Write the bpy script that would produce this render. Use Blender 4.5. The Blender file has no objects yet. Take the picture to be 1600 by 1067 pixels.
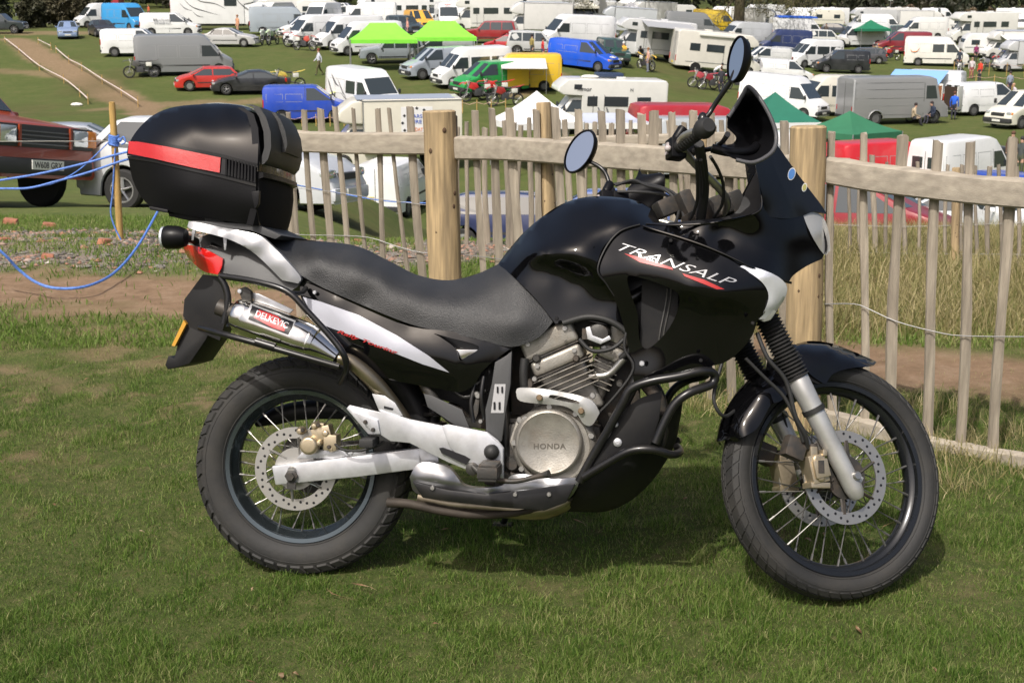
import bpy, bmesh, math, random
import numpy as np
from mathutils import Vector, Matrix
from mathutils.geometry import delaunay_2d_cdt
random.seed(7); rng = np.random.default_rng(7)
SC = bpy.context.scene; COL = SC.collection
R = math.radians

# ------------------------------------------------------------------ camera
FPX = 2000.0
PITCH = math.atan(503.5 / FPX)
CAM = np.array([0.0, 0.0, 1.6])
cd = bpy.data.cameras.new('camera'); cam = bpy.data.objects.new('camera', cd); COL.objects.link(cam)
cd.sensor_width = 22.2; cd.lens = 22.2 * FPX / 1600.0
cd.clip_start = 0.05; cd.clip_end = 6000
cam.location = CAM; cam.rotation_euler = (math.pi/2 - PITCH, 0, 0)
cd.dof.use_dof = True; cd.dof.focus_distance = 3.9; cd.dof.aperture_fstop = 9.0
SC.camera = cam
# ------------------------------------------------------------------ light
SUN_EL, SUN_AZ = R(53), math.atan2(-0.88, -0.48)     # direction towards the sun (world XY angle)
w = bpy.data.worlds.new('World'); SC.world = w; w.use_nodes = True
nt = w.node_tree; bg = nt.nodes['Background']
sky = nt.nodes.new('ShaderNodeTexSky'); sky.sky_type = 'NISHITA'; sky.sun_disc = False
sky.sun_elevation = SUN_EL; sky.sun_rotation = math.pi/2 - SUN_AZ
sky.air_density = 0.8; sky.dust_density = 7.0; sky.ozone_density = 1.0
nt.links.new(sky.outputs[0], bg.inputs[0]); bg.inputs[1].default_value = 0.14
sd = bpy.data.lights.new('sun', 'SUN'); sun = bpy.data.objects.new('sun', sd); COL.objects.link(sun)
sd.energy = 3.9; sd.angle = R(0.6); sd.color = (1.0, 0.955, 0.88)
to_sun = Vector((math.cos(SUN_EL)*math.cos(SUN_AZ), math.cos(SUN_EL)*math.sin(SUN_AZ), math.sin(SUN_EL)))
sun.rotation_euler = to_sun.to_track_quat('Z', 'Y').to_euler()
SC.view_settings.view_transform = 'Standard'; SC.view_settings.look = 'None'
SC.view_settings.exposure = -0.08; SC.view_settings.gamma = 1.0
SC.view_settings.use_curve_mapping = False
SC.render.engine = 'CYCLES'

# ------------------------------------------------------------------ geometry of the view (for placing things)
_F = np.array([0, math.cos(PITCH), -math.sin(PITCH)]); _U = np.array([0, math.sin(PITCH), math.cos(PITCH)]); _R = np.array([1.0, 0, 0])
def ray(px, py): return _F + _R*((px-800)/FPX) - _U*((py-533.5)/FPX)
def rotm(ax, a):
    ax = np.array(ax, float)/np.linalg.norm(ax); K = np.array([[0,-ax[2],ax[1]],[ax[2],0,-ax[0]],[-ax[1],ax[0],0]])
    return np.eye(3)+math.sin(a)*K+(1-math.cos(a))*K@K

# ------------------------------------------------------------------ materials
_mats = {}
def mat(name, col, rough=0.5, metal=0.0, coat=0.0, var=0.0, vscale=8.0, bump=0.0, bscale=60.0, spec=0.5, trans=0.0, dirt=None, dscale=3.0, damt=0.5, stretch=None, orand=0.0):
    """principled material with object-space colour variation, optional dirt and fine relief"""
    if name in _mats: return _mats[name]
    m = bpy.data.materials.new(name); m.use_nodes = True; nt = m.node_tree; b = nt.nodes['Principled BSDF']
    b.inputs['Base Color'].default_value = (*col, 1); b.inputs['Roughness'].default_value = rough
    b.inputs['Metallic'].default_value = metal; b.inputs['Coat Weight'].default_value = coat
    b.inputs['Coat Roughness'].default_value = 0.04
    b.inputs['Specular IOR Level'].default_value = spec; b.inputs['Transmission Weight'].default_value = trans
    need = var > 0 or bump > 0 or dirt is not None
    if need:
        tc = nt.nodes.new('ShaderNodeTexCoord'); out = tc.outputs['Object']
        if stretch:
            mp = nt.nodes.new('ShaderNodeMapping'); mp.inputs['Scale'].default_value = stretch
            nt.links.new(out, mp.inputs['Vector']); out = mp.outputs[0]
    last = None
    if var > 0:
        n = nt.nodes.new('ShaderNodeTexNoise'); n.inputs['Scale'].default_value = vscale; n.inputs['Detail'].default_value = 6
        nt.links.new(out, n.inputs['Vector'])
        r = nt.nodes.new('ShaderNodeValToRGB'); r.color_ramp.elements[0].position = 0.3; r.color_ramp.elements[1].position = 0.7
        r.color_ramp.elements[0].color = (*[c*(1-var) for c in col], 1); r.color_ramp.elements[1].color = (*[min(1, c*(1+var)) for c in col], 1)
        nt.links.new(n.outputs['Fac'], r.inputs[0]); last = r.outputs[0]
    if dirt is not None:
        n2 = nt.nodes.new('ShaderNodeTexNoise'); n2.inputs['Scale'].default_value = dscale; n2.inputs['Detail'].default_value = 8; n2.inputs['Roughness'].default_value = 0.65
        nt.links.new(out, n2.inputs['Vector'])
        r2 = nt.nodes.new('ShaderNodeMapRange'); r2.inputs['From Min'].default_value = 0.45; r2.inputs['From Max'].default_value = 0.75
        r2.inputs['To Max'].default_value = damt
        nt.links.new(n2.outputs['Fac'], r2.inputs['Value'])
        mx = nt.nodes.new('ShaderNodeMixRGB'); mx.inputs[2].default_value = (*dirt, 1)
        if last: nt.links.new(last, mx.inputs[1])
        else: mx.inputs[1].default_value = (*col, 1)
        nt.links.new(r2.outputs[0], mx.inputs[0]); last = mx.outputs[0]
        mr = nt.nodes.new('ShaderNodeMapRange'); mr.inputs['From Max'].default_value = 1; mr.inputs['To Min'].default_value = rough; mr.inputs['To Max'].default_value = min(1, rough+0.4)
        nt.links.new(r2.outputs[0], mr.inputs['Value']); nt.links.new(mr.outputs[0], b.inputs['Roughness'])
    if last and orand:
        oi = nt.nodes.new('ShaderNodeObjectInfo'); mrr = nt.nodes.new('ShaderNodeMapRange'); mrr.inputs['To Min'].default_value = 1-orand; mrr.inputs['To Max'].default_value = 1+orand; nt.links.new(oi.outputs['Random'], mrr.inputs['Value'])
        vm = nt.nodes.new('ShaderNodeVectorMath'); vm.operation = 'SCALE'; nt.links.new(last, vm.inputs[0]); nt.links.new(mrr.outputs[0], vm.inputs['Scale']); last = vm.outputs[0]
    if last: nt.links.new(last, b.inputs['Base Color'])
    if bump > 0:
        n3 = nt.nodes.new('ShaderNodeTexNoise'); n3.inputs['Scale'].default_value = bscale; n3.inputs['Detail'].default_value = 4
        nt.links.new(out, n3.inputs['Vector'])
        bp = nt.nodes.new('ShaderNodeBump'); bp.inputs['Strength'].default_value = bump; bp.inputs['Distance'].default_value = 0.002
        nt.links.new(n3.outputs['Fac'], bp.inputs['Height']); nt.links.new(bp.outputs[0], b.inputs['Normal'])
    _mats[name] = m; return m

# ------------------------------------------------------------------ mesh builder
class MB:
    def __init__(s, T=None): s.v = []; s.f = []; s.m = []; s.T = T
    def add(s, vs, fs, mi=0):
        o = len(s.v)
        if s.T is not None:
            A, b = s.T; vs = [tuple(b + A @ np.array(p, float)) for p in vs]
        s.v += [tuple(map(float, p)) for p in vs]; s.f += [tuple(i+o for i in f) for f in fs]; s.m += [mi]*len(fs); return s
    def box(s, c, sz, mi=0, rot=None, taper=1.0):
        x, y, z = [a/2 for a in sz]; P = []
        for k in (-1, 1):
            t = taper if k > 0 else 1
            for (i, j) in ((-1,-1),(1,-1),(1,1),(-1,1)): P.append((i*x*t, j*y*t, k*z))
        if rot is not None: P = [tuple(rot @ np.array(p)) for p in P]
        P = [(p[0]+c[0], p[1]+c[1], p[2]+c[2]) for p in P]
        return s.add(P, [(3,2,1,0),(4,5,6,7),(0,1,5,4),(1,2,6,5),(2,3,7,6),(3,0,4,7)], mi)
    def lathe(s, prof, o, ax, n=24, mi=0, cap=True, phase=0.0):
        """prof: (radius, height) pairs along axis ax from o"""
        o = np.array(o, float); ax = np.array(ax, float); ax /= np.linalg.norm(ax)
        u = np.cross(ax, [0,0,1.0]);
        if np.linalg.norm(u) < 1e-3: u = np.cross(ax, [1.0,0,0])
        u /= np.linalg.norm(u); v = np.cross(ax, u); vs = []; fs = []
        for (r, h) in prof:
            for k in range(n):
                a = 2*math.pi*k/n+phase; vs.append(o+ax*h+r*(math.cos(a)*u+math.sin(a)*v))
        for i in range(len(prof)-1):
            for k in range(n):
                a = i*n+k; b2 = i*n+(k+1) % n; fs.append((a, b2, b2+n, a+n))
        if cap:
            fs.append(tuple(reversed(range(n)))); fs.append(tuple(range((len(prof)-1)*n, len(prof)*n)))
        return s.add(vs, fs, mi)
    def cyl(s, p0, p1, r0, r1=None, n=14, mi=0):
        p0 = np.array(p0, float); p1 = np.array(p1, float); d = p1-p0; L = np.linalg.norm(d)
        return s.lathe([(r0, 0), (r0 if r1 is None else r1, L)], p0, d, n, mi)
    def ball(s, c, r, n=12, mi=0, sc=(1,1,1)):
        vs = []; fs = []; m = n//2
        for i in range(m+1):
            t = math.pi*i/m
            for k in range(n):
                a = 2*math.pi*k/n; vs.append((c[0]+r*sc[0]*math.sin(t)*math.cos(a), c[1]+r*sc[1]*math.sin(t)*math.sin(a), c[2]+r*sc[2]*math.cos(t)))
        for i in range(m):
            for k in range(n): fs.append((i*n+k, (i+1)*n+k, (i+1)*n+(k+1) % n, i*n+(k+1) % n))
        return s.add(vs, fs, mi)
    def tube(s, pts, r, n=8, mi=0, sub=4, closed=False, flat=None):
        P = cr(pts, sub, closed) if sub > 1 else np.array(pts, float)
        rr = np.interp(np.linspace(0, 1, len(P)), np.linspace(0, 1, len(r)), r) if isinstance(r, (list, tuple)) else np.full(len(P), r)
        N = len(P); T = np.gradient(P, axis=0) if not closed else np.roll(P, -1, 0)-np.roll(P, 1, 0)
        T /= np.linalg.norm(T, axis=1)[:, None]+1e-12
        u = np.cross(T[0], [0, 0, 1.0]);
        if np.linalg.norm(u) < 0.1: u = np.cross(T[0], [0, 1.0, 0])
        u /= np.linalg.norm(u); vs = []; fs = []
        for i in range(N):
            u = u-T[i]*(u@T[i]); u /= np.linalg.norm(u); v = np.cross(T[i], u)
            for k in range(n):
                a = 2*math.pi*k/n; vs.append(P[i]+rr[i]*(math.cos(a)*u+math.sin(a)*v*(flat or 1)))
        for i in range(N-1 if not closed else N):
            j = (i+1) % N
            for k in range(n): fs.append((i*n+k, i*n+(k+1) % n, j*n+(k+1) % n, j*n+k))
        if not closed: fs.append(tuple(reversed(range(n)))); fs.append(tuple(range((N-1)*n, N*n)))
        return s.add(vs, fs, mi)
    def prism(s, front, back, mi=0):
        n = len(front); vs = list(front)+list(back)
        fs = [tuple(range(n)), tuple(reversed(range(n, 2*n)))]+[(k, k+n, (k+1) % n+n, (k+1) % n) for k in range(n)]
        return s.add(vs, fs, mi)
    def build(s, name, mats, parent=None, smooth=40, bevel=0, seg=2, kind=None, label=None):
        me = bpy.data.meshes.new(name); me.from_pydata(s.v, [], s.f)
        mats = mats if isinstance(mats, (list, tuple)) else [mats]
        for m in mats: me.materials.append(m)
        if len(mats) > 1: me.polygons.foreach_set('material_index', s.m)
        bm = bmesh.new(); bm.from_mesh(me)
        bmesh.ops.remove_doubles(bm, verts=bm.verts, dist=1e-5)
        bmesh.ops.recalc_face_normals(bm, faces=bm.faces)
        if bevel > 0:
            es = [e for e in bm.edges if len(e.link_faces) == 2 and e.calc_face_angle(0) > R(35)]
            try: bmesh.ops.bevel(bm, geom=es, offset=bevel, segments=seg, affect='EDGES', profile=0.6, clamp_overlap=True)
            except Exception: pass
        bm.to_mesh(me); bm.free()
        if smooth:
            me.polygons.foreach_set('use_smooth', [True]*len(me.polygons)); me.set_sharp_from_angle(angle=R(smooth))
        o = bpy.data.objects.new(name, me); COL.objects.link(o)
        if parent is not None: o.parent = parent
        if kind: o['kind'] = kind
        if label: o['label'] = label
        return o

def cr(pts, sub=4, closed=False):
    P = np.array(pts, float); n = len(P)
    if n < 3 and not closed: return P
    out = []; rngi = range(n if closed else n-1)
    for i in rngi:
        if closed: p0, p1, p2, p3 = P[(i-1) % n], P[i], P[(i+1) % n], P[(i+2) % n]
        else: p0, p1, p2, p3 = P[max(i-1, 0)], P[i], P[i+1], P[min(i+2, n-1)]
        for k in range(sub):
            t = k/sub; out.append(0.5*((2*p1)+(-p0+p2)*t+(2*p0-5*p1+4*p2-p3)*t*t+(-p0+3*p1-3*p2+p3)*t**3))
    if not closed: out.append(P[-1])
    return np.array(out)

def empty(name, loc=(0,0,0), rz=0, label=None, cat=None, group=None, M=None, kind=None):
    o = bpy.data.objects.new(name, None); COL.objects.link(o); o.empty_display_size = 0.2
    if M is not None: o.matrix_world = M
    else: o.location = loc; o.rotation_euler = (0, 0, rz)
    tag(o, label, cat, group, kind); return o
def tag(o, label=None, cat=None, group=None, kind=None):
    if label: o['label'] = label
    if cat: o['category'] = cat
    if group: o['group'] = group
    if kind: o['kind'] = kind
    return o
_tcache = {}
def text_geo(s, size=1.0, bold=0.0, shear=0.0, spacing=1.0, depth=0.0):
    """flat text as verts/faces, centred, cap height about 0.7*size"""
    key = (s, size, bold, shear, spacing, depth)
    if key in _tcache: return _tcache[key]
    c = bpy.data.curves.new('t', 'FONT'); c.body = s; c.size = size; c.offset = bold; c.shear = shear; c.space_character = spacing
    c.align_x = 'CENTER'; c.align_y = 'CENTER'; c.extrude = depth; c.resolution_u = 3
    o = bpy.data.objects.new('t', c); COL.objects.link(o)
    dg = bpy.context.evaluated_depsgraph_get(); me = o.evaluated_get(dg).to_mesh()
    vs = [tuple(v.co) for v in me.vertices]; fs = [tuple(p.vertices) for p in me.polygons]
    o.evaluated_get(dg).to_mesh_clear(); bpy.data.objects.remove(o); bpy.data.curves.remove(c)
    _tcache[key] = (vs, fs); return vs, fs

def copy_tree(o, parent=None):
    c = o.copy(); COL.objects.link(c)
    if parent is not None: c.parent = parent; c.matrix_parent_inverse = o.matrix_parent_inverse.copy()
    for ch in KIDS.get(o.name, []): copy_tree(ch, c)
    return c
KIDS = {}
def index_kids():
    KIDS.clear()
    for o in bpy.data.objects:
        if o.parent: KIDS.setdefault(o.parent.name, []).append(o)
# ================================================================== MOTORCYCLE
BA = np.array([-0.62854, 3.54936, 0.0]); BYAW = R(-6.52); LEAN = R(12)
def _frame(yaw, lean):
    cy, sy = math.cos(yaw), math.sin(yaw); cl, sl = math.cos(lean), math.sin(lean)
    e1 = np.array([cy, sy, 0]); l0 = np.array([-sy, cy, 0.])
    return np.array([e1, l0*cl-np.array([0, 0, sl]), l0*sl+np.array([0, 0, cl])]).T
BM = _frame(BYAW, LEAN)
M4 = Matrix(np.vstack([np.hstack([BM, BA[:, None]]), [0, 0, 0, 1]]).tolist())
BC = BM.T @ (CAM-BA)
def P(px, py, y):
    r = BM.T @ ray(px, py); return BC + (y-BC[1])/r[1]*r
RAKE = R(28); STEER = R(27)
RF = rotm([-math.sin(RAKE), 0, math.cos(RAKE)], STEER)
WC = P(1300, 748, 0.012)
FT = (RF, WC)                                  # steered front assembly -> bike coordinates
FC = RF.T @ (BC-WC)
def FP(px, py, y):                             # coordinates in the steered front frame
    r = RF.T @ (BM.T @ ray(px, py)); return FC + (y-FC[1])/r[1]*r
bike = empty('motorcycle', M=M4, label='large black adventure motorcycle with silver trim and black top box parked on the grass', cat='motorcycle')

gloss = mat('gloss_black_paint', (0.0025, 0.0025, 0.003), 0.07, 0, 0.0, spec=0.5)
boxpl = mat('satin_black_plastic', (0.005, 0.005, 0.006), 0.38, 0, 0.0, spec=0.22, bump=0.1, bscale=300)
matte = mat('matt_black_plastic', (0.008, 0.008, 0.009), 0.5, spec=.3, dirt=(0.05, 0.043, 0.032), dscale=9, damt=0.2)
greypl = mat('grey_tail_plastic', (0.055, 0.056, 0.058), 0.5, bump=0.2, bscale=400)
vinyl = mat('seat_vinyl', (0.019, 0.020, 0.022), 0.44, bump=0.9, bscale=350, dirt=(0.09, 0.085, 0.08), dscale=3, damt=0.3)
blksteel = mat('black_powder_coat', (0.008, 0.008, 0.009), 0.3, 0, 0.1, dirt=(0.06, 0.052, 0.04), dscale=12, damt=0.2)
silver = mat('silver_paint', (0.40, 0.405, 0.42), 0.34, 0.5, 0.4)
stripe_m = mat('stripe_silver_white', (0.44, 0.45, 0.51), 0.3, 0.1, 0.6)
alu = mat('brushed_aluminium', (0.60, 0.61, 0.64), 0.38, 0.7, var=0.12, vscale=30, dirt=(0.3, 0.27, 0.22), dscale=20, damt=0.35)
cast = mat('cast_engine_metal', (0.31, 0.295, 0.265), 0.42, 0.6, var=0.2, vscale=25, dirt=(0.16, 0.12, 0.08), dscale=14, damt=0.6, bump=0.3, bscale=200)
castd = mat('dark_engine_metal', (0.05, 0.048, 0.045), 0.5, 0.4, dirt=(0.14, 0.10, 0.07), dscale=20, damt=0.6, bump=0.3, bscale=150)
chrome = mat('polished_steel', (0.78, 0.77, 0.74), 0.12, 1.0, dirt=(0.35, 0.3, 0.2), dscale=10, damt=0.25)
spokem = mat('spoke_steel', (0.22, 0.215, 0.205), 0.45, 0.8)
steel = mat('dull_steel', (0.45, 0.44, 0.42), 0.35, 0.9)
forkm = mat('fork_lower_silver', (0.55, 0.55, 0.54), 0.35, 0.6, var=0.15, vscale=12, dirt=(0.3, 0.27, 0.22), dscale=18, damt=0.3)
pipem = mat('weathered_exhaust', (0.34, 0.29, 0.21), 0.32, 0.9, var=0.25, vscale=14)
rusty = mat('rusty_steel', (0.045, 0.036, 0.028), 0.7, 0.3, var=0.3, vscale=20)
goldm = mat('gold_caliper', (0.56, 0.47, 0.33), 0.35, 0.8, dirt=(0.15, 0.12, 0.08), dscale=30, damt=0.4)
discm = mat('brake_disc_steel', (0.46, 0.45, 0.43), 0.4, 0.85, dirt=(0.25, 0.2, 0.15), dscale=15, damt=0.3)
rubber = mat('tyre_rubber', (0.018, 0.018, 0.018), 0.7, dirt=(0.085, 0.076, 0.062), dscale=7, damt=0.3, bump=0.4, bscale=80)
rubb2 = mat('black_rubber', (0.018, 0.018, 0.018), 0.6)
rimm = mat('black_anodised_rim', (0.02, 0.022, 0.025), 0.22, 0.5, 0.3)
redlens = mat('red_lens', (0.55, 0.012, 0.01), 0.12, 0, 1.0)
redrefl = mat('red_reflector', (0.48, 0.014, 0.014), 0.3, 0, 0.6, bump=0.6, bscale=500)
clearl = mat('clear_lens_over_reflector', (0.72, 0.74, 0.80), 0.18, 0.35, 1.0)
amberp = mat('amber_plate', (0.55, 0.28, 0.03), 0.4)
mirr = mat('mirror_glass', (0.95, 0.96, 0.98), 0.02, 1.0)
screen_m = mat('dark_windscreen', (0.004, 0.0045, 0.006), 0.12, 0, 0.2, dirt=(0.07, 0.07, 0.075), dscale=6, damt=0.12)
textw = mat('white_decal', (0.55, 0.55, 0.56), 0.3, 0.5); textr = mat('red_decal', (0.42, 0.025, 0.025), 0.35)
blackf = mat('black_decal', (0.01, 0.01, 0.012), 0.3)

# ---- thin-plate spline for the lateral coordinate over the picture outline
class TPS:
    def __init__(s, pts):
        q = {}
        for p in pts: q[(round(p[0], 1), round(p[1], 1))] = p[2]
        X = np.array(list(q.keys()), float)/100; Y = np.array(list(q.values()), float); n = len(X)
        K = s.phi(X, X)+np.eye(n)*1e-4; Q = np.hstack([np.ones((n, 1)), X])
        A = np.vstack([np.hstack([K, Q]), np.hstack([Q.T, np.zeros((3, 3))])])
        s.X = X; s.w = np.linalg.lstsq(A, np.concatenate([Y, np.zeros(3)]), rcond=None)[0]
    def phi(s, a, b):
        d = np.linalg.norm(a[:, None]-b[None], axis=2); return d*d*np.log(d+1e-9)
    def __call__(s, px, py):
        a = np.array([[px, py]], float)/100; return float((s.phi(a, s.X) @ s.w[:-3])[0]+s.w[-3]+s.w[-2]*a[0, 0]+s.w[-1]*a[0, 1])

def inside(p, poly):
    c = False; n = len(poly); j = n-1
    for i in range(n):
        xi, yi = poly[i][0], poly[i][1]; xj, yj = poly[j][0], poly[j][1]
        if (yi > p[1]) != (yj > p[1]) and p[0] < (xj-xi)*(p[1]-yi)/(yj-yi)+xi: c = not c
        j = i
    return c
def smooth_outline(pts, sub):
    """Catmull-Rom closed outline; a point with a 4th value 1 is kept as a sharp corner"""
    if sub <= 1: return [tuple(p[:3]) for p in pts]
    n = len(pts); sharp = [len(p) > 3 for p in pts]; Q = [np.array(p[:3], float) for p in pts]
    out = []
    for i in range(n):
        p1, p2 = Q[i], Q[(i+1) % n]
        p0 = Q[i-1] if not sharp[i] else 2*p1-p2
        p3 = Q[(i+2) % n] if not sharp[(i+1) % n] else 2*p2-p1
        for k in range(sub):
            t = k/sub; out.append(tuple(0.5*((2*p1)+(-p0+p2)*t+(2*p0-5*p1+4*p2-p3)*t*t+(-p0+3*p1-3*p2+p3)*t**3)))
    return out
def skin(name, outline, ctrl, mats, parent=None, holes=(), thick=0.004, mirror=False, bridge=False, crown=0.0, sub=4, grid=9, PF=None, T=None, smooth=45, yfun=None):
    """a moulded panel: outline traced at its own lateral distance, relief from control points.
    bridge: the panel and its mirror image are joined across the machine (a closed body)."""
    PF = PF or P
    outl = smooth_outline(outline, sub); tps = yfun or TPS([tuple(p[:3]) for p in outline]+list(ctrl))
    hol = [smooth_outline([(h[0], h[1], tps(h[0], h[1])) for h in hh], sub) for hh in holes]
    pts = [p[:2] for p in outl]; edges = [(i, (i+1) % len(outl)) for i in range(len(outl))]
    for h in hol:
        o = len(pts); pts += [p[:2] for p in h]; edges += [(o+i, o+(i+1) % len(h)) for i in range(len(h))]
    bnd = np.array(pts)
    x0, y0 = bnd.min(0); x1, y1 = bnd.max(0)
    gx = np.arange(x0, x1, grid); gy = np.arange(y0, y1, grid*0.87)
    for j, yy in enumerate(gy):
        for xx in gx:
            p = (xx+(grid/2 if j % 2 else 0), yy)
            if inside(p, outl) and not any(inside(p, h) for h in hol) and np.min(np.hypot(bnd[:, 0]-p[0], bnd[:, 1]-p[1])) > grid*0.45: pts.append(p)
    V, E_, Fs, *_ = delaunay_2d_cdt([Vector(p) for p in pts], edges, [], 0, 1e-4)
    V = [tuple(v) for v in V]; fs = []
    for f in Fs:
        c = (sum(V[i][0] for i in f)/len(f), sum(V[i][1] for i in f)/len(f))
        if inside(c, outl) and not any(inside(c, h) for h in hol): fs.append(tuple(f))
    used = sorted({i for f in fs for i in f}); mp = {o: n for n, o in enumerate(used)}
    fs = [tuple(mp[i] for i in f) for f in fs]; V = [V[i] for i in used]
    yy = [tps(*v) for v in V]; near = [PF(v[0], v[1], y) for v, y in zip(V, yy)]
    ec = {}
    for f in fs:
        for a, b in zip(f, f[1:]+f[:1]): ec[(a, b)] = ec.get((a, b), 0)+1
    bed = [(a, b) for (a, b) in ec if (b, a) not in ec]
    mb = MB(T); n = len(near)
    if bridge:
        far = [np.array([p[0], -p[1], p[2]]) for p in near]
        mb.v = []; cen = np.mean(near, axis=0)
        vs = near+far; ff = list(fs)+[tuple(i+n for i in reversed(f)) for f in fs]
        if crown:
            ids = sorted({a for e in bed for a in e}); k0 = len(vs); mm = {}
            for q in ids:
                d = np.array([near[q][0]-cen[0], 0, near[q][2]-cen[2]]); d /= np.linalg.norm(d)+1e-9
                up = max(0, d[2]) if crown > 0 else 1
                mm[q] = len(vs); vs.append(np.array([near[q][0], 0, near[q][2]])+d*abs(crown)*up)
            for a, b in bed:
                for h_, s_ in ((0, 1),):
                    ff += [(b, a, mm[a], mm[b]), (mm[b], mm[a], a+n, b+n)]
        else: ff += [(b, a, a+n, b+n) for a, b in bed]
        mb.add(vs, ff)
    else:
        back = [np.array([p[0], p[1]+thick, p[2]]) for p in near]
        fc = list(fs)+[tuple(i+n for i in reversed(f)) for f in fs]+[(b, a, a+n, b+n) for a, b in bed]
        mb.add(near+back, fc)
        if mirror:
            m2 = MB(T); m2.add([np.array([p[0], -p[1], p[2]]) for p in near+back], [tuple(reversed(f)) for f in fc]); m2.build(name, mats, parent, smooth=smooth)
    o = mb.build(name, mats, parent, smooth=smooth); o['_'] = 0; del o['_']
    return o, tps
def decal(name, s, a, b, h, tps, m, parent, off=0.003, bold=0.0, shear=0.0, PF=None, flipskew=0.0, T=None, spacing=1.0):
    """flat lettering laid on a panel, baseline centre line from pixel a to pixel b, letter height h px"""
    PF = PF or P; vs, fs = text_geo(s, 1.0, bold, shear, spacing)
    xs = [v[0] for v in vs]; ys = [v[1] for v in vs]; x0, x1 = min(xs), max(xs); y0, y1 = min(ys), max(ys)
    a = np.array(a, float); b = np.array(b, float); d = b-a; nrm = np.array([d[1], -d[0]])/np.linalg.norm(d)
    mb = MB(T); out = []
    for v in vs:
        t = (v[0]-x0)/(x1-x0); q = a+d*t+nrm*h*((v[1]-y0)/(y1-y0)-0.5)
        yv = tps(q[0], q[1]) if callable(tps) else tps
        out.append(PF(q[0], q[1], yv-off))
    mb.add(out, fs); return mb.build(name, m, parent, smooth=0)
def quadstrip(name, poly, tps, m, parent, off=0.003, grid=8, PF=None, T=None):
    """a thin painted band on a panel"""
    yf = lambda x, y: tps(x, y)-off
    dp = []
    for i in range(len(poly)):
        a, b = np.array(poly[i], float), np.array(poly[(i+1) % len(poly)], float); k = max(1, int(np.linalg.norm(b-a)/grid))
        dp += [tuple(a+(b-a)*q/k) for q in range(k)]
    o, _ = skin(name, [(p[0], p[1], 0, 1) for p in dp], [], m, parent, thick=0.0008, sub=1, grid=grid, PF=PF, T=T, yfun=yf)
    return o
def plate(name, px, yf, yb, m, parent, bevel=0.002, PF=None, T=None, mirror=False, sub=1, seg=2):
    """a flat plate traced at lateral yf, going back to yb"""
    PF = PF or P
    if sub > 1: px = [(p[0], p[1]) for p in smooth_outline([(q[0], q[1], 0)+tuple(q[2:]) for q in px], sub)]
    f = [PF(p[0], p[1], yf) for p in px]; bk = [np.array([p[0], yb, p[2]]) for p in f]
    mb = MB(T); mb.prism(f, bk)
    if mirror:
        m2 = MB(T); m2.prism([np.array([p[0], -p[1], p[2]]) for p in bk], [np.array([p[0], -p[1], p[2]]) for p in f]); m2.build(name, m, parent, bevel=bevel, smooth=35, seg=seg)
    return mb.build(name, m, parent, bevel=bevel, smooth=35, seg=seg)
def ptube(name, pts, r, m, parent, n=10, sub=5, PF=None, T=None, mirror=False):
    PF = PF or P; q = [PF(*p) for p in pts]; mb = MB(T); mb.tube(q, r, n, sub=sub)
    if mirror:
        m2 = MB(T); m2.tube([np.array([p[0], -p[1], p[2]]) for p in q], r, n, sub=sub); m2.build(name, m, parent)
    return mb.build(name, m, parent)
def bolt(name, px, py, y, r, m, parent, h=0.006, PF=None, T=None):
    PF = PF or P; c = PF(px, py, y); mb = MB(T)
    mb.lathe([(r, 0), (r, -h*0.6), (r*0.75, -h)], c, (0, 1, 0), 12); mb.lathe([(r*0.45, -h*0.99), (r*0.45, -h*1.15)], c, (0, 1, 0), 6)
    return mb.build(name, m, parent)

# ------------------------------------------------------------------ wheels
def torus_mesh(mb, R0, w, h, n=72, prof=None):
    """tyre carcass: cross-section half width w, section height h, outer radius R0 (axis = y)"""
    pr = prof; vs = []; fs = []; k = len(pr)
    for i in range(n):
        a = 2*math.pi*i/n
        for (yy, rr) in pr: vs.append((rr*math.cos(a), yy, rr*math.sin(a)))
    for i in range(n):
        j = (i+1) % n
        for q in range(k): fs.append((i*k+q, i*k+(q+1) % k, j*k+(q+1) % k, j*k+q))
    mb.add(vs, fs)
def tyre_prof(Ro, Ri, w):
    h = Ro-Ri
    return [(-w*0.62, Ri), (-w*0.93, Ri+h*0.28), (-w, Ri+h*0.5), (-w*0.94, Ri+h*0.70), (-w*0.74, Ri+h*0.87), (-w*0.4, Ri+h*0.965), (0, Ro), (w*0.4, Ri+h*0.965), (w*0.74, Ri+h*0.87), (w*0.94, Ri+h*0.70), (w, Ri+h*0.5), (w*0.93, Ri+h*0.28), (w*0.62, Ri), (0, Ri-0.004)]
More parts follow.
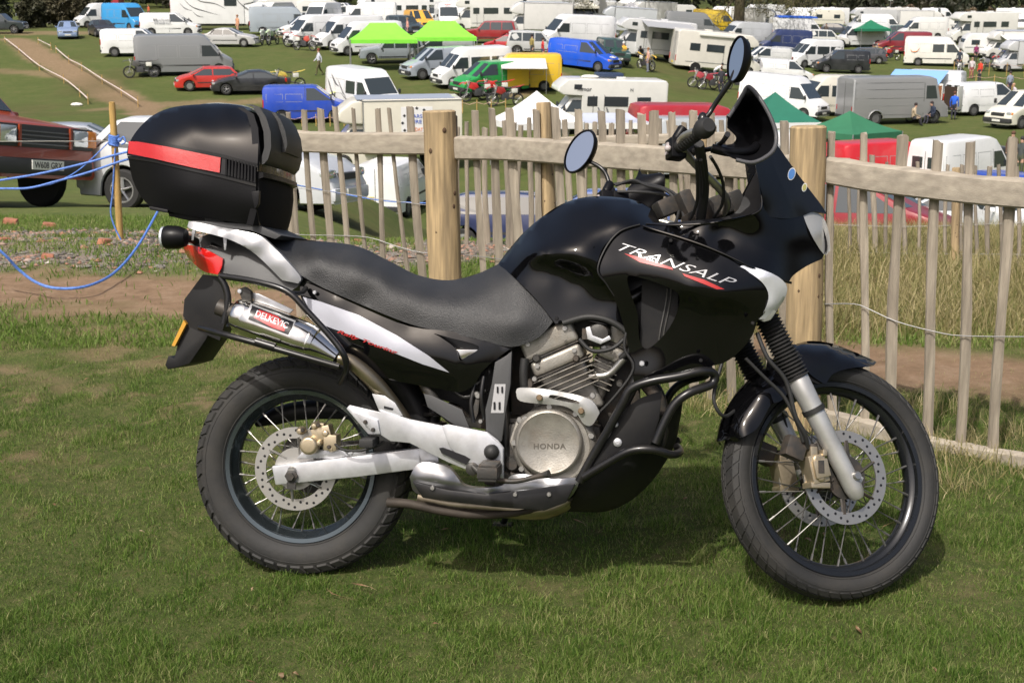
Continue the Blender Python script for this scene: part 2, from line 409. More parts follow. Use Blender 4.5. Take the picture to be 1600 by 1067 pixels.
def make_wheel(name, c, Ro, Ri, w, T, discs, nsp, blocky, rimmat=None):
    c = np.array(c, float)
    TT = (T[0], T[1]+T[0] @ c) if T is not None else (np.eye(3), c)
    wh = MB(TT)                                            # hub is the wheel's own mesh
    wh.lathe([(0.018, -0.09), (0.030, -0.085), (0.034, -0.06), (0.045, -0.058), (0.045, -0.05), (0.030, -0.045), (0.028, 0.045), (0.045, 0.05), (0.045, 0.058), (0.034, 0.06), (0.018, 0.09)], (0, 0, 0), (0, 1, 0), 20)
    wheel = wh.build(name, [castd], bike)
    ty = MB(TT); torus_mesh(ty, Ro, w, 0, 96, tyre_prof(Ro, Ri, w))
    # tread: raised blocks across the crown in staggered rows with grooves between them
    nb = 46 if blocky else 58; h = Ro-Ri
    lift = 0.0062 if blocky else 0.0035
    def surf(t):   # t in -1..1 across the tread -> (y, r)
        tp = [p for p in tyre_prof(Ro, Ri, w)][3:10]; u = (t+1)/2*(len(tp)-1); i = min(int(u), len(tp)-2); f = u-i
        return (tp[i][0]*(1-f)+tp[i+1][0]*f, tp[i][1]*(1-f)+tp[i+1][1]*f)
    rows = [(-1.0, -0.62), (-0.54, -0.12), (-0.05, 0.05), (0.12, 0.54), (0.62, 1.0)]
    for b in range(nb):
        for ri, (t0, t1) in enumerate(rows):
            off = (b + (0.5 if ri % 2 else 0.0))*2*math.pi/nb; da = 2*math.pi/nb*(0.74 if blocky else 0.86)
            sk = (0.35 if ri < 2 else -0.35 if ri > 2 else 0)*2*math.pi/nb
            vs = []
            for lift_, ins in ((-0.002, 0), (lift, 0.06)):
                for (tt, aa) in ((t0+ins*0.3, off+ins*da*0.4), (t1-ins*0.3, off+sk+ins*da*0.4), (t1-ins*0.3, off+sk+da*(1-ins*0.4)), (t0+ins*0.3, off+da*(1-ins*0.4))):
                    yy, rr = surf(tt); yy2, rr2 = surf(min(1, max(-1, tt)))
                    nx = yy/w*0.55; rr3 = rr+lift_*math.sqrt(1-nx*nx); yy3 = yy+lift_*nx
                    vs.append((rr3*math.cos(aa), yy3, rr3*math.sin(aa)))
            ty.add(vs, [(4, 5, 6, 7), (0, 1, 5, 4), (1, 2, 6, 5), (2, 3, 7, 6), (3, 0, 4, 7)])
    # sidewall bead lines
    for s in (-1, 1):
        for rr in (Ri+0.012, Ri+h*0.62):
            q = np.interp(rr, [Ri, Ri+h*0.28, Ri+h*0.5, Ri+h*0.7], [0.62, 0.93, 1.0, 0.94])
            ty.tube([(rr*math.cos(a), s*w*q, rr*math.sin(a)) for a in np.linspace(0, 2*math.pi, 64, endpoint=False)], 0.0016, 5, closed=True, sub=1)
    ty.build('tyre', rubber, wheel, smooth=50)
    rm = MB(TT); e = w*0.66
    pr = [(-e, Ri+0.010), (-e-0.006, Ri+0.004), (-e-0.004, Ri-0.008), (-e*0.72, Ri-0.010), (-e*0.5, Ri-0.024), (0, Ri-0.028), (e*0.5, Ri-0.024), (e*0.72, Ri-0.010), (e+0.004, Ri-0.008), (e+0.006, Ri+0.004), (e, Ri+0.010), (0, Ri-0.012)]
    torus_mesh(rm, 0, 0, 0, 96, pr); rm.build('rim', rimmat or rimm, wheel, smooth=50)
    mesh = None
    for k in range(nsp):
        s = -1 if k % 2 else 1; a = 2*math.pi*k/nsp; tw = (0.42 if (k//2) % 2 else -0.42)
        p0 = np.array([0.042*math.cos(a+tw*2.2), s*0.052, 0.042*math.sin(a+tw*2.2)]); p1 = np.array([(Ri-0.022)*math.cos(a), s*0.010, (Ri-0.022)*math.sin(a)])
        sp = MB(TT); sp.cyl(p0, p1, 0.0019, n=6); d = (p0-p1)/np.linalg.norm(p0-p1); sp.cyl(p1, p1+d*0.022, 0.0036, n=6)
        sp.build('spoke', spokem, wheel)
    for (yd, rd) in discs:
        dm = MB(TT); n = 72; k = 0; vs = []; fs = []
        for (r, yy) in ((rd, yd-0.0025), (rd-0.033, yd-0.0025), (rd-0.033, yd+0.0025), (rd, yd+0.0025)):
            for i in range(n): a = 2*math.pi*i/n; vs.append((r*math.cos(a), yy, r*math.sin(a)))
        for q in range(4):
            for i in range(n): fs.append((q*n+i, q*n+(i+1) % n, ((q+1) % 4)*n+(i+1) % n, ((q+1) % 4)*n+i))
        dm.add(vs, fs)
        for i in range(36):                                  # drilled holes: dark recessed eyelets
            a = 2*math.pi*i/36; rr = rd-0.0165+(0.007 if i % 3 == 0 else -0.007 if i % 3 == 1 else 0)
            for sg in (-1, 1):
                dm.lathe([(0.0042, 0), (0.0038, 0.0007)], (rr*math.cos(a), yd+sg*0.0025, rr*math.sin(a)), (0, sg, 0), 8, mi=1)
        for i in range(6):                                   # carrier arms
            a = 2*math.pi*i/6+0.2
            q0 = np.array([0.04*math.cos(a), yd, 0.04*math.sin(a)]); q1 = np.array([(rd-0.028)*math.cos(a+0.25), yd, (rd-0.028)*math.sin(a+0.25)])
            dm.tube([q0, q1], 0.008, 6, mi=2, sub=1, flat=0.5)
        dm.lathe([(0.062, -0.004), (0.062, 0.004)], (0, yd, 0), (0, 1, 0), 28, mi=2)
        dm.build('brake_disc', [discm, blackf, castd if rd > 0.13 else discm], wheel)
    ax = MB(TT); ax.lathe([(0.010, -0.135), (0.013, -0.13), (0.013, 0.13), (0.010, 0.135)], (0, 0, 0), (0, 1, 0), 10); ax.build('axle', steel, wheel)
    return wheel
make_wheel('rear_wheel', (0, 0, 0.318), 0.322, 0.222, 0.062, None, [(-0.088, 0.122)], 36, True, mat('grey_blue_rim', (0.10, 0.125, 0.14), 0.25, 0.9, 0.3))
make_wheel('front_wheel', (0, 0, 0), 0.339, 0.270, 0.047, FT, [(-0.068, 0.132), (0.068, 0.132)], 36, False)

# ------------------------------------------------------------------ swingarm, rear brake, chain guard
yS = -0.125
sa = plate('swingarm', [(424, 728), (430, 758), (560, 745), (652, 733), (662, 722), (655, 700), (560, 712)], yS, yS+0.045, alu, bike, bevel=0.005)
mb = MB(); q0 = P(430, 743, yS+.02); q1 = P(655, 717, yS+.02)
for dz in (0,): mb.prism([(q0[0], -q0[1], q0[2]+.025), (q0[0], -q0[1], q0[2]-.03), (q1[0], -q1[1], q1[2]-.03), (q1[0], -q1[1], q1[2]+.03)], [(q0[0], -q0[1]-.04, q0[2]+.025), (q0[0], -q0[1]-.04, q0[2]-.03), (q1[0], -q1[1]-.04, q1[2]-.03), (q1[0], -q1[1]-.04, q1[2]+.03)])
mb.box((q1[0]+0.03, 0, q1[2]), (0.06, 0.25, 0.07)); mb.build('swingarm_far_leg', alu, bike, bevel=0.004)
mb = MB(); c = P(456, 743, yS-0.001)
mb.lathe([(0.019, 0), (0.019, -0.010), (0.012, -0.012), (0.012, -0.022)], c, (0, 1, 0), 6); mb.box((c[0]+.001, c[1]-.006, c[2]-.028), (0.026, 0.008, 0.02)); mb.build('axle_nut', castd, bike)
# caliper
cal = MB(); c = P(487, 694, -0.11)
cal.lathe([(0.024, 0.0), (0.027, -0.006), (0.027, -0.034), (0.021, -0.040)], c, (0, 1, 0), 20)
c2 = P(505, 676, -0.105); cal.box(c2, (0.055, 0.05, 0.038), rot=rotm((0, 1, 0), R(-18)))
c3 = P(519, 690, -0.105); cal.box(c3, (0.038, 0.055, 0.045)); cal.box(P(500, 664, -.11), (0.03, 0.03, 0.014))
for (x, y, r, h_) in ((472, 672, .012, .03), (495, 664, .012, .035), (512, 676, .014, .03), (520, 700, .010, .03), (503, 690, .010, .04)): cal.lathe([(r, .01), (r, -h_*.6), (r*.6, -h_)], P(x, y, -.105), (0, 1, 0), 12)
cal.build('rear_caliper', goldm, bike, bevel=0.003)
plate('caliper_bracket', [(463, 716), (474, 704), (535, 702), (545, 712), (520, 716)], -0.108, -0.095, alu, bike)
for (x, y) in ((473, 672), (468, 694), (514, 698), (498, 664)): bolt('bolt', x, y, -0.135, 0.006, castd, bike)
ptube('rear_brake_hose', [(520, 690, -.12), (535, 702, -.15), (560, 704, -.16), (585, 698, -.16), (600, 690, -.15)], 0.004, rubb2, bike)
ptube('chain_guard', [(399, 664, .07), (430, 650, .08), (480, 640, .08), (560, 640, .08), (640, 650, .08)], [0.006, 0.028, 0.03, 0.032, 0.03], matte, bike, n=10)
# rear mudguard / hugger inner behind the tyre
ptube('inner_mudguard', [(575, 560, 0), (620, 590, 0), (652, 640, 0), (662, 690, 0)], 0.04, matte, bike, n=10)
ch = MB()
for i in range(40):
    t = i/39; a = P(470, 720, .1); b = P(700, 700, .1); ch.box(a*(1-t)+b*t+np.array([0, 0, .042]), (0.011, 0.018, 0.012)); ch.box(a*(1-t)+b*t-np.array([0, 0, .055]), (0.011, 0.018, 0.012))
ch.build('chain', castd, bike); bike_ch = None
mb = MB(); c = np.array([0, 0.10, 0.318]); mb.lathe([(0.10, -0.004), (0.10, 0.004)], c, (0, 1, 0), 42); mb.build('rear_sprocket', castd, bike)

# ------------------------------------------------------------------ frame tubes and subframe seen through the gaps
ptube('frame_tube', [(775, 560, -.10), (785, 620, -.11), (790, 700, -.11), (790, 760, -.1)], 0.017, blksteel, bike, mirror=True)
ptube('frame_tube', [(790, 545, -.10), (860, 500, -.11), (960, 480, -.11), (1080, 400, -.06), (1110, 330, -.03)], 0.018, blksteel, bike, mirror=True)
ptube('frame_tube', [(1090, 380, -.05), (1010, 560, -.11), (960, 660, -.12), (915, 750, -.12), (850, 790, -.11)], 0.016, blksteel, bike, mirror=True)
ptube('subframe_tube', [(800, 545, -.12), (700, 520, -.12), (560, 470, -.12), (440, 420, -.10), (330, 385, -.09)], 0.013, blksteel, bike, mirror=True)
ptube('subframe_strut', [(640, 560, -.13), (690, 640, -.13), (740, 680, -.12)], 0.014, castd, bike)
plate('strut_bracket', [(662, 615), (675, 618), (722, 640), (735, 672), (716, 668), (690, 650), (668, 636)], -.15, -.143, greypl, bike)
plate('battery_box', [(655, 585), (742, 590), (775, 560), (782, 600), (770, 640), (735, 650), (715, 632), (690, 625), (668, 612)], -.09, .09, matte, bike, bevel=.006)
plate('linkage_cover', [(700, 628), (732, 640), (765, 636), (765, 672), (735, 668), (700, 655)], -.07, .05, castd, bike, bevel=.006)
for pts in ([(742, 600, -.14), (736, 630, -.15), (740, 660, -.15)], [(700, 600, -.13), (725, 620, -.14), (760, 610, -.15)], [(756, 588, -.15), (752, 620, -.16), (757, 655, -.15)]): ptube('hose', pts, .006, blksteel, bike)
# shock absorber
mb = MB(); a = P(690, 560, 0); b = P(672, 690, 0); mb.cyl(a, b, 0.022)
for i in range(9):
    t = i/9; c = a*(1-t)+b*t; mb.tube([c+0.038*np.array([math.cos(k), math.sin(k), 0.02*k/6.28]) for k in np.linspace(0, 6.28, 14)], 0.006, 6, sub=1)
mb.build('shock_absorber', blksteel, bike)

# ------------------------------------------------------------------ tail: side panels, stripe, grab rail, lights
tailp, tt = skin('tail_panel', [(300, 382, -.10, 1), (325, 366, -.08), (370, 365, -.07), (400, 372, -.1), (440, 410, -.13), (468, 440, -.15), (455, 455, -.15, 1), (410, 446, -.15), (345, 428, -.13, 1), (343, 410, -.125)],
    [(370, 400, -.12), (410, 425, -.14), (350, 385, -.10)], greypl, bike, bridge=True, grid=10)
side, ts = skin('side_panel', [(468, 440, -.14, 1), (490, 446, -.145), (560, 478, -.16), (640, 510, -.165), (720, 520, -.165), (797, 545, -.165, 1), (770, 565, -.165), (752, 582, -.165), (742, 600, -.16), (722, 612, -.16), (700, 610, -.155, 1), (655, 602, -.15), (600, 590, -.15), (548, 565, -.15, 1), (520, 530, -.155), (490, 492, -.155), (472, 470, -.15)],
    [(520, 480, -.165), (560, 510, -.175), (620, 545, -.185), (680, 560, -.185), (720, 575, -.18), (600, 570, -.168), (550, 545, -.165), (650, 580, -.17), (680, 535, -.18)], gloss, bike, mirror=True,
    holes=[[(678, 521), (700, 527), (748, 541), (730, 557), (718, 563), (712, 545), (690, 528)]], grid=9, thick=0.006)
quadstrip('silver_stripe', [(473, 464), (500, 471), (560, 492), (620, 524), (670, 556), (702, 582), (660, 569), (610, 549), (560, 528), (505, 508), (488, 492)], ts, stripe_m, bike, 0.0016)
decal('lettering', 'Rally Touring', (527, 518), (621, 552), 7, ts, textr, bike, bold=0.02, shear=0.3, off=0.003)
plate('side_badge', [(697, 545), (712, 546), (747, 546), (742, 553), (722, 565), (716, 562)], -.165, -.15, chrome, bike, bevel=0.002)
plate('side_panel_inner', [(676, 516), (755, 538), (728, 570), (700, 560)], -.135, -.13, blackf, bike, mirror=True)
# grab rail
gr, tg = skin('grab_rail', [(294, 349, -.16, 1), (300, 346, -.155), (345, 355, -.16), (400, 366, -.165), (425, 384, -.165), (468, 430, -.165), (466, 443, -.165, 1), (441, 438, -.165, 1), (400, 398, -.165), (365, 377, -.165), (330, 366, -.165), (296, 357, -.16)],
    [(345, 362, -.172), (395, 384, -.175), (430, 412, -.175), (455, 436, -.172)], silver, bike, mirror=True, thick=0.02, grid=7)
plate('grab_rail_stay', [(300, 356), (306, 357), (302, 376), (299, 376)], -.155, -.15, silver, bike, mirror=True)
plate('grab_rail_stay', [(348, 368), (355, 370), (353, 391), (350, 391)], -.155, -.15, silver, bike, mirror=True)
# rear carrier plate under the box
plate('carrier', [(300, 345), (400, 350), (440, 368), (430, 374), (390, 360), (300, 352)], -.14, .14, greypl, bike)
for (a, b) in ((318, 350), (372, 398)): plate('carrier_mount', [(a, 332), (b, 334), (b+2, 362), (a+4, 356)], -.12, -.04, greypl, bike, mirror=True)
tl, _ = skin('tail_light', [(286, 385, -.06, 1), (296, 383, -.09), (320, 389, -.12), (348, 404, -.135, 1), (346, 418, -.14), (340, 429, -.14, 1), (318, 424, -.1), (299, 408, -.06), (290, 396, -.04)],
    [(315, 405, -.125), (300, 396, -.095)], redlens, bike, bridge=True, grid=7)
def indicator(c, fwd, m=None):
    mb = MB(); mb.lathe([(0.010, -.045), (0.024, -.043), (0.033, -0.02), (0.034, 0.012), (0.030, 0.02)], c, fwd, 18)
    o = mb.build('indicator', boxpl, bike); mb = MB(); mb.lathe([(0.031, 0.0), (0.030, 0.007), (0.018, 0.011)], np.array(c)+np.array(fwd)*0.019, fwd, 18); mb.build('lens', mat('clear_lens', (0.7, 0.74, 0.8), 0.1, 0.4, 1.0), o)
    return o
indicator(P(268, 371, -.21), (-1, 0, 0)); indicator(P(268, 371, -.21)*np.array([1, -1, 1]), (-1, 0, 0))
ptube('indicator_stalk', [(276, 371, -.2), (298, 374, -.13), (312, 380, -.06)], 0.011, rubb2, bike, mirror=True)
# number plate hanger and plate
hang, _ = skin('plate_hanger', [(317, 429, -.10, 1), (341, 432, -.10, 1), (358, 460, -.10, 1), (351, 505, -.10, 1), (343, 532, -.10, 1), (298, 512, -.10, 1), (286, 494, -.10, 1), (288, 468, -.10, 1)], [(320, 475, -.105)], matte, bike, thick=0.02, grid=12)
plate('plate_bracket', [(288, 496), (330, 512), (322, 530), (296, 568), (280, 573), (262, 577), (258, 570), (263, 556), (272, 560)], -.10, .10, matte, bike)
plate('number_plate', [(287, 500), (291, 506), (273, 541), (268, 540)], -.115, .115, amberp, bike, bevel=0)
# ------------------------------------------------------------------ pannier rack
ptube('pannier_rack', [(344, 431, -.2), (400, 440, -.235), (448, 455, -.25), (480, 486, -.25), (520, 530, -.25), (538, 556, -.25), (541, 578, -.22), (532, 598, -.16)], 0.009, blksteel, bike, mirror=True)
ptube('pannier_rack', [(313, 512, -.14), (345, 521, -.22), (400, 536, -.245), (470, 556, -.25), (530, 573, -.248)], 0.009, blksteel, bike, mirror=True)
ptube('rack_clamp', [(400, 534, -.245), (430, 543, -.247)], 0.013, blksteel, bike, sub=1)
ptube('pannier_rack', [(343, 433, -.2), (352, 448, -.2), (356, 470, -.2), (350, 505, -.2)], 0.010, blksteel, bike)
ptube('pannier_rack', [(448, 458, -.25), (470, 458, -.2), (478, 450, -.16)], 0.007, blksteel, bike)
# ------------------------------------------------------------------ silencer
ys = -.185; a = P(366, 489, ys); b = P(489, 537, ys); c = P(524, 558, ys); d = (b-a); L = np.linalg.norm(d)
mb = MB(); mb.lathe([(0.026, -0.004), (0.040, 0.0), (0.046, 0.010), (0.050, 0.03), (0.049, 0.034), (0.052, 0.038), (0.053, .08), (0.053, L-0.04), (0.050, L-.01), (0.046, L+0.004)], a, d, 40); sil = mb.build('silencer', chrome, bike, smooth=60)
mb = MB(); mb.lathe([(0.0515, 0), (0.0515, 0.004)], b-d/L*0.012, d, 32); mb.lathe([(0.045, 0), (0.029, 0.06), (0.026, 0.075)], b+d/L*.004, c-b, 32); mb.build('silencer_cone', chrome, sil)
mb = MB(); mb.lathe([(0.022, -.05), (0.024, -.05), (0.024, 0.01), (0.018, 0.01)], a, d, 20); mb.build('silencer_outlet', castd, sil)
sdir = d/L
def silp(px, py):      # lateral position on the canister's surface for a pixel
    best = ys-0.047
    lo, hi = ys-0.07, ys
    for it in range(24):
        mid = (lo+hi)/2; q = P(px, py, mid)-a; dist = np.linalg.norm(q-sdir*(q @ sdir))
        if dist > 0.0535: lo = mid
        else: hi = mid
    return hi
quadstrip('badge_border', [(392, 474), (462, 501), (459, 514), (453, 526), (385, 502), (386, 488)], silp, textw, sil, 0.0010, grid=7)
quadstrip('badge', [(394, 477), (459, 503), (456, 513), (450, 523), (388, 499), (390, 488)], silp, blackf, sil, 0.0022, grid=7)
quadstrip('badge_flash', [(405, 484), (434, 494), (447, 509), (444, 518), (425, 512), (396, 496)], silp, textr, sil, 0.0032, grid=7)
decal('badge_lettering', 'DELKEVIC', (400, 489), (450, 509), 10, silp, textw, sil, off=0.0045, bold=0.015)
ptube('exhaust_pipe', [(528, 560, -.185), (548, 565, -.18), (580, 592, -.16), (612, 630, -.13), (640, 668, -.1), (668, 700, -.08)], [0.017, 0.021, 0.024, 0.022, 0.020], pipem, bike, n=14)
# second silencer strap / heat shield above
plate('silencer_strap', [(393, 457), (404, 459), (458, 484), (452, 490), (420, 478), (396, 470)], -.17, -.16, alu, bike)
plate('silencer_bracket', [(372, 452), (382, 448), (392, 455), (392, 470), (378, 470)], -.19, -.17, castd, bike)
bolt('bolt', 375, 455, -.19, 0.007, alu, bike); bolt('bolt', 492, 457, -.16, 0.006, alu, bike)

# ------------------------------------------------------------------ seat
seat, tse = skin('seat', [(404, 370, 0, 1), (440, 371, 0), (500, 377, 0), (555, 384, 0), (600, 404, 0), (650, 429, 0), (700, 438, 0), (745, 428, 0), (778, 413, -.02, 1), (800, 430, -.10), (838, 468, -.14), (864, 503, -.15, 1), (840, 528, -.165), (800, 542, -.17), (755, 532, -.17), (700, 520, -.165), (640, 506, -.16), (560, 474, -.155), (490, 442, -.145), (440, 408, -.135), (412, 382, -.11)],
    [(440, 386, -.09), (500, 398, -.12), (560, 412, -.13), (600, 432, -.13), (650, 455, -.125), (700, 460, -.11), (750, 448, -.09), (500, 384, -.05), (560, 395, -.06), (600, 414, -.06), (650, 437, -.05), (700, 446, -.05),
     (520, 425, -.15), (580, 455, -.155), (650, 485, -.16), (720, 495, -.16), (770, 500, -.17), (810, 505, -.178), (780, 470, -.14), (835, 500, -.165)], vinyl, bike, bridge=True, grid=9)
# ------------------------------------------------------------------ tank
tank, tk = skin('tank', [(778, 413, -.02, 1), (795, 390, 0), (820, 362, 0), (850, 337, 0), (885, 316, 0), (925, 307, 0), (970, 309, 0), (1000, 316, 0), (1022, 330, 0, 1), (1032, 350, -.05, 1), (1005, 352, -.12), (968, 362, -.16), (945, 388, -.172), (932, 423, -.185, 1), (958, 455, -.15), (985, 520, -.14, 1), (950, 508, -.155), (905, 500, -.155), (868, 506, -.155, 1), (838, 468, -.15), (806, 436, -.12)],
    [(815, 395, -.09), (850, 362, -.085), (890, 340, -.09), (930, 332, -.095), (975, 332, -.10), (1010, 340, -.07), (850, 384, -.145), (893, 368, -.16), (935, 362, -.165), (965, 352, -.155), (835, 350, -.02), (890, 325, -.05), (930, 317, -.055), (980, 320, -.05),
     (820, 415, -.125), (846, 398, -.172), (880, 402, -.192), (910, 412, -.195), (850, 410, -.155), (880, 418, -.155), (910, 432, -.155), (860, 445, -.150), (900, 465, -.148), (940, 475, -.145)], gloss, bike, bridge=True, grid=8)
# ------------------------------------------------------------------ fairing
fair, tf = skin('fairing_side', [(1003, 353, -.15, 1), (1022, 360, -.17), (1062, 373, -.19), (1100, 386, -.20), (1140, 403, -.205), (1157, 415, -.205, 1), (1175, 427, -.205), (1195, 445, -.195), (1202, 468, -.185), (1195, 488, -.18), (1184, 500, -.175, 1), (1172, 530, -.17), (1140, 562, -.165), (1105, 574, -.165, 1), (1060, 580, -.17), (1010, 590, -.175), (992, 610, -.16, 1), (985, 560, -.16), (975, 510, -.17), (957, 460, -.19), (933, 423, -.19, 1), (946, 388, -.178), (970, 362, -.165)],
    [(1000, 378, -.195), (1050, 393, -.215), (1100, 407, -.222), (1140, 424, -.22), (985, 402, -.215), (1035, 418, -.238), (1085, 434, -.245), (1135, 448, -.24), (1170, 452, -.215), (975, 424, -.215), (1080, 452, -.25), (1130, 464, -.24),
     (1075, 475, -.215), (1130, 485, -.21), (1070, 520, -.19), (1120, 520, -.19), (1060, 555, -.178), (1150, 510, -.185), (1010, 575, -.175)], gloss, bike, mirror=True, thick=0.012,
    holes=[[(981, 432), (1000, 434), (1040, 447), (1061, 462), (1057, 490), (1040, 520), (1012, 545), (999, 530), (996, 490), (984, 455)]], grid=8)
decal('lettering', 'TRANSALP', (968, 385), (1150, 443), 13, tf, textw, fair, bold=-0.006, shear=0.5, off=0.003)
quadstrip('red_flash', [(975, 396), (1000, 402), (1050, 418), (1052, 422), (1000, 410)], tf, textr, fair, 0.003)
quadstrip('red_flash', [(1066, 427), (1100, 437), (1132, 452), (1120, 452), (1070, 432)], tf, textr, fair, 0.003)
up, tu = skin('fairing_top', [(1003, 352, -.12, 1), (1050, 353, -.165), (1110, 350, -.18), (1160, 341, -.175), (1184, 333, -.165), (1190, 322, -.155, 1), (1188, 290, -.14), (1186, 262, -.12, 1), (1210, 262, -.10), (1240, 300, -.06), (1262, 332, -.035, 1), (1285, 355, -.01), (1292, 385, 0), (1284, 405, -.01, 1), (1262, 415, -.05), (1240, 430, -.09), (1232, 442, -.11, 1), (1215, 440, -.15), (1190, 428, -.185), (1157, 414, -.205, 1), (1120, 394, -.195), (1062, 371, -.188), (1022, 359, -.172)],
    [(1060, 362, -.165), (1120, 372, -.17), (1170, 385, -.165), (1210, 400, -.14), (1130, 352, -.165), (1210, 345, -.13), (1240, 370, -.09), (1215, 310, -.12), (1260, 390, -.05), (1200, 330, -.14)], gloss, bike, mirror=True, thick=0.01, grid=8)
# inner cockpit shroud
ck, _ = skin('cockpit_shroud', [(1010, 349, -.10, 1), (1080, 345, -.13), (1145, 335, -.13), (1165, 300, -.12), (1185, 262, -.10, 1), (1192, 290, -.13), (1190, 330, -.15, 1), (1130, 350, -.16), (1050, 356, -.15)], [(1140, 342, -.14)], matte, bike, mirror=True, thick=0.006, grid=9)
# headlamp
hl, _ = skin('headlight', [(1255, 336, -.05, 1), (1270, 330, -.03), (1286, 340, 0), (1294, 365, .01), (1296, 392, .01, 1), (1288, 398, -.005), (1272, 375, -.04), (1260, 350, -.05)], [(1278, 362, -.03)], mat('headlamp_glass', (0.42, 0.42, 0.41), 0.15, 0.3, 1.0), bike, bridge=True, grid=7)
# windscreen
ws, tw = skin('windscreen', [(1176, 222, -.175, 1), (1188, 206, -.155), (1203, 204, -.13, 1), (1213, 224, -.10), (1235, 256, -.07), (1260, 290, -.035), (1283, 320, -.01), (1292, 335, .0, 1), (1272, 331, -.035), (1255, 337, -.055, 1), (1228, 342, -.11), (1196, 338, -.145, 1), (1190, 300, -.16), (1182, 268, -.17)],
    [(1215, 270, -.11), (1240, 305, -.08), (1210, 310, -.13)], screen_m, bike, mirror=True, thick=0.004, grid=8)
for (x, y, r, col) in ((1237, 272, 8, (0.10, 0.25, 0.6)), (1257, 293, 5, (0.45, 0.42, 0.15))):
    for rr, mm, of in ((r+1.6, mat('sticker_white', (0.7, 0.7, 0.7), 0.5), 0.003), (r, mat('sticker_%d' % x, col, 0.4), 0.0045)):
        quadstrip('sticker', [(x+rr*0.55*math.cos(t)-rr*.35*math.sin(t), y+rr*math.sin(t)+rr*.3*math.cos(t)) for t in np.linspace(0, 6.28, 14)[:-1]], tw, mm, ws, of, grid=6)
# front indicator / chrome fairing trim
fi, ti = skin('fairing_indicator', [(1154, 417, -.207, 1), (1165, 415, -.205), (1190, 421, -.20), (1215, 432, -.185), (1229, 446, -.165), (1228, 462, -.155), (1216, 483, -.15), (1206, 498, -.155, 1), (1186, 499, -.175, 1), (1196, 482, -.185), (1201, 462, -.19), (1194, 445, -.20), (1177, 430, -.207)],
    [(1210, 455, -.185), (1195, 430, -.207), (1208, 478, -.178)], clearl, bike, mirror=True, thick=0.012, grid=6)
plate('indicator_base', [(1190, 490), (1201, 476), (1213, 487), (1204, 500), (1194, 503), (1184, 499)], -.168, -.14, mat('grey_indicator', (0.16, 0.17, 0.15), 0.3), bike)
ptube('ridge_highlight_tube', [(1005, 353, -.158), (1022, 359, -.175), (1062, 371, -.192), (1100, 384, -.203), (1140, 401, -.208), (1175, 418, -.203), (1215, 436, -.16), (1236, 442, -.12)], 0.0035, gloss, bike, n=8)  # gloss tube added along the fairing ridge so it catches a sun highlight
ptube('lip_highlight_tube', [(1010, 350, -.13), (1050, 352, -.168), (1110, 349, -.183), (1160, 340, -.178), (1183, 332, -.168), (1190, 321, -.158), (1188, 292, -.143), (1185, 264, -.125)], 0.0035, gloss, bike, n=8)  # second gloss tube, laid on the cockpit lip for its bright sun line
ptube('panel_seam', [(1000, 351, -.150), (968, 362, -.170), (946, 388, -.184), (934, 422, -.196), (948, 444, -.192), (960, 462, -.188)], 0.0028, matte, bike, n=6)
for (x, y) in ((1128, 408), (1048, 376), (1176, 505), (1095, 563), (870, 498)): bolt('bolt', x, y, -.205 if x < 1060 or x > 1100 else -.215, 0.0055, matte, bike)
# radiator seen through the side vent
mb = MB(); c = P(1030, 495, -.13)
mb.box(c, (0.10, 0.03, 0.20))
for i in (5, 6): mb.tube([c+np.array([-.045+i*.011+.01*math.sin(t), -0.02, .085*t/1.6]) for t in np.linspace(-1.5, 1.5, 8)], 0.0018, 5, sub=1, mi=1)
mb.build('radiator', [matte, steel], bike)
plate('fairing_inner', [(975, 425), (1070, 450), (1150, 500), (1100, 575), (1000, 600), (985, 520)], -.075, -.07, blackf, bike, mirror=True)

# ------------------------------------------------------------------ engine
eng = MB(); eng.box(P(860, 715, 0), (0.30, 0.24, 0.22)); eng.box(P(800, 700, 0), (0.14, 0.2, 0.2)); engine = eng.build('engine', castd, bike, bevel=0.015)
c = P(858, 693, -.165)
mb = MB(); mb.lathe([(0.118, 0.06), (0.118, 0.012), (0.110, 0.0), (0.102, -0.004), (0.098, 0.004)], c+np.array([0.014, 0, -.006]), (0, 1, 0), 40); mb.build('clutch_housing', cast, engine)
mb = MB(); mb.lathe([(0.094, 0.02), (0.094, -0.014), (0.090, -0.020), (0.085, -0.022), (0.081, -0.0195), (0.0, -0.0195)], c+np.array([0, 0, .004]), (0, 1, 0), 48, cap=False); clu = mb.build('clutch_cover', cast, engine)
decal('lettering', 'HONDA', (834, 697), (884, 697), 9, c[1]-0.0195, mat('cast_lettering', (0.10, 0.09, 0.075), 0.6, 0.2), clu, off=0.0012, bold=0.02, spacing=1.1)
for k in range(9): 
    a_ = 2*math.pi*k/9+.3; q = c+np.array([.11*math.cos(a_)+.012, 0.0, .11*math.sin(a_)-.006]); mb = MB(); mb.lathe([(0.008, 0.01), (0.008, -0.008)], q, (0, 1, 0), 6); mb.build('bolt', steel, engine)
plate('engine_case', [(795, 690), (806, 655), (845, 640), (905, 650), (930, 690), (925, 745), (880, 750), (815, 742)], -.15, -.05, cast, engine, bevel=0.01)
plate('lower_case', [(795, 735), (815, 742), (880, 750), (915, 745), (900, 762), (800, 762)], -.14, -.02, castd, engine, bevel=0.008)
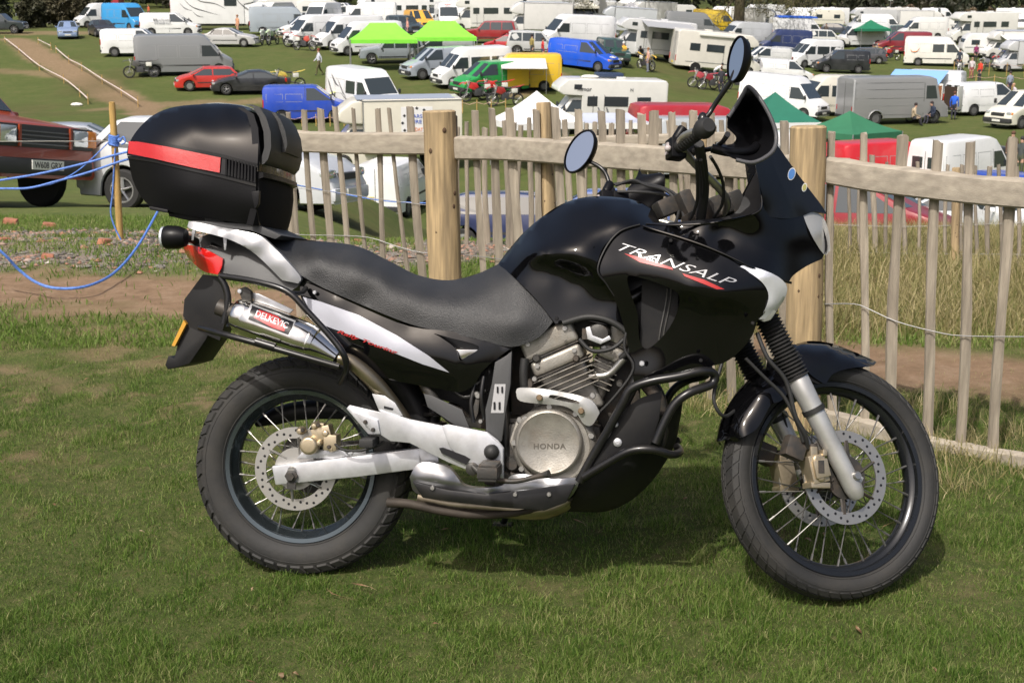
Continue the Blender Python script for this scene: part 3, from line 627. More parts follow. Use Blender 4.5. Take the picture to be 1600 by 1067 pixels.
# front/rear cylinders with fins
def cylinder_bank(a0, a1, w0, w1, yf, name):
    """a0 top pixel, a1 bottom pixel of the bank's axis; half widths in pixels; finned block"""
    A_ = P(*a0, yf); B_ = P(*a1, yf); d = B_-A_; L = np.linalg.norm(d); ex = d/L; ez = np.cross(ex, (0, 1, 0)); Rm = np.array([ex, (0, 1, 0), ez]).T
    s = 1/520.0; body = MB()
    body.box(A_+ex*L*0.5+np.array([0, 0.10, 0]), (L, 0.17, (w0+w1)*s*0.92), rot=Rm, mi=0)
    o = body.build(name, cast, engine, bevel=0.012, seg=3)
    hd = MB(); hd.box(A_+ex*L*0.09+np.array([0, 0.085, 0]), (L*0.26, 0.19, w0*2*s), rot=Rm); hd.box(A_+ex*L*0.33+np.array([0, 0.09, 0]), (L*0.17, 0.2, w0*2*s*0.94), rot=Rm)
    hd.build('cylinder_head', cast, o, bevel=0.012, seg=3)
    for i in range(5):
        f = MB(); f.box(A_+ex*L*(0.46+i*0.062)+np.array([0, 0.09, 0]), (0.0035, 0.215, (w0+w1)*s*1.12), rot=Rm); f.build('cooling_fin', cast, o, bevel=0.001, seg=1)
    g = MB()
    for i in range(2): g.box(A_+ex*L*(0.225+i*0.2)+np.array([0, 0.09, 0]), (0.004, 0.196, w0*2*s*1.02), rot=Rm)
    g.build('head_gasket', castd, o)
    for sx in (-.7, .7):
        for t in (.04, .3): mb = MB(); q = A_+ex*L*t+ez*sx*w0*s+np.array([0, -.012, 0]); mb.lathe([(0.007, 0.01), (0.007, -.006)], q, (0, 1, 0), 6); mb.build('bolt', steel, o)
    return o
cylinder_bank((852, 520), (908, 650), 42, 38, -.125, 'rear_cylinder')
cylinder_bank((974, 508), (916, 640), 19, 17, -.105, 'front_cylinder')
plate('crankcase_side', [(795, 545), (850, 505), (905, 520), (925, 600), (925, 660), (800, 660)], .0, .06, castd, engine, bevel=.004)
plate('intake_manifold', [(868, 498), (985, 480), (1000, 520), (975, 545), (925, 542), (890, 540)], -.06, .06, castd, engine, bevel=.01)
plate('front_engine_mount', [(958, 545), (1000, 540), (1000, 640), (940, 670), (925, 640)], -.04, .06, castd, engine, bevel=.006)
# carburettor / starter bits between the cylinders
mb = MB(); c = P(935, 522, -.14); mb.lathe([(0.036, 0.05), (0.036, 0), (0.028, -.012), (0.028, -.02), (0.018, -.024)], c, (0, 1, 0), 18); mb.box(c+np.array([-.03, 0.0, .0]), (0.03, 0.02, 0.03)); mb.build('carburettor', castd, engine)
plate('carburettor_bracket', [(915, 512), (922, 510), (926, 524), (942, 530), (952, 524), (955, 530), (938, 538), (918, 530)], -.172, -.165, alu, engine)
ptube('hose', [(820, 560, -.15), (818, 585, -.15), (822, 612, -.14), (840, 625, -.13)], 0.012, rubb2, engine)
ptube('hose', [(880, 505, -.15), (920, 495, -.16), (960, 505, -.16), (990, 535, -.15), (970, 560, -.13)], 0.009, rubb2, engine)
ptube('hose', [(905, 530, -.16), (925, 548, -.165), (955, 545, -.16), (975, 530, -.15)], 0.006, rubb2, engine)
ptube('coolant_pipe', [(920, 587, -.12), (950, 585, -.12), (975, 560, -.13)], 0.011, steel, engine)
ptube('cable', [(990, 480, -.16), (975, 540, -.165), (990, 575, -.165), (960, 620, -.16), (925, 655, -.15)], 0.004, rubb2, engine)
for (x, y, r) in ((847, 642, .009), (888, 644, .008), (812, 656, .009), (926, 618, .009), (835, 592, .008), (745, 615, .007), (765, 632, .007), (751, 658, .007), (747, 618, .009)): bolt('bolt', x, y, -.15, r, steel, engine)
for (x, y, r, L_) in ((838, 560, .012, .05), (826, 600, .016, .05), (900, 560, .010, .05), (968, 600, .010, .05), (800, 725, .022, .05), (790, 745, .016, .04)):
    mb = MB(); q = P(x, y, -.14); mb.lathe([(r, L_), (r, 0), (r*.7, -.008)], q, (0, 1, 0), 12); mb.build('engine_boss', castd, engine)
# curved aluminium cover over the clutch
ec, te = skin('heat_guard', [(806, 612, -.185, 1), (812, 606, -.185), (850, 608, -.19), (895, 616, -.19), (925, 626, -.19), (937, 645, -.185, 1), (925, 664, -.185), (912, 662, -.185), (900, 645, -.19), (880, 634, -.19), (845, 631, -.19), (812, 626, -.185)],
    [(850, 619, -.2), (900, 630, -.2), (922, 645, -.195)], mat('satin_aluminium', (0.50, 0.50, 0.49), 0.4, 0.6, var=.1, vscale=25, dirt=(.25, .22, .17), dscale=18, damt=.3), engine, thick=0.02, holes=[[(858, 619), (865, 617), (900, 625), (905, 631), (895, 630), (862, 623)]], grid=6)
for (x, y) in ((843, 621), (908, 642)): bolt('bolt', x, y, -.198, 0.009, mat('bronze_bolt', (0.3, 0.22, 0.14), 0.4, 0.8), ec)
# side stay (grey frame plate with label)
plate('frame_plate', [(773, 566), (790, 556), (800, 548), (798, 600), (790, 645), (784, 690), (760, 690), (758, 640), (768, 600)], -.165, -.145, greypl, bike, bevel=0.004)
plate('frame_label', [(773, 600), (790, 600), (787, 645), (767, 645)], -.1665, -.165, textw, bike, bevel=0)
decal('label_lettering', 'II', (776, 609), (786, 609), 10, -.1668, blackf, bike); decal('label_lettering', 'II', (771, 634), (782, 634), 12, -.1668, blackf, bike)
plate('linkage', [(738, 640), (745, 617), (750, 618), (747, 645), (742, 658)], -.15, -.135, castd, bike, bevel=0.002)
# ------------------------------------------------------------------ footrest hanger (silver)
fh = plate('footrest_hanger', [(541, 638), (546, 633), (594, 644), (592, 640), (640, 655), (690, 665), (700, 663), (761, 675), (778, 688), (787, 700), (787, 750), (780, 752), (740, 738), (700, 722), (660, 702), (640, 692), (610, 689), (594, 679), (575, 678)], -.185, -.172, alu, bike, bevel=0.003)
plate('hanger_step', [(690, 665), (700, 664), (761, 676), (777, 690), (786, 700), (786, 750), (770, 742), (722, 718), (702, 698)], -.192, -.186, alu, fh, bevel=0.003)
plate('hanger_slot', [(686, 700), (692, 699), (727, 712), (735, 717), (728, 726), (715, 720), (690, 708)], -.1935, -.186, blackf, fh, bevel=0)
plate('pillion_bracket', [(552, 643), (590, 656), (594, 678), (584, 678)], -.193, -.186, alu, fh)
for (x, y) in ((571, 659), (583, 671)): bolt('bolt', x, y, -.193, 0.006, castd, fh)
plate('hanger_gusset', [(581, 615), (601, 618), (617, 629), (630, 650), (612, 649), (592, 642)], -.18, -.173, alu, fh)
plate('gusset_slot', [(600, 634), (615, 638), (613, 641), (600, 638)], -.1815, -.18, blackf, fh, bevel=0)
mb = MB(); mb.ball(P(768, 706, -.20), 0.022, 16); mb.build('pivot_cap', rubb2, fh)
mb = MB(); q = P(577, 690, -.19); mb.box(q, (0.04, 0.09, 0.024)); mb.build('pillion_peg', rubb2, fh, bevel=0.004)
mb = MB(); q = P(765, 735, -.25); mb.box(q, (0.055, 0.11, 0.03)); mb.box(q+np.array([0, .0, -.018]), (0.05, 0.10, 0.012))
for i in range(5): mb.box(q+np.array([0, -.045+i*.022, .018]), (0.05, 0.006, 0.01))
mb.build('rider_peg', castd, fh, bevel=0.004)
ptube('brake_pedal', [(738, 728, -.2), (760, 745, -.22), (800, 752, -.23), (840, 744, -.24), (858, 740, -.25)], [0.008, 0.008, 0.007, 0.007, 0.012], castd, bike)
mb = MB(); q = P(738, 732, -.195); mb.lathe([(0.018, .01), (0.018, -.008), (0.010, -.012)], q, (0, 1, 0), 14); mb.build('brake_pivot', castd, bike)
# ------------------------------------------------------------------ exhaust collector, lower guard, centre stand
lg, _ = skin('exhaust_guard', [(640, 745, -.17, 1), (651, 726, -.17), (670, 722, -.17), (700, 730, -.17), (714, 745, -.175), (725, 758, -.175), (750, 762, -.175), (785, 758, -.175), (800, 742, -.175), (835, 742, -.175), (860, 748, -.175), (898, 746, -.175, 1), (905, 752, -.175), (890, 778, -.165), (850, 796, -.15, 1), (780, 790, -.15), (700, 778, -.15), (650, 770, -.155)],
    [(680, 738, -.185), (650, 748, -.18), (700, 752, -.188), (760, 768, -.19), (830, 752, -.185), (870, 762, -.188), (800, 775, -.18)], mat('brushed_dark_guard', (0.28, 0.285, 0.30), 0.28, 0.9, dirt=(0.12, 0.1, 0.07), dscale=12, damt=0.3), bike, bridge=False, thick=0.03, grid=8)
plate('guard_lower', [(643, 752), (700, 765), (760, 772), (900, 755), (885, 785), (850, 798), (770, 792), (660, 778)], -.196, -.14, blksteel, bike, bevel=0.006)
for (x, y) in ((676, 762), (805, 772), (858, 772)): bolt('bolt', x, y, -.198, 0.007, steel, bike)
ptube('collector_pipe', [(655, 775, -.12), (700, 785, -.12), (760, 790, -.11), (850, 795, -.10), (900, 770, -.08)], 0.030, pipem, bike, n=14)
ptube('centre_stand', [(606, 785, -.15), (640, 787, -.16), (690, 798, -.16), (740, 804, -.15), (790, 802, -.13), (850, 792, -.12), (890, 770, -.12)], [0.014, 0.013, 0.012, 0.012, 0.012, 0.010], rusty, bike, mirror=True)
_sf = BM.T @ (np.array([-.03, 3.90, 0.006])-BA); _sa = P(800, 760, .12)
mb = MB(); mb.tube([_sa, (_sa+_sf)/2+np.array([.01, .01, 0]), _sf], 0.010, 10); mb.build('side_stand', blksteel, bike)
mb = MB(); mb.box(_sf, (0.06, 0.045, 0.008)); mb.build('side_stand_foot', blksteel, bike)
# ------------------------------------------------------------------ bash plate and crash bars
bp, _ = skin('bash_plate', [(965, 650, -.16, 1), (1000, 640, -.165), (1040, 648, -.14), (1068, 620, -.10, 1), (1062, 660, -.06), (1052, 700, -.05), (1020, 750, -.05), (985, 782, -.05), (945, 799, -.06), (885, 799, -.09, 1), (900, 770, -.15), (930, 710, -.165)],
    [(985, 690, -.18), (950, 740, -.178), (930, 775, -.15), (1010, 700, -.165), (990, 745, -.14), (1030, 680, -.13)], matte, bike, bridge=True, grid=9)
plate('side_shield', [(955, 655), (1000, 622), (1035, 610), (1030, 655), (1015, 700), (975, 712), (930, 745), (918, 740)], -.2, -.195, matte, bike)
bolt('bolt', 965, 691, -.2, 0.012, alu, bike); bolt('bolt', 962, 663, -.2, 0.008, alu, bike); bolt('bolt', 1003, 568, -.2, 0.008, alu, bike)
ptube('crash_bar', [(905, 752, -.19), (925, 715, -.20), (950, 672, -.215), (972, 632, -.23), (985, 608, -.235), (1015, 596, -.24), (1060, 588, -.24), (1095, 580, -.23), (1115, 584, -.20), (1112, 600, -.20), (1080, 612, -.23), (1055, 630, -.235), (1038, 660, -.235), (1024, 692, -.235)], 0.0125, blksteel, bike, n=12, mirror=True)
ptube('crash_bar', [(912, 745, -.20), (950, 722, -.22), (985, 704, -.235), (1020, 702, -.235), (1048, 710, -.20), (1062, 706, -.14), (1058, 698, -.08)], 0.0115, blksteel, bike, n=12, mirror=True)
ptube('header_pipe', [(1000, 590, -.12), (1030, 630, -.11), (1030, 690, -.09), (990, 750, -.08), (920, 785, -.08)], 0.020, castd, bike, mirror=True)
# ------------------------------------------------------------------ front end (steered frame)
def ft(name, pts, r, m, n=10, sub=5, par=None, mirror=False): return ptube(name, pts, r, m, par or bike, n, sub, PF=FP, T=FT, mirror=mirror)
# fork legs: direction in front frame
fa = FP(1338, 772, -.10); fb = FP(1252, 603, -.10); fd = (fb-fa)/np.linalg.norm(fb-fa); fd[1] = 0; fd /= np.linalg.norm(fd)
for s in (1, -1):
    S = np.array([1, s, 1])
    mb = MB(FT); mb.lathe([(0.016, -.012), (0.023, 0), (0.026, .02), (0.027, .2), (0.030, .3), (0.031, .365), (0.026, .375)], fa*S, fd, 22); fl = mb.build('fork_lower', forkm, bike)
    mb = MB(FT); mb.lathe([(0.0325, .255), (0.0325, .27)], fa*S, fd, 18); mb.build('hose_clamp', rubb2, fl)
    g = MB(FT); pr = []
    for i in range(24): pr += [(0.028, .36+i*.0105), (0.037, .36+i*.0105+.005)]
    pr.append((0.028, .36+24*.0105)); g.lathe(pr, fa*S, fd, 20); g.build('fork_gaiter', rubb2, bike, smooth=20)
    mb = MB(FT); mb.lathe([(0.021, .55), (0.021, .80)], fa*S, fd, 14); mb.build('fork_tube', blksteel, bike)
    mb = MB(FT); mb.box(fa*S+fd*.035+np.array([.01, 0, 0]), (0.03, 0.03, 0.05), rot=rotm((0, 1, 0), R(28))); mb.build('axle_clamp', forkm, fl, bevel=0.004)
top = fa+fd*.64; mb = MB(FT); mb.box((top[0]-.01, 0, top[2]), (0.07, 0.26, 0.035), rot=rotm((0, 1, 0), R(-28))); mb.build('lower_yoke', castd, bike, bevel=0.006)
top = fa+fd*.80; mb = MB(FT); mb.box((top[0]-.01, 0, top[2]), (0.07, 0.25, 0.03), rot=rotm((0, 1, 0), R(-28))); mb.build('top_yoke', castd, bike, bevel=0.006)
# calipers on both sides, ahead of nothing but behind the leg
for s in (1, -1):
    c = FP(1272, 733, -.085); S = np.array([1, s, 1]); c = c*S
    mb = MB(FT); mb.box(c, (0.052, 0.055, 0.078), rot=rotm((0, 1, 0), R(-12))); mb.box(c+np.array([.004, -.03*s, .0]), (0.046, 0.014, 0.05), rot=rotm((0, 1, 0), R(-12))); mb.box(c+np.array([.005, 0, -.045]), (0.06, 0.05, 0.016)); mb.box(c+np.array([-.012, 0, .046]), (0.022, 0.05, 0.03)); mb.box(c+np.array([.018, -.012*s, .044]), (0.014, 0.04, 0.018)); mb.lathe([(.015, .02*s), (.015, -.030*s), (.010, -.034*s)], c+np.array([-.006, 0, .024]), (0, 1, 0), 14); mb.lathe([(.015, .02*s), (.015, -.030*s), (.010, -.034*s)], c+np.array([.003, 0, -.022]), (0, 1, 0), 14)
    cc = mb.build('front_caliper', goldm, bike, bevel=0.005)
    mb = MB(FT); mb.box(c+np.array([0, -.036*s, .004]), (0.018, 0.006, 0.035)); mb.cyl(c+np.array([-.0, 0, .04]), c+np.array([-.005, 0, .07]), .016); mb.build('caliper_clip', castd, cc)
    mb = MB(FT); q = FP(1240, 700, -.085)*S; mb.box(q, (0.06, 0.04, 0.06), rot=rotm((0, 1, 0), R(20))); mb.build('caliper_bracket', castd, cc, bevel=0.006)
ft('brake_hose', [(1130, 560, -.09), (1115, 620, -.09), (1130, 650, -.08), (1150, 640, -.02)], 0.005, rubb2)
ft('brake_hose', [(1183, 520, -.13), (1200, 560, -.14), (1228, 595, -.14), (1243, 650, -.13), (1258, 680, -.12), (1262, 700, -.1)], 0.006, rubb2)
ft('brake_hose', [(1165, 560, -.12), (1195, 590, -.12), (1225, 620, -.12), (1245, 660, -.12), (1255, 690, -.11)], 0.005, rubb2)
ft('speedometer_cable', [(1232, 575, .02), (1222, 620, .05), (1235, 680, .08), (1290, 745, .08)], 0.004, rubb2)
# front mudguard
fm, tfm = skin('front_mudguard', [(1240, 540, -.03, 1), (1262, 533, -.0), (1300, 537, 0), (1340, 552, 0), (1370, 565, -.01, 1), (1362, 572, -.045), (1330, 575, -.07), (1302, 584, -.078), (1290, 601, -.08, 1), (1270, 588, -.085), (1255, 572, -.085), (1244, 555, -.07)],
    [(1275, 560, -.082), (1300, 560, -.075), (1335, 565, -.055), (1262, 545, -.055), (1300, 545, -.05)], gloss, bike, bridge=False, mirror=True, thick=0.003, PF=FP, T=FT, grid=8)
fr, _ = skin('front_mudguard_rear', [(1120, 690, 0.0, 1), (1128, 655, 0), (1145, 622, 0), (1165, 598, 0), (1200, 575, -.02, 1), (1225, 580, -.075), (1240, 600, -.085, 1), (1222, 625, -.085), (1205, 632, -.088), (1192, 655, -.085), (1180, 672, -.08), (1158, 684, -.07, 1), (1152, 690, -.05), (1140, 686, -.03, 1)],
    [(1165, 640, -.065), (1185, 610, -.075), (1150, 660, -.055), (1210, 600, -.08)], gloss, bike, mirror=True, thick=0.003, PF=FP, T=FT, grid=8)
plate('fender_brace', [(1240, 545), (1262, 560), (1290, 598), (1278, 600), (1255, 590), (1236, 570)], -.075, -.065, matte, bike, PF=FP, T=FT, mirror=True)
# handlebar, grips, switchgear, levers, hand guards, mirrors
gR = FP(1095, 205, -.40); gL = gR*np.array([1, -1, 1])
mid = np.array([top[0]-.02, 0, top[2]+.07])
ft0 = MB(FT); bar = [gR+np.array([0, -.02, 0]), gR+np.array([0, .12, 0]), mid+np.array([-.01, -.16, .03]), mid+np.array([.02, -.06, 0]), mid+np.array([.02, .06, 0]), mid+np.array([-.01, .16, .03]), gL-np.array([0, .12, 0]), gL+np.array([0, .02, 0])]
ft0.tube(bar, 0.011, 12, sub=6); hb = ft0.build('handlebar', mat('bar_silver', (0.5, 0.48, 0.42), 0.3, 0.8), bike)
for s, g in ((1, gR), (-1, gL)):
    mb = MB(FT); mb.cyl(g+np.array([0, -.005*s, 0]), g+np.array([0, .125*s, 0]), 0.017, n=16)
    for i in range(8): mb.lathe([(0.0185, 0), (0.0185, .004)], g+np.array([0, (.01+i*.014)*s, 0]), (0, s, 0), 14)
    gp = mb.build('grip', rubb2, hb)
    mb = MB(FT); mb.lathe([(0.024, 0), (0.027, -.012), (0.026, -.03), (0.017, -.042)], g+np.array([0, -.004*s, 0]), (0, s, 0), 20); mb.build('bar_end_weight', rubb2, hb)
    mb = MB(FT); mb.box(g+np.array([.0, .15*s, 0]), (0.045, 0.045, 0.055)); mb.cyl(g+np.array([.0, .15*s, .025]), g+np.array([.02, .14*s, .06]), .014); mb.box(g+np.array([.04, .16*s, 0.01]), (0.05, 0.04, 0.035)); sw = mb.build('switchgear', boxpl, hb, bevel=0.006)
    mb = MB(FT); mb.box(g+np.array([-.024, .15*s, .008]), (0.006, 0.012, 0.014)); mb.box(g+np.array([-.024, .155*s, -.012]), (0.006, 0.012, 0.008)); mb.ball(g+np.array([-.03, .135*s, -.005]), 0.009); mb.build('switch_button', [mat('switch_grey', (0.45, 0.4, 0.4), 0.4)], sw)
    mb = MB(FT); mb.tube([g+np.array([.045, .15*s, 0]), g+np.array([.075, .09*s, -.01]), g+np.array([.07, .02*s, -.015]), g+np.array([.06, -.03*s, -.012])], [.008, .007, .006, .008], 8); mb.build('lever', blksteel, hb)
# hand guard shells
hg, _ = skin('hand_guard', [(1170, 136, -.36, 1), (1187, 154, -.39), (1205, 186, -.40), (1213, 215, -.40), (1206, 238, -.41), (1178, 254, -.41, 1), (1150, 250, -.40), (1125, 236, -.37), (1120, 226, -.33, 1), (1142, 226, -.34), (1150, 215, -.35), (1136, 200, -.34, 1), (1138, 182, -.34), (1152, 163, -.34), (1162, 148, -.35)],
    [(1175, 200, -.28), (1180, 220, -.30), (1165, 235, -.33), (1170, 175, -.28), (1190, 190, -.35), (1155, 200, -.29)], boxpl, hb, mirror=True, thick=-.0035, PF=FP, T=FT, grid=7)
rimg = mat('guard_rim_grey', (0.07, 0.07, 0.075), 0.5)
ft('hand_guard_rim', [(1138, 184, -.34), (1152, 163, -.34), (1161, 148, -.35), (1170, 136, -.362), (1187, 154, -.392), (1205, 186, -.402), (1213, 215, -.402), (1206, 238, -.412), (1178, 254, -.412), (1150, 250, -.40)], .0055, rimg, par=hb)
# mirrors
for s, (mx, my, yl, rx, rz, st) in ((1, (1151, 93, -.46, 10, 40, [(1098, 188, -.36), (1108, 178, -.37), (1116, 165, -.38), (1140, 130, -.43), (1150, 110, -.45)])), (-1, (906, 237, .42, 22, 31, [(955, 300, .36), (948, 275, .37), (938, 262, .38), (918, 250, .41)]))):
    c = FP(mx, my, yl); view = FC-c; view /= np.linalg.norm(view)
    # the glass faces the rider (back), shown obliquely: build it in the plane that gives its outline
    e1 = FP(mx+rx, my, yl)-c; e2 = FP(mx, my-rz, yl)-c
    tilt = (0.28 if s > 0 else 0.42)
    base = c; a1 = FP(mx+rx*(.9 if s > 0 else 1), my-rz*(.35 if s>0 else .25), yl)-c
    nrm = np.array([-math.cos(R(15)), (-1 if s > 0 else -1)*(0.18 if s > 0 else .55), 0.05]); nrm /= np.linalg.norm(nrm)
    vz = np.array([0.12, 0, 1.0]); vz -= nrm*(vz @ nrm); vz /= np.linalg.norm(vz); hz = np.cross(vz, nrm)
    W_, Hh = (0.036, 0.058) if s > 0 else (0.062, 0.064)
    def ring(k, o): return [c+nrm*o+k*(W_*math.cos(t)*(hz+0.35*vz*(1 if s > 0 else -1)*(1 if s > 0 else -1))+Hh*math.sin(t)*vz) for t in np.linspace(0, 2*math.pi, 32, endpoint=False)]
    mb = MB(FT); rings = [ring(.93, .004), ring(1.0, .004), ring(1.02, -.003), ring(.9, -.02), ring(.5, -.034), ring(.05, -.036)]
    vs = sum(rings, []); fs = [(i*32+k, i*32+(k+1) % 32, (i+1)*32+(k+1) % 32, (i+1)*32+k) for i in range(5) for k in range(32)]
    mb.add(vs, fs); mo = mb.build('mirror', boxpl, hb)
    mb = MB(FT); mb.add(ring(.94, .001), [tuple(range(32))]); mb.build('mirror_glass', mirr, mo, smooth=0)
    q = [FP(*p) for p in st]+[c-nrm*.025]; mb = MB(FT); mb.tube(q, 0.0065, 10, sub=5); mb.build('mirror_stem', blksteel, mo)
    mb = MB(FT); mb.ball(FP(*st[0]), 0.014, 10, sc=(1, 1, 1.6)); mb.build('mirror_clamp', blksteel, mo)
ft('hand_guard_arm', [(1112, 232, -.36), (1140, 238, -.37), (1172, 236, -.36), (1182, 228, -.33)], 0.012, boxpl, mirror=True)
# cables and instruments
for pts in ([(962, 290, .25), (990, 282, .2), (1010, 290, .15), (1040, 298, .08), (1062, 320, .04), (1070, 345, .0)], [(965, 300, .22), (1000, 300, .18), (1040, 305, .1), (1060, 325, .04), (1055, 350, .0)],
            [(1110, 245, -.3), (1122, 265, -.25), (1130, 290, -.2), (1128, 320, -.15), (1115, 340, -.1)], [(1095, 250, -.3), (1100, 290, -.2), (1095, 330, -.1), (1085, 350, -.05)],
            [(960, 288, .26), (1000, 286, .2), (1050, 300, .1), (1080, 335, .03)], [(1088, 250, -.3), (1090, 290, -.22), (1088, 320, -.15), (1075, 350, -.08)]):
    ft('cable', pts, 0.0045, rubb2)
ft('cable_bundle', [(1092, 225, -.31), (1098, 262, -.24), (1100, 300, -.16), (1095, 340, -.10)], 0.014, rubb2)
for (x, y, yy, sz) in ((1040, 325, .05, (.06, .05, .05)), (1068, 320, .03, (.04, .08, .07)), (1110, 330, -.03, (.07, .14, .06)), (1090, 342, -.03, (.06, .08, .05)), (1132, 325, -.0, (.05, .16, .06))):
    mb = MB(FT); mb.box(FP(x, y, yy), sz, rot=rotm((0, 1, 0), R(-25))); mb.build('cockpit_part', castd, bike, bevel=0.008)
mb = MB(FT); q = FP(1112, 328, -.06); mb.lathe([(0.022, 0), (0.02, .02)], q, (-.3, -.3, 1), 16); mb.build('ignition_lock', steel, bike)

def PB(px, py, y): return P(px, py, y*.85)
# ------------------------------------------------------------------ top box (its own thing, bolted to the carrier)
tbox = empty('top_box', M=M4, label='black domed top box with red reflector strip clamped on the motorcycle rack', cat='luggage box')
yb = -.21
low, tb = skin('box_base', [(200, 244, -.13, 1), (240, 247, -.185), (300, 262, -.205), (345, 272, yb), (400, 285, yb, 1), (400, 300, yb), (402, 330, -.20), (405, 352, -.17, 1), (350, 345, -.18), (290, 336, -.17), (240, 326, -.15, 1), (222, 310, -.13), (207, 280, -.12)],
    [(300, 300, -.205), (360, 315, -.205), (240, 290, -.17)], boxpl, tbox, bridge=True, grid=10, PF=PB)
lid, tl_ = skin('box_lid', [(198, 243, -.125, 1), (201, 226, -.12), (215, 203, -.10), (240, 180, -.08), (275, 167, -.07), (330, 163, -.06), (375, 166, -.08), (396, 180, -.15), (403, 220, -.20), (402, 262, -.213), (400, 285, -.213, 1), (345, 272, -.213), (300, 262, -.208), (240, 249, -.19)],
    [(250, 200, -.15), (300, 190, -.16), (350, 195, -.17), (385, 215, -.195), (230, 222, -.165), (300, 225, -.198), (360, 240, -.207), (220, 235, -.155), (300, 172, -.10), (350, 172, -.11)], gloss, tbox, bridge=True, crown=0.012, grid=9, PF=PB)
# front (rider side) rounded face with backrest pad: lofted across the box
def face_loft(name, prof, m, par, off=0.0, ys_=(-.215, -.19, -.12, 0, .12, .19, .215), drop=None, shrink=1.0):
    """prof: pixel column (px,py) at y=-.21 giving the face's side profile"""
    Q = [P(x, y, -.1785) for x, y in prof]; vs = []; n = len(Q)
    for yv in ys_:
        b_ = (1-(yv/0.215)**2)
        for q in Q: vs.append((q[0]+off+0.016*b_**0.6, yv*shrink*.80, q[2]))
    fs = [(i*n+k, (i+1)*n+k, (i+1)*n+k+1, i*n+k+1) for i in range(len(ys_)-1) for k in range(n-1)]
    back = [(v[0]-.02, v[1], v[2]) for v in vs]; N = len(vs)
    mb = MB(); mb.add(vs+back, fs+[tuple(i+N for i in reversed(f)) for f in fs]+[(k, k+1, k+1+N, k+N) for k in range(n-1)]+[((len(ys_)-1)*n+k+1, (len(ys_)-1)*n+k, (len(ys_)-1)*n+k+N, (len(ys_)-1)*n+k+1+N) for k in range(n-1)]
        + [(i*n, i*n+N, (i+1)*n+N, (i+1)*n) for i in range(len(ys_)-1)] + [(i*n+n-1, (i+1)*n+n-1, (i+1)*n+n-1+N, i*n+n-1+N) for i in range(len(ys_)-1)])
    return mb.build(name, m, par, smooth=50)
face_loft('lid_front', [(380, 168), (395, 178), (402, 200), (404, 230), (404, 258), (402, 272)], gloss, tbox)
face_loft('base_front', [(403, 278), (404, 300), (401, 325), (394, 352)], mat('box_front_plastic', (0.010, 0.010, 0.011), 0.7, spec=.08), tbox)
face_loft('backrest_pad', [(388, 162), (400, 166), (410, 182), (417, 205), (418, 230), (413, 248), (406, 256)], vinyl, tbox, off=0.0, ys_=(-.20, -.185, -.12, 0, .12, .185, .20))
face_loft('backrest_rib', [(404, 168), (413, 180), (421, 200), (424, 220), (420, 232)], vinyl, tbox, off=0.004, ys_=(-.10, -.09, -.05, 0, .05, .09, .10))
face_loft('lid_seam', [(402, 268), (408, 270), (408, 277), (402, 279)], boxpl, tbox, off=.004)
plate('lock_latch', [(392, 300), (405, 298), (404, 318), (398, 328)], -.186, -.17, boxpl, tbox)
quadstrip('reflector', [(201, 221), (225, 222), (260, 228), (300, 236), (345, 244), (343, 270), (300, 262), (240, 248), (215, 243), (200, 240)], lambda x, y: tl_(x, y), redrefl, tbox, 0.006, grid=8, PF=PB)
quadstrip('lid_rim', [(202, 219), (225, 219), (260, 224), (300, 232), (350, 242), (402, 256), (402, 262), (348, 247), (300, 237), (260, 229), (225, 223)], tl_, boxpl, tbox, 0.007, grid=8, PF=PB)
for i in range(10):
    x = 352+i*5; y0 = 247+i*1.1
    plate('grille_rib', [(x, y0), (x+2.4, y0+.5), (x+2.2, y0+27), (x-.4, y0+26.5)], (tl_(x, y0+10)-.008)*.85, (tl_(x, y0+10)+.004)*.85, boxpl, tbox, bevel=0)
quadstrip('box_seam', [(199, 244), (240, 250), (300, 264), (345, 274), (400, 288), (400, 292), (345, 278), (300, 268), (240, 254), (200, 248)], lambda x, y: tb(x, y+3), matte, tbox, 0.005, grid=8, PF=PB)
plate('box_mount', [(232, 322), (262, 328), (262, 333), (234, 328)], -.15, .15, matte, tbox)
plate('box_foot', [(262, 330), (300, 336), (400, 352), (398, 362), (300, 346), (264, 338)], -.11, .11, matte, tbox)
def vnoise(x, y, seed=0):
    def h(i, j):
        v = np.sin(i*127.1+j*311.7+seed*74.7)*43758.5453; return v-np.floor(v)
    x = np.asarray(x, float); y = np.asarray(y, float); i = np.floor(x); j = np.floor(y); f = x-i; g = y-j; f = f*f*(3-2*f); g = g*g*(3-2*g)
    return (h(i, j)*(1-f)+h(i+1, j)*f)*(1-g)+(h(i, j+1)*(1-f)+h(i+1, j+1)*f)*g
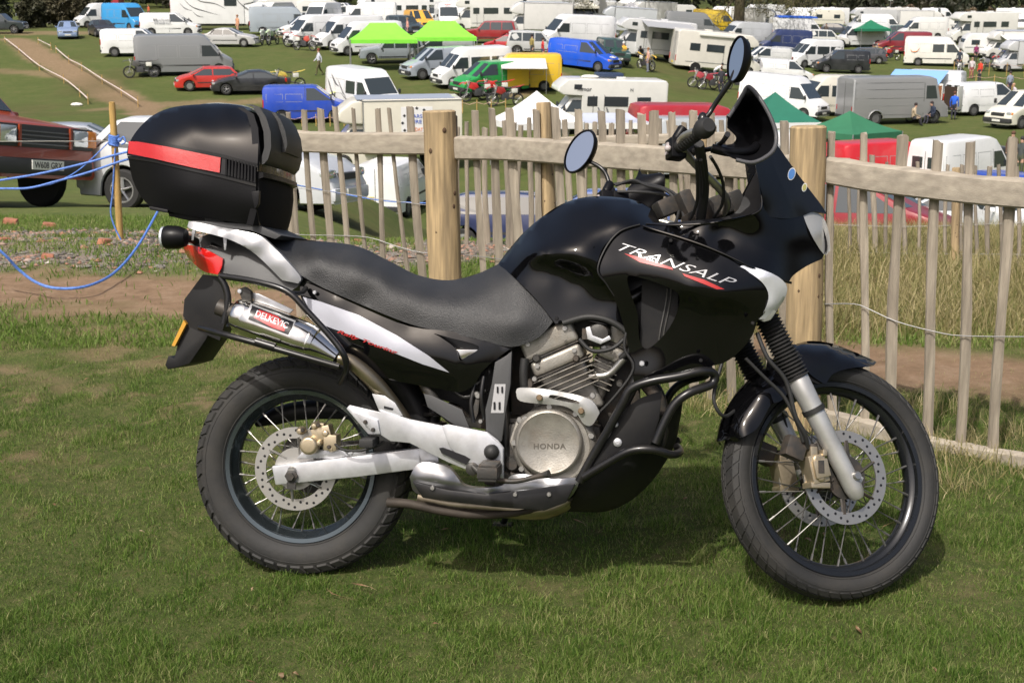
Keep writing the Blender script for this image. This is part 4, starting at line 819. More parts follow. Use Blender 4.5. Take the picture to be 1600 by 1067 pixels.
# ================================================================== TERRAIN
def sm(a, b, x): t = np.clip((x-a)/(b-a), 0, 1); return t*t*(3-2*t)
_RP = [(-80, -0.3), (0, 0), (9.3, 0), (12, -0.45), (15, -1.05), (20, -2.0), (28, -3.5), (38, -4.8), (46, -5.4), (50, -5.15), (55, -4.8), (62, -4.45), (70, -4.0), (78, -3.3), (82, -2.8), (89, -2.05), (97, -1.3), (106, -.5), (122, .4), (145, 1.0), (170, 1.6), (210, 2.2), (300, 6), (600, 26), (1200, 60), (3000, 75)]
_LP = [(-80, -0.3), (0, 0), (9.3, 0), (14, -.45), (20.5, -1.33), (28, -2.1), (36, -2.6), (46, -2.9), (60, -3.15), (70, -3.25), (78, -2.95), (86, -2.35), (97, -1.3)]
_QP = [(-80, -0.3), (0, 0), (9.3, 0), (12, -0.45), (15, -1.05), (20, -2.0), (28, -3.5), (38, -4.8), (46, -5.4), (54, -5.2), (62, -5.0), (75, -4.9), (85, -4.6), (100, -3.9), (111, -3.4), (125, -2.7), (150, -.9), (170, -.3), (210, .5), (300, 4), (600, 24), (1200, 58), (3000, 75)]
def tz(X, Y):
    X = np.asarray(X, float); Y = np.asarray(Y, float)
    uq = sm(.0, .27, X/np.maximum(Y, 5))
    prof = lambda yy: np.interp(yy, [p[0] for p in _RP], [p[1] for p in _RP])*(1-uq)+np.interp(yy, [p[0] for p in _QP], [p[1] for p in _QP])*uq
    zr = prof(Y)
    # soften the profile
    for d in (-1.0, 1.0): zr = zr+prof(Y+d*np.clip(Y*.04, 0, 3))
    zr = zr/3
    zl = np.interp(Y, [p[0] for p in _LP], [p[1] for p in _LP])
    t = np.clip((-1.2-X)/2.4, 0, 1); t = t*t*(3-2*t); t = t*np.clip((40-Y)/12, 0, 1); u_ = X/np.maximum(Y, 5); t2 = np.clip((-.18-u_)/.12, 0, 1); t2 = t2*t2*(3-2*t2)*np.clip((95-Y)/12, 0, 1)*np.clip((Y-14)/8, 0, 1); t = np.maximum(t, t2)
    z = zr*(1-t)+zl*t
    z = z+(.5*(vnoise(X*6.5, Y*6.5, 61)-.5)+.5*(vnoise(X*15, Y*15, 62)-.5))*.030*np.clip((9-Y)/3, 0, 1)*(Y > 0)
    return z+0.010*np.sin(X*2.1+Y*1.3)*np.sin(Y*1.7-X*.6)*np.clip(Y/5, 0, 1)*(np.abs(X-.1) > -1)*np.clip(np.abs(Y-3.5)*1.2, 0, 1)
def hit(px, py, dmin=44.0):
    """where the pixel's ray meets the ground, not nearer than dmin"""
    r = ray(px, py); ds = np.concatenate([np.arange(dmin, 60, .1), np.geomspace(60, 900, 700)])
    pts = CAM[None]+ds[:, None]*r[None]; dz = pts[:, 2]-tz(pts[:, 0], pts[:, 1]); i = int(np.argmax(dz <= 0))
    if dz[i] > 0: i = len(ds)-1
    return pts[i]
def at_depth(px, d):
    X = (px-800)/FPX*d; Y = d/math.cos(PITCH)
    for _ in range(6):
        z = float(tz(X, Y)); Y = (d-(1.6-z)*math.sin(PITCH))/math.cos(PITCH)
    return np.array([X, Y, float(tz(X, Y))])
def proj(p):
    p = np.atleast_2d(p)-CAM; z = p@_F; return 800+FPX*(p@_R)/z, 533.5-FPX*(p@_U)/z, z
def fbm(x, y, seed=0): return (vnoise(x, y, seed)+.5*vnoise(x*2.1, y*2.1, seed+1)+.25*vnoise(x*4.3, y*4.3, seed+2))/1.75
def masks(X, Y):
    """dirt, gravel, dry grass, field wear: what grows or lies where on the ground (world coordinates)"""
    n = fbm(X*.9, Y*.9, 3); n2 = fbm(X*3, Y*3, 9)
    c = np.interp(X, [-6, -3.1, -2, -1, 0, 1.2, 2.2, 4], [8.3, 7.7, 7.5, 7.25, 6.85, 6.25, 5.72, 5.35])
    wdt = np.interp(X, [-5, -2, 0, 2, 4], [.85, .75, .45, .7, .75])
    dirt = 1-sm(.45, 1.0, np.abs(Y-c)/wdt+(n-.5)*1.0+(n2-.5)*.6)
    wear = sm(.48, .72, .55*fbm(X*1.3+7, Y*1.7, 21)+.45*fbm(X*5, Y*6, 23))*sm(4.3, 5.6, Y-.25*X)*(1-sm(7.6, 8.6, Y))*.55*(1-sm(-.2, .6, X))
    spots = sm(.60, .76, .4*fbm(X*2.2, Y*2.6, 33)+.6*fbm(X*11, Y*13, 35))*np.clip((Y-2.5)/4, .12, .6)*(Y < 9.5)
    grav = sm(8.15, 8.6, Y+(n-.5)*1.1)*(1-sm(10.4, 11.4, Y+(n-.5)))*(1-sm(-.6, .3, X+(n-.5)))
    dry = sm(6.2, 6.9, Y+(n-.5)*.8)*(1-sm(11.5, 13, Y))*sm(.4, 1.2, X)
    far = sm(.50, .72, fbm(X*.16, Y*.10, 5))*(Y > 20)*.6
    return np.clip(np.maximum(dirt, np.maximum(wear, spots)), 0, 1), np.clip(grav, 0, 1), np.clip(dry, 0, 1), np.clip(far, 0, 1)

us = np.concatenate([-np.geomspace(30, 1.08, 22), np.linspace(-1.05, 1.05, 260), np.geomspace(1.08, 30, 22)])
ysr = np.concatenate([np.linspace(-60, 1.5, 20), np.arange(1.6, 12, .045), np.arange(12, 50, .4), np.geomspace(50, 230, 150), np.geomspace(236, 3000, 24)])
GX = us[None, :]*np.maximum(4.5, np.abs(ysr)*.55)[:, None]; GY = np.repeat(ysr[:, None], len(us), 1)
GZ = tz(GX, GY)
nr, nc = GX.shape
V = np.stack([GX.ravel(), GY.ravel(), GZ.ravel()], 1)
ii = np.arange(nr*nc).reshape(nr, nc); Fq = np.stack([ii[:-1, :-1], ii[:-1, 1:], ii[1:, 1:], ii[1:, :-1]], -1).reshape(-1, 4)
gme = bpy.data.meshes.new('ground'); gme.from_pydata(V.tolist(), [], Fq.tolist())
d, g, dr, fr_ = masks(V[:, 0], V[:, 1])
# the worn track between the tape lines and the muddy lane to the left, laid out on the hillside
def band(p, q, w0, w1):
    a, b = p[:2], q[:2]; ab = b-a; L = np.linalg.norm(ab); t = np.clip(((V[:, :2]-a)@ab)/L**2, 0, 1)
    dd = np.linalg.norm(V[:, :2]-(a+t[:, None]*ab), axis=1); return 1-sm(.55, 1.1, dd/(w0+(w1-w0)*t)+(fbm(V[:, 0]*.5, V[:, 1]*.5, 8)-.5)*.9)
TR = [hit(25, 62), hit(70, 92), hit(140, 128), hit(215, 166), hit(250, 190)]
tr = np.zeros(len(V))
for a_, b_ in zip(TR[:-1], TR[1:]): tr = np.maximum(tr, band(a_, b_, 1.6, 1.5))
for (p, q, wd) in (((35, 52), (140, 52), 4), ((860, 115), (800, 150), 1.2), ((330, 160), (160, 172), 1.2), ((0, 112), (110, 118), 1.4), ((250, 165), (480, 150), 1.0), ((430, 58), (520, 62), 1.5)):
    tr = np.maximum(tr, band(hit(*p), hit(*q), wd, wd)*.8)
d = np.maximum(d, tr*.88); 
ca = gme.color_attributes.new('mask', 'FLOAT_COLOR', 'POINT')
ca.data.foreach_set('color', np.stack([d, g, dr, fr_], 1).astype(np.float32).ravel())
gm = bpy.data.materials.new('ground_soil_and_turf'); gm.use_nodes = True; nt = gm.node_tree; L = nt.links.new
bs = nt.nodes['Principled BSDF']; bs.inputs['Roughness'].default_value = 0.95; bs.inputs['Specular IOR Level'].default_value = 0.15
at = nt.nodes.new('ShaderNodeAttribute'); at.attribute_name = 'mask'
sp = nt.nodes.new('ShaderNodeSeparateColor'); L(at.outputs['Color'], sp.inputs[0])
tc = nt.nodes.new('ShaderNodeTexCoord')
def noise(scale, det=6, rough=.6):
    n = nt.nodes.new('ShaderNodeTexNoise'); n.inputs['Scale'].default_value = scale; n.inputs['Detail'].default_value = det; n.inputs['Roughness'].default_value = rough; L(tc.outputs['Object'], n.inputs['Vector']); return n.outputs['Fac']
def ramp(f, stops):
    r = nt.nodes.new('ShaderNodeValToRGB'); e = r.color_ramp.elements; e[0].position = stops[0][0]; e[0].color = (*stops[0][1], 1); e[1].position = stops[-1][0]; e[1].color = (*stops[-1][1], 1)
    for s_ in stops[1:-1]: q = e.new(s_[0]); q.color = (*s_[1], 1)
    L(f, r.inputs[0]); return r.outputs[0]
def mix(f, a, b):
    m = nt.nodes.new('ShaderNodeMixRGB'); L(f, m.inputs[0]); L(a, m.inputs[1]); L(b, m.inputs[2]); return m.outputs[0]
grass_c = mix(noise(.35, 8, .7), ramp(noise(9, 10, .75), [(.3, (.055, .08, .02)), (.5, (.10, .135, .037)), (.72, (.18, .17, .07))]), ramp(noise(1.7, 10, .7), [(.3, (.07, .10, .025)), (.5, (.12, .145, .042)), (.7, (.20, .165, .075))]))
dirt_c = ramp(noise(6, 12, .75), [(.25, (.14, .09, .055)), (.5, (.26, .175, .11)), (.75, (.36, .26, .18))])
grav_c = ramp(noise(60, 8, .8), [(.3, (.13, .105, .08)), (.5, (.24, .20, .165)), (.66, (.36, .32, .28)), (.75, (.33, .17, .11))])
dry_c = ramp(noise(14, 9, .8), [(.3, (.11, .11, .04)), (.5, (.23, .19, .09)), (.7, (.36, .28, .15))])
nearf = nt.nodes.new('ShaderNodeMapRange'); gq = nt.nodes.new('ShaderNodeNewGeometry'); sq = nt.nodes.new('ShaderNodeSeparateXYZ'); L(gq.outputs['Position'], sq.inputs[0]); L(sq.outputs['Y'], nearf.inputs['Value']); nearf.inputs['From Min'].default_value = 5; nearf.inputs['From Max'].default_value = 8; nearf.inputs['To Min'].default_value = .8; nearf.inputs['To Max'].default_value = 0
grass_c = mix(nearf.outputs[0], grass_c, ramp(noise(22, 10, .8), [(.3, (.035, .05, .014)), (.5, (.07, .09, .026)), (.7, (.17, .13, .07))]))
c1 = mix(sp.outputs[2], grass_c, dry_c); c2 = mix(sp.outputs[1], c1, grav_c); c3 = mix(sp.outputs[0], c2, dirt_c)
worn = ramp(noise(.8, 10, .8), [(.3, (.075, .075, .028)), (.7, (.16, .12, .06))]); c3 = mix(at.outputs['Alpha'], c3, worn)
gp = nt.nodes.new('ShaderNodeNewGeometry'); sx = nt.nodes.new('ShaderNodeSeparateXYZ'); L(gp.outputs['Position'], sx.inputs[0]); mr_ = nt.nodes.new('ShaderNodeMapRange'); mr_.inputs['From Min'].default_value = 14; mr_.inputs['From Max'].default_value = 40; mr_.inputs['To Min'].default_value = 0; mr_.inputs['To Max'].default_value = .5; L(sx.outputs['Y'], mr_.inputs['Value'])
inv = nt.nodes.new('ShaderNodeMath'); inv.operation = 'SUBTRACT'; inv.inputs[0].default_value = 1; L(sp.outputs[0], inv.inputs[1]); mu = nt.nodes.new('ShaderNodeMath'); mu.operation = 'MULTIPLY'; L(inv.outputs[0], mu.inputs[0]); L(mr_.outputs[0], mu.inputs[1])
c3 = mix(mu.outputs[0], c3, ramp(noise(.5, 12, .8), [(.3, (.035, .055, .012)), (.5, (.055, .075, .02)), (.7, (.12, .10, .045))]))
L(c3, bs.inputs['Base Color'])
bp_ = nt.nodes.new('ShaderNodeBump'); bp_.inputs['Strength'].default_value = .8; bp_.inputs['Distance'].default_value = .02; L(noise(35, 10, .8), bp_.inputs['Height']); L(bp_.outputs[0], bs.inputs['Normal'])
gme.materials.append(gm); gme.polygons.foreach_set('use_smooth', [True]*len(gme.polygons))
go = bpy.data.objects.new('ground', gme); COL.objects.link(go); go['kind'] = 'structure'

# ================================================================== GRASS
def leafmat(name, a, b, c=None, tr=.35, patch=1.1):
    """blade material: colour varies from blade to blade and in patches; the blades let some light through"""
    m = bpy.data.materials.new(name); m.use_nodes = True; nt = m.node_tree; bsn = nt.nodes['Principled BSDF']; L = nt.links.new
    at = nt.nodes.new('ShaderNodeAttribute'); at.attribute_name = 'shade'
    r = nt.nodes.new('ShaderNodeValToRGB'); e = r.color_ramp.elements; e[0].color = (*a, 1); e[1].color = (*(c or b), 1)
    if c: q = e.new(.5); q.color = (*b, 1)
    L(at.outputs['Fac'], r.inputs[0]); L(r.outputs[0], bsn.inputs['Base Color']); bsn.inputs['Roughness'].default_value = .55; bsn.inputs['Specular IOR Level'].default_value = .25
    t = nt.nodes.new('ShaderNodeBsdfTranslucent'); L(r.outputs[0], t.inputs['Color']); mx = nt.nodes.new('ShaderNodeMixShader'); mx.inputs[0].default_value = tr
    L(bsn.outputs[0], mx.inputs[1]); L(t.outputs[0], mx.inputs[2]); L(mx.outputs[0], nt.nodes['Material Output'].inputs[0]); return m
def blades(name, X, Y, h, wd, lean, shade, m, label, cat='grass', seg=2):
    n = len(X); Z = tz(X, Y)-.004; a = rng.uniform(0, 2*np.pi, n); b = rng.uniform(0, 2*np.pi, n)
    cx, sx = np.cos(a)*wd/2, np.sin(a)*wd/2; lx, ly = np.cos(b)*lean*h, np.sin(b)*lean*h
    P0 = np.stack([X, Y, Z], 1); vs = []
    W = np.stack([cx, sx, cx*0], 1); Lv = np.stack([lx, ly, lx*0], 1); up = np.array([0, 0, 1.0])
    hz = (h*np.clip(1-lean**2*.5, .22, 1))[:, None]
    v = np.stack([P0-W, P0+W, P0+Lv*.35+up*hz*.6-W*.75, P0+Lv*.35+up*hz*.6+W*.75, P0+Lv+up*hz], 1).reshape(-1, 3)
    base = (np.arange(n)*5)[:, None]
    lv = np.concatenate([base+np.array([0, 1, 3, 2])[None], base+np.array([2, 3, 4])[None]], 1).ravel()
    me = bpy.data.meshes.new(name); me.vertices.add(n*5); me.vertices.foreach_set('co', v.astype(np.float32).ravel())
    me.loops.add(n*7); me.loops.foreach_set('vertex_index', lv.astype(np.int32)); me.polygons.add(n*2)
    ls = (np.arange(n)*7)[:, None]+np.array([0, 4])[None]; me.polygons.foreach_set('loop_start', ls.ravel().astype(np.int32))
    at = me.attributes.new('shade', 'FLOAT', 'POINT'); at.data.foreach_set('value', np.repeat(shade, 5).astype(np.float32))
    me.update(calc_edges=True); me.materials.append(m); me.validate()
    o = bpy.data.objects.new(name, me); COL.objects.link(o); tag(o, label, cat, kind='stuff'); return o
def scatter(n, y0, y1, pad=.06, xr=None):
    """points spread with more of them towards the viewer's end of the strip"""
    Y = y0*(y1/y0)**rng.uniform(0, 1, n); hw = (.40+pad)*Y*1.06+.15; X = rng.uniform(-1, 1, n)*hw
    return X, Y
gmat = leafmat('grass_blades', (.055, .125, .016), (.185, .285, .055), (.44, .40, .20), tr=.5)
# closer field
n = 530000; X, Y = scatter(n, 2.45, 6.4)
dm_, gm_, drm, _ = masks(X, Y); pn = fbm(X*1.6, Y*1.6, 41); keep = rng.uniform(0, 1, n) > np.clip(dm_*1.05, 0, .93)
X, Y, pn, dk = X[keep], Y[keep], pn[keep], dm_[keep]
h = (.013+.030*sm(.38, .72, .45*fbm(X*2.3, Y*2.3, 17)+.55*fbm(X*12, Y*12, 19)))*rng.uniform(.4, 1.3, len(X))*(1-.4*dk); sh = np.clip(.02+.45*pn+.35*fbm(X*8, Y*8, 51)+rng.normal(0, .24, len(X))+.45*dk, 0, 1)
sh = np.where(rng.uniform(0, 1, len(X)) < .05, rng.uniform(.7, 1, len(X)), sh)
blades('lawn_grass', X, Y, h, rng.uniform(.0013, .0030, len(X)), rng.uniform(.15, 1.25, len(X)), sh, gmat, 'short green grass around the motorcycle with straw coloured flecks')
n = 15000; X, Y = scatter(n, 2.45, 6.6); k = (fbm(X*1.9, Y*1.9, 77) > .56) & (masks(X, Y)[0] < .4); X, Y = X[k], Y[k]
blades('tall_grass', X, Y, rng.uniform(.03, .07, len(X)), rng.uniform(.0015, .0035, len(X)), rng.uniform(.1, .9, len(X)), np.clip(rng.normal(.35, .25, len(X)), 0, 1), gmat, 'longer tufts of grass standing out of the short turf')
n = 120000; X, Y = scatter(n, 6.2, 13); dm_, gm_, drm, _ = masks(X, Y); keep = rng.uniform(0, 1, n) > np.clip(np.maximum(dm_*1.2, gm_*sm(.38, .55, fbm(X*1.2, Y*2.2, 71))*1.1), 0, .97); X, Y, dr_ = X[keep], Y[keep], drm[keep]
h = rng.uniform(.02, .065, len(X)); sh = np.clip(.3+.4*fbm(X*1.5, Y*1.5, 5)+rng.normal(0, .14, len(X))+dr_*.35, 0, 1)
blades('rough_grass', X, Y, h, rng.uniform(.004, .009, len(X)), rng.uniform(.2, .9, len(X)), sh, gmat, 'rough green grass beyond the fence')
dmat = leafmat('dry_grass_blades', (.14, .17, .05), (.34, .30, .13), (.55, .46, .27))
n = 95000; Y = rng.uniform(6.2, 11.5, n); X = rng.uniform(.2, 5.2, n); k = (masks(X, Y)[2] > rng.uniform(.1, .9, n)) & (fbm(X*1.4, Y*1.4, 12) > .28); X, Y = X[k], Y[k]
blades('dry_grass', X, Y, rng.uniform(.06, .24, len(X)), rng.uniform(.003, .006, len(X)), rng.uniform(.2, .95, len(X)), rng.uniform(0, 1, len(X)), dmat, 'long straw coloured grass behind the right part of the fence')
X = []; Y = []
for (px, py) in ((1500, 700), (1440, 720), (1560, 735), (1300, 690), (1480, 650), (1590, 690), (1390, 640), (1250, 660), (1110, 640), (1130, 590), (1470, 770)):
    c = hit(px, py, 2.0); k = 230; X.append(c[0]+rng.normal(0, .10, k)); Y.append(c[1]+rng.normal(0, .07, k))
X = np.concatenate(X); Y = np.concatenate(Y)
blades('dry_tuft', X, Y, rng.uniform(.03, .13, len(X)), rng.uniform(.002, .004, len(X)), rng.uniform(.2, 1.0, len(X)), rng.uniform(.1, 1, len(X)), dmat, 'straw and green tufts along the foot of the fence')
# dead leaves and straw lying on the turf
n = 60; X, Y = scatter(n, 2.5, 6.0); vs = []; fs = []; shd = []
for i in range(n):
    a = rng.uniform(0, 6.28); s = rng.uniform(.006, .014); l = s*rng.choice([1.6, 1.4, 3.5]); wv = s*.5 if l < 2*s else s*.14; z = float(tz(X[i], Y[i]))+rng.uniform(.008, .03); ca_, sa_ = math.cos(a), math.sin(a); o_ = len(vs); t = rng.uniform(-.5, .5)
    for (u, v_, h_) in ((-l, 0, 0), (-l*.3, wv, .004), (l*.5, wv*.8, .003), (l, 0, l*t), (l*.4, -wv, .004), (-l*.4, -wv*.9, .0)): vs.append((X[i]+u*ca_-v_*sa_, Y[i]+u*sa_+v_*ca_, z+h_+u*t*.3)); shd.append(rng.uniform(0, 1))
    fs += [(o_, o_+1, o_+5), (o_+1, o_+2, o_+4, o_+5), (o_+2, o_+3, o_+4)]
me = bpy.data.meshes.new('dead_leaves'); me.from_pydata(vs, [], fs); at = me.attributes.new('shade', 'FLOAT', 'POINT'); at.data.foreach_set('value', np.array(shd, np.float32)); me.materials.append(leafmat('dead_leaf', (.10, .05, .03), (.30, .18, .10), (.50, .42, .28))); o = bpy.data.objects.new('dead_leaves', me); COL.objects.link(o); tag(o, 'dead leaves and bits of straw lying on the short grass', 'leaves', kind='stuff')
# gravel: loose stones
def stones(name, X, Y, s, m, label):
    ico = [(0, 0, 1), (.9, 0, .3), (.28, .85, .3), (-.72, .53, .3), (-.72, -.53, .3), (.28, -.85, .3), (0, 0, -.4)]
    fi = [(0, 1, 2), (0, 2, 3), (0, 3, 4), (0, 4, 5), (0, 5, 1), (6, 2, 1), (6, 3, 2), (6, 4, 3), (6, 5, 4), (6, 1, 5)]
    n = len(X); I = np.array(ico)[None]*rng.uniform(.6, 1.3, (n, 7, 3)); a = rng.uniform(0, 6.28, n); c_, s_ = np.cos(a)[:, None], np.sin(a)[:, None]
    v = np.stack([(I[:, :, 0]*c_-I[:, :, 1]*s_), (I[:, :, 0]*s_+I[:, :, 1]*c_), I[:, :, 2]*.6], -1)*s[:, None, None]
    v[:, :, 0] += X[:, None]; v[:, :, 1] += Y[:, None]; v[:, :, 2] += tz(X, Y)[:, None]
    f = (np.array(fi)[None]+(np.arange(n)*7)[:, None, None]).reshape(-1, 3)
    me = bpy.data.meshes.new(name); me.from_pydata(v.reshape(-1, 3).tolist(), [], f.tolist())
    at = me.attributes.new('shade', 'FLOAT', 'POINT'); at.data.foreach_set('value', np.repeat(rng.uniform(0, 1, n), 7).astype(np.float32))
    me.materials.append(m); o = bpy.data.objects.new(name, me); COL.objects.link(o); tag(o, label, 'gravel', kind='stuff')
gv = leafmat('stone_colours', (.08, .072, .06), (.21, .195, .17), (.46, .43, .39), tr=0); rampn = [x for x in gv.node_tree.nodes if x.type == 'VALTORGB'][0]; q = rampn.color_ramp.elements.new(.93); q.color = (.32, .16, .10, 1)
n = 16000; X = rng.uniform(-5.2, .5, n); Y = rng.uniform(8.0, 11.3, n); k = (masks(X, Y)[1] > rng.uniform(.05, 1, n)) & (fbm(X*1.2, Y*2.2, 71) > rng.uniform(.25, .62, n)); X, Y = X[k], Y[k]
stones('gravel', X, Y, rng.uniform(.008, .026, len(X))*rng.choice([1, 1, 1, 1.7], len(X)), gv, 'loose gravel and brick rubble beside the sandy path')
brickm = mat('broken_brick', (.36, .15, .09), .85, var=.3, vscale=20, bump=.6, bscale=60)
for (px, py, s, rz, lb) in ((77, 356, .075, .5, 'orange red broken brick left of the wooden stake'), (17, 351, .09, .1, 'flat brick fragment at the left edge of the gravel'), (8, 378, .055, .8, 'small brick piece nearest the rope at the left edge'), (165, 382, .07, 1.1, 'brown stone lump just left of the stake foot'), (75, 405, .06, .2, 'half buried brick fragment on the path edge'), (560, 380, .05, .4, 'stone behind the fence left of the round post'), (490, 388, .05, .9, 'stone behind the third picket from the left')):
    c = hit(px, py, 5); mb = MB(); mb.box((0, 0, 0), (s*1.5, s, s*.7), taper=.85); o = mb.build('brick_fragment', brickm, bevel=.006); o.location = c+np.array([0, 0, s*.25]); o.rotation_euler = (.1, .15, rz); tag(o, lb, 'brick')
# sand paper: plastic bag scraps
wm = mat('white_litter', (.75, .72, .68), .6)
for (px, py, s, lb) in ((455, 372, .06, 'white scrap of litter lying by the fence below the top box'), (120, 166, .5, 'loose end of white tape on the hillside grass')):
    c = hit(px, py, 5 if py > 300 else 44); mb = MB(); mb.ball((0, 0, 0), s*.5, 8, sc=(1.4, .8, .5)); o = mb.build('litter', wm, smooth=0); o.location = c+np.array([0, 0, s*.15]); tag(o, lb, 'litter')

# ================================================================== FENCES
wood = mat('weathered_grey_wood', (.29, .252, .20), .85, var=.28, vscale=5, bump=.8, bscale=30, stretch=(9, 9, 1), dirt=(.15, .125, .095), dscale=2, damt=.6, orand=.22)
woodp = mat('fresh_post_wood', (.40, .295, .165), .85, var=.38, vscale=4, bump=1.0, bscale=18, stretch=(14, 14, 1), dirt=(.20, .155, .10), dscale=1.6, damt=.75)
woodr = mat('rail_wood', (.35, .31, .25), .85, var=.22, vscale=4, bump=.7, bscale=30, stretch=(1, 8, 10), dirt=(.24, .20, .16), dscale=1.5, damt=.4)
knot = mat('wood_knot', (.10, .06, .035), .9)
wire = mat('galvanised_wire', (.30, .30, .30), .55, .5)
class Fence:
    def __init__(s, label, cat='fence'):
        s.root = empty('picket_fence', (0, 0, 0), label=label, cat=cat)
    def plane(s, p0, p1):
        """vertical plane through two (px, depth) points"""
        a = np.array([(p0[0]-800)/FPX*p0[1], p0[1]*1.01]); b = np.array([(p1[0]-800)/FPX*p1[1], p1[1]*1.01])
        s.a = a; s.d = (b-a)/np.linalg.norm(b-a); s.n = np.array([s.d[1], -s.d[0]])   # n points towards the camera side
    def pt(s, px, py, off=0.0):
        r = ray(px, py); a = s.a+s.n*off; t = ((a-CAM[:2])@s.n)/(r[:2]@s.n); return CAM+t*r
    def picket(s, x0, y0, x1, y1, w, m=None, off=-.02, th=.011, name='picket'):
        """half-round cleft pale from top pixel to bottom pixel, w pixels wide at the top"""
        A = s.pt(x0, y0, off); B = s.pt(x1, y1, off); B = A+(B-A)*((A[2]-(tz(A[0], A[1])-.06))/(A[2]-B[2])) if B[2] > -.05 and A[2] != B[2] else B
        W = np.linalg.norm(s.pt(x0+w, y0, off)-A)/2; d3 = np.array([s.d[0], s.d[1], 0]); n3 = np.array([s.n[0], s.n[1], 0]); mb = MB(); N = 7; rings = []
        ph = random.uniform(0, 9)
        for i in range(N):
            t = i/(N-1); c = B+(A-B)*t+d3*math.sin(ph+t*5)*.007+n3*math.cos(ph*2+t*4)*.004; wv = W*(1.06-.12*t+random.uniform(-.13, .13))
            rings.append([c-d3*wv, c-d3*wv*.55+n3*th*.85, c+d3*wv*.1+n3*th*random.uniform(.9, 1.15), c+d3*wv*.7+n3*th*.7, c+d3*wv, c+d3*wv*.5-n3*th*.5, c-d3*wv*.5-n3*th*.5])
        k = 7; vs = sum(rings, []); vs = [v+np.array([0, 0, (random.uniform(-.006, .006) if i >= (N-1)*k else 0)]) for i, v in enumerate(vs)]
        fs = [(i*k+j, i*k+(j+1) % k, (i+1)*k+(j+1) % k, (i+1)*k+j) for i in range(N-1) for j in range(k)]+[tuple(range((N-1)*k, N*k)), tuple(reversed(range(k)))]
        mb.add(vs, fs); return mb.build(name, m or wood, s.root, smooth=14)
    def post(s, x0, y0, x1, y1, w, off=0.0, m=None, square=False):
        A = s.pt(x0, y0, off); B = s.pt(x1, y1, off); B = B+(B-A)*((B[2]+.25)/(A[2]-B[2])) if B[2] > -.2 else B
        Rr = np.linalg.norm(s.pt(x0+w, y0, off)-A)/2; mb = MB(); prof = []; Lh = np.linalg.norm(A-B); N = 14
        mb.lathe([(Rr*(1.04-.05*i/N)*(1+random.uniform(-.02, .02)), Lh*i/N) for i in range(N)]+[(Rr, Lh-.006), (Rr*.9, Lh)], B, A-B, 22)
        o = mb.build('post', m or woodp, s.root, smooth=40)
        for _ in range(5):
            t = random.uniform(.45, .95); a = random.uniform(-2.6, -.5); c = B+(A-B)*t+np.array([math.cos(a), math.sin(a), 0])*Rr*.985
            kb = MB(); kb.ball((0, 0, 0), Rr*.13, 8, sc=(1, .35, 1.3)); q = kb.build('knot', knot, o); q.location = c; q.rotation_euler = (0, 0, a+math.pi/2)
        return o
    def rail(s, pts, h, off=.02, th=.04, m=None, name='rail'):
        """pts: pixel (px, py) of the top edge; h: pixel heights"""
        n = len(pts); n3 = np.array([s.n[0], s.n[1], 0]); T = [s.pt(p[0], p[1], off) for p in pts]; Bt = [s.pt(p[0], p[1]+hh, off) for p, hh in zip(pts, h)]
        T = cr(T, 5) if n > 2 else np.array([T[0]+(T[1]-T[0])*t for t in np.linspace(0, 1, 8)]); Bt = cr(Bt, 5) if n > 2 else np.array([Bt[0]+(Bt[1]-Bt[0])*t for t in np.linspace(0, 1, 8)])
        vs = []; N = len(T)
        for i in range(N):
            j = random.uniform(-.003, .003); z = np.array([0, 0, j])
            H = T[i]-Bt[i]; vs += [T[i]+z-n3*th, T[i]+z-H*.04, T[i]-H*.10+n3*.008, Bt[i]+H*.5+n3*.012, Bt[i]+H*.1+n3*.008, Bt[i]+H*.03, Bt[i]-n3*th]
        k = 7; fs = [(i*k+j, i*k+(j+1) % k, (i+1)*k+(j+1) % k, (i+1)*k+j) for i in range(N-1) for j in range(k)]+[tuple(range(k)), tuple(reversed(range((N-1)*k, N*k)))]
        mb = MB(); mb.add(vs, fs); return mb.build(name, m or woodr, s.root, smooth=35)
    def wire(s, pts, off=.0, r=.0022):
        mb = MB(); mb.tube([s.pt(*p, off) for p in pts], r, 5, sub=3); return mb.build('wire', wire, s.root)
f1 = Fence('near cleft pale fence with round posts standing behind the motorcycle')
f1.plane((440, 6.85), (690, 6.45))
f1.rail([(428, 203), (520, 207), (600, 207), (676, 208)], [34, 34, 36, 35], off=.02)
for p in ((433, 182, 452, 345, 9), (448, 176, 466, 380, 9), (475, 171, 491, 380, 9), (502, 170, 517, 400, 12), (524, 166, 544, 405, 9), (551, 170, 574, 410, 7), (588, 170, 601, 420, 9), (609, 170, 637, 440, 7), (640, 168, 662, 450, 13)): f1.picket(*p)
f1.wire([(430, 361), (470, 367), (520, 368), (575, 371), (620, 385), (660, 395), (700, 396)], off=.0)
f1.wire([(440, 292), (520, 300), (600, 312), (676, 322)], off=.0, r=.0015)
f1.plane((690, 6.45), (1262, 4.98))
f1.post(686, 173, 697, 470, 36, off=.05)
f1.rail([(703, 213), (780, 214), (860, 219), (960, 224), (1070, 231), (1160, 238), (1240, 243)], [38, 38, 38, 42, 43, 43, 43], off=.02)
x = 711
for (xt, yt, xb, w_) in ((707, 182, 716, 12), (743, 174, 757, 11), (768, 170, 783, 13), (797, 170, 818, 16), (835, 171, 846, 11), (868, 167, 884, 14), (905, 172, 916, 14), (938, 175, 948, 13), (970, 172, 978, 15), (1000, 178, 1006, 14), (1019, 173, 1022, 16), (1050, 176, 1052, 13), (1084, 174, 1085, 15), (1108, 178, 1110, 14), (1140, 180, 1141, 14), (1172, 182, 1172, 15), (1205, 186, 1204, 14), (1226, 190, 1224, 14)):
    f1.picket(xt, yt, xb, 480, w_)
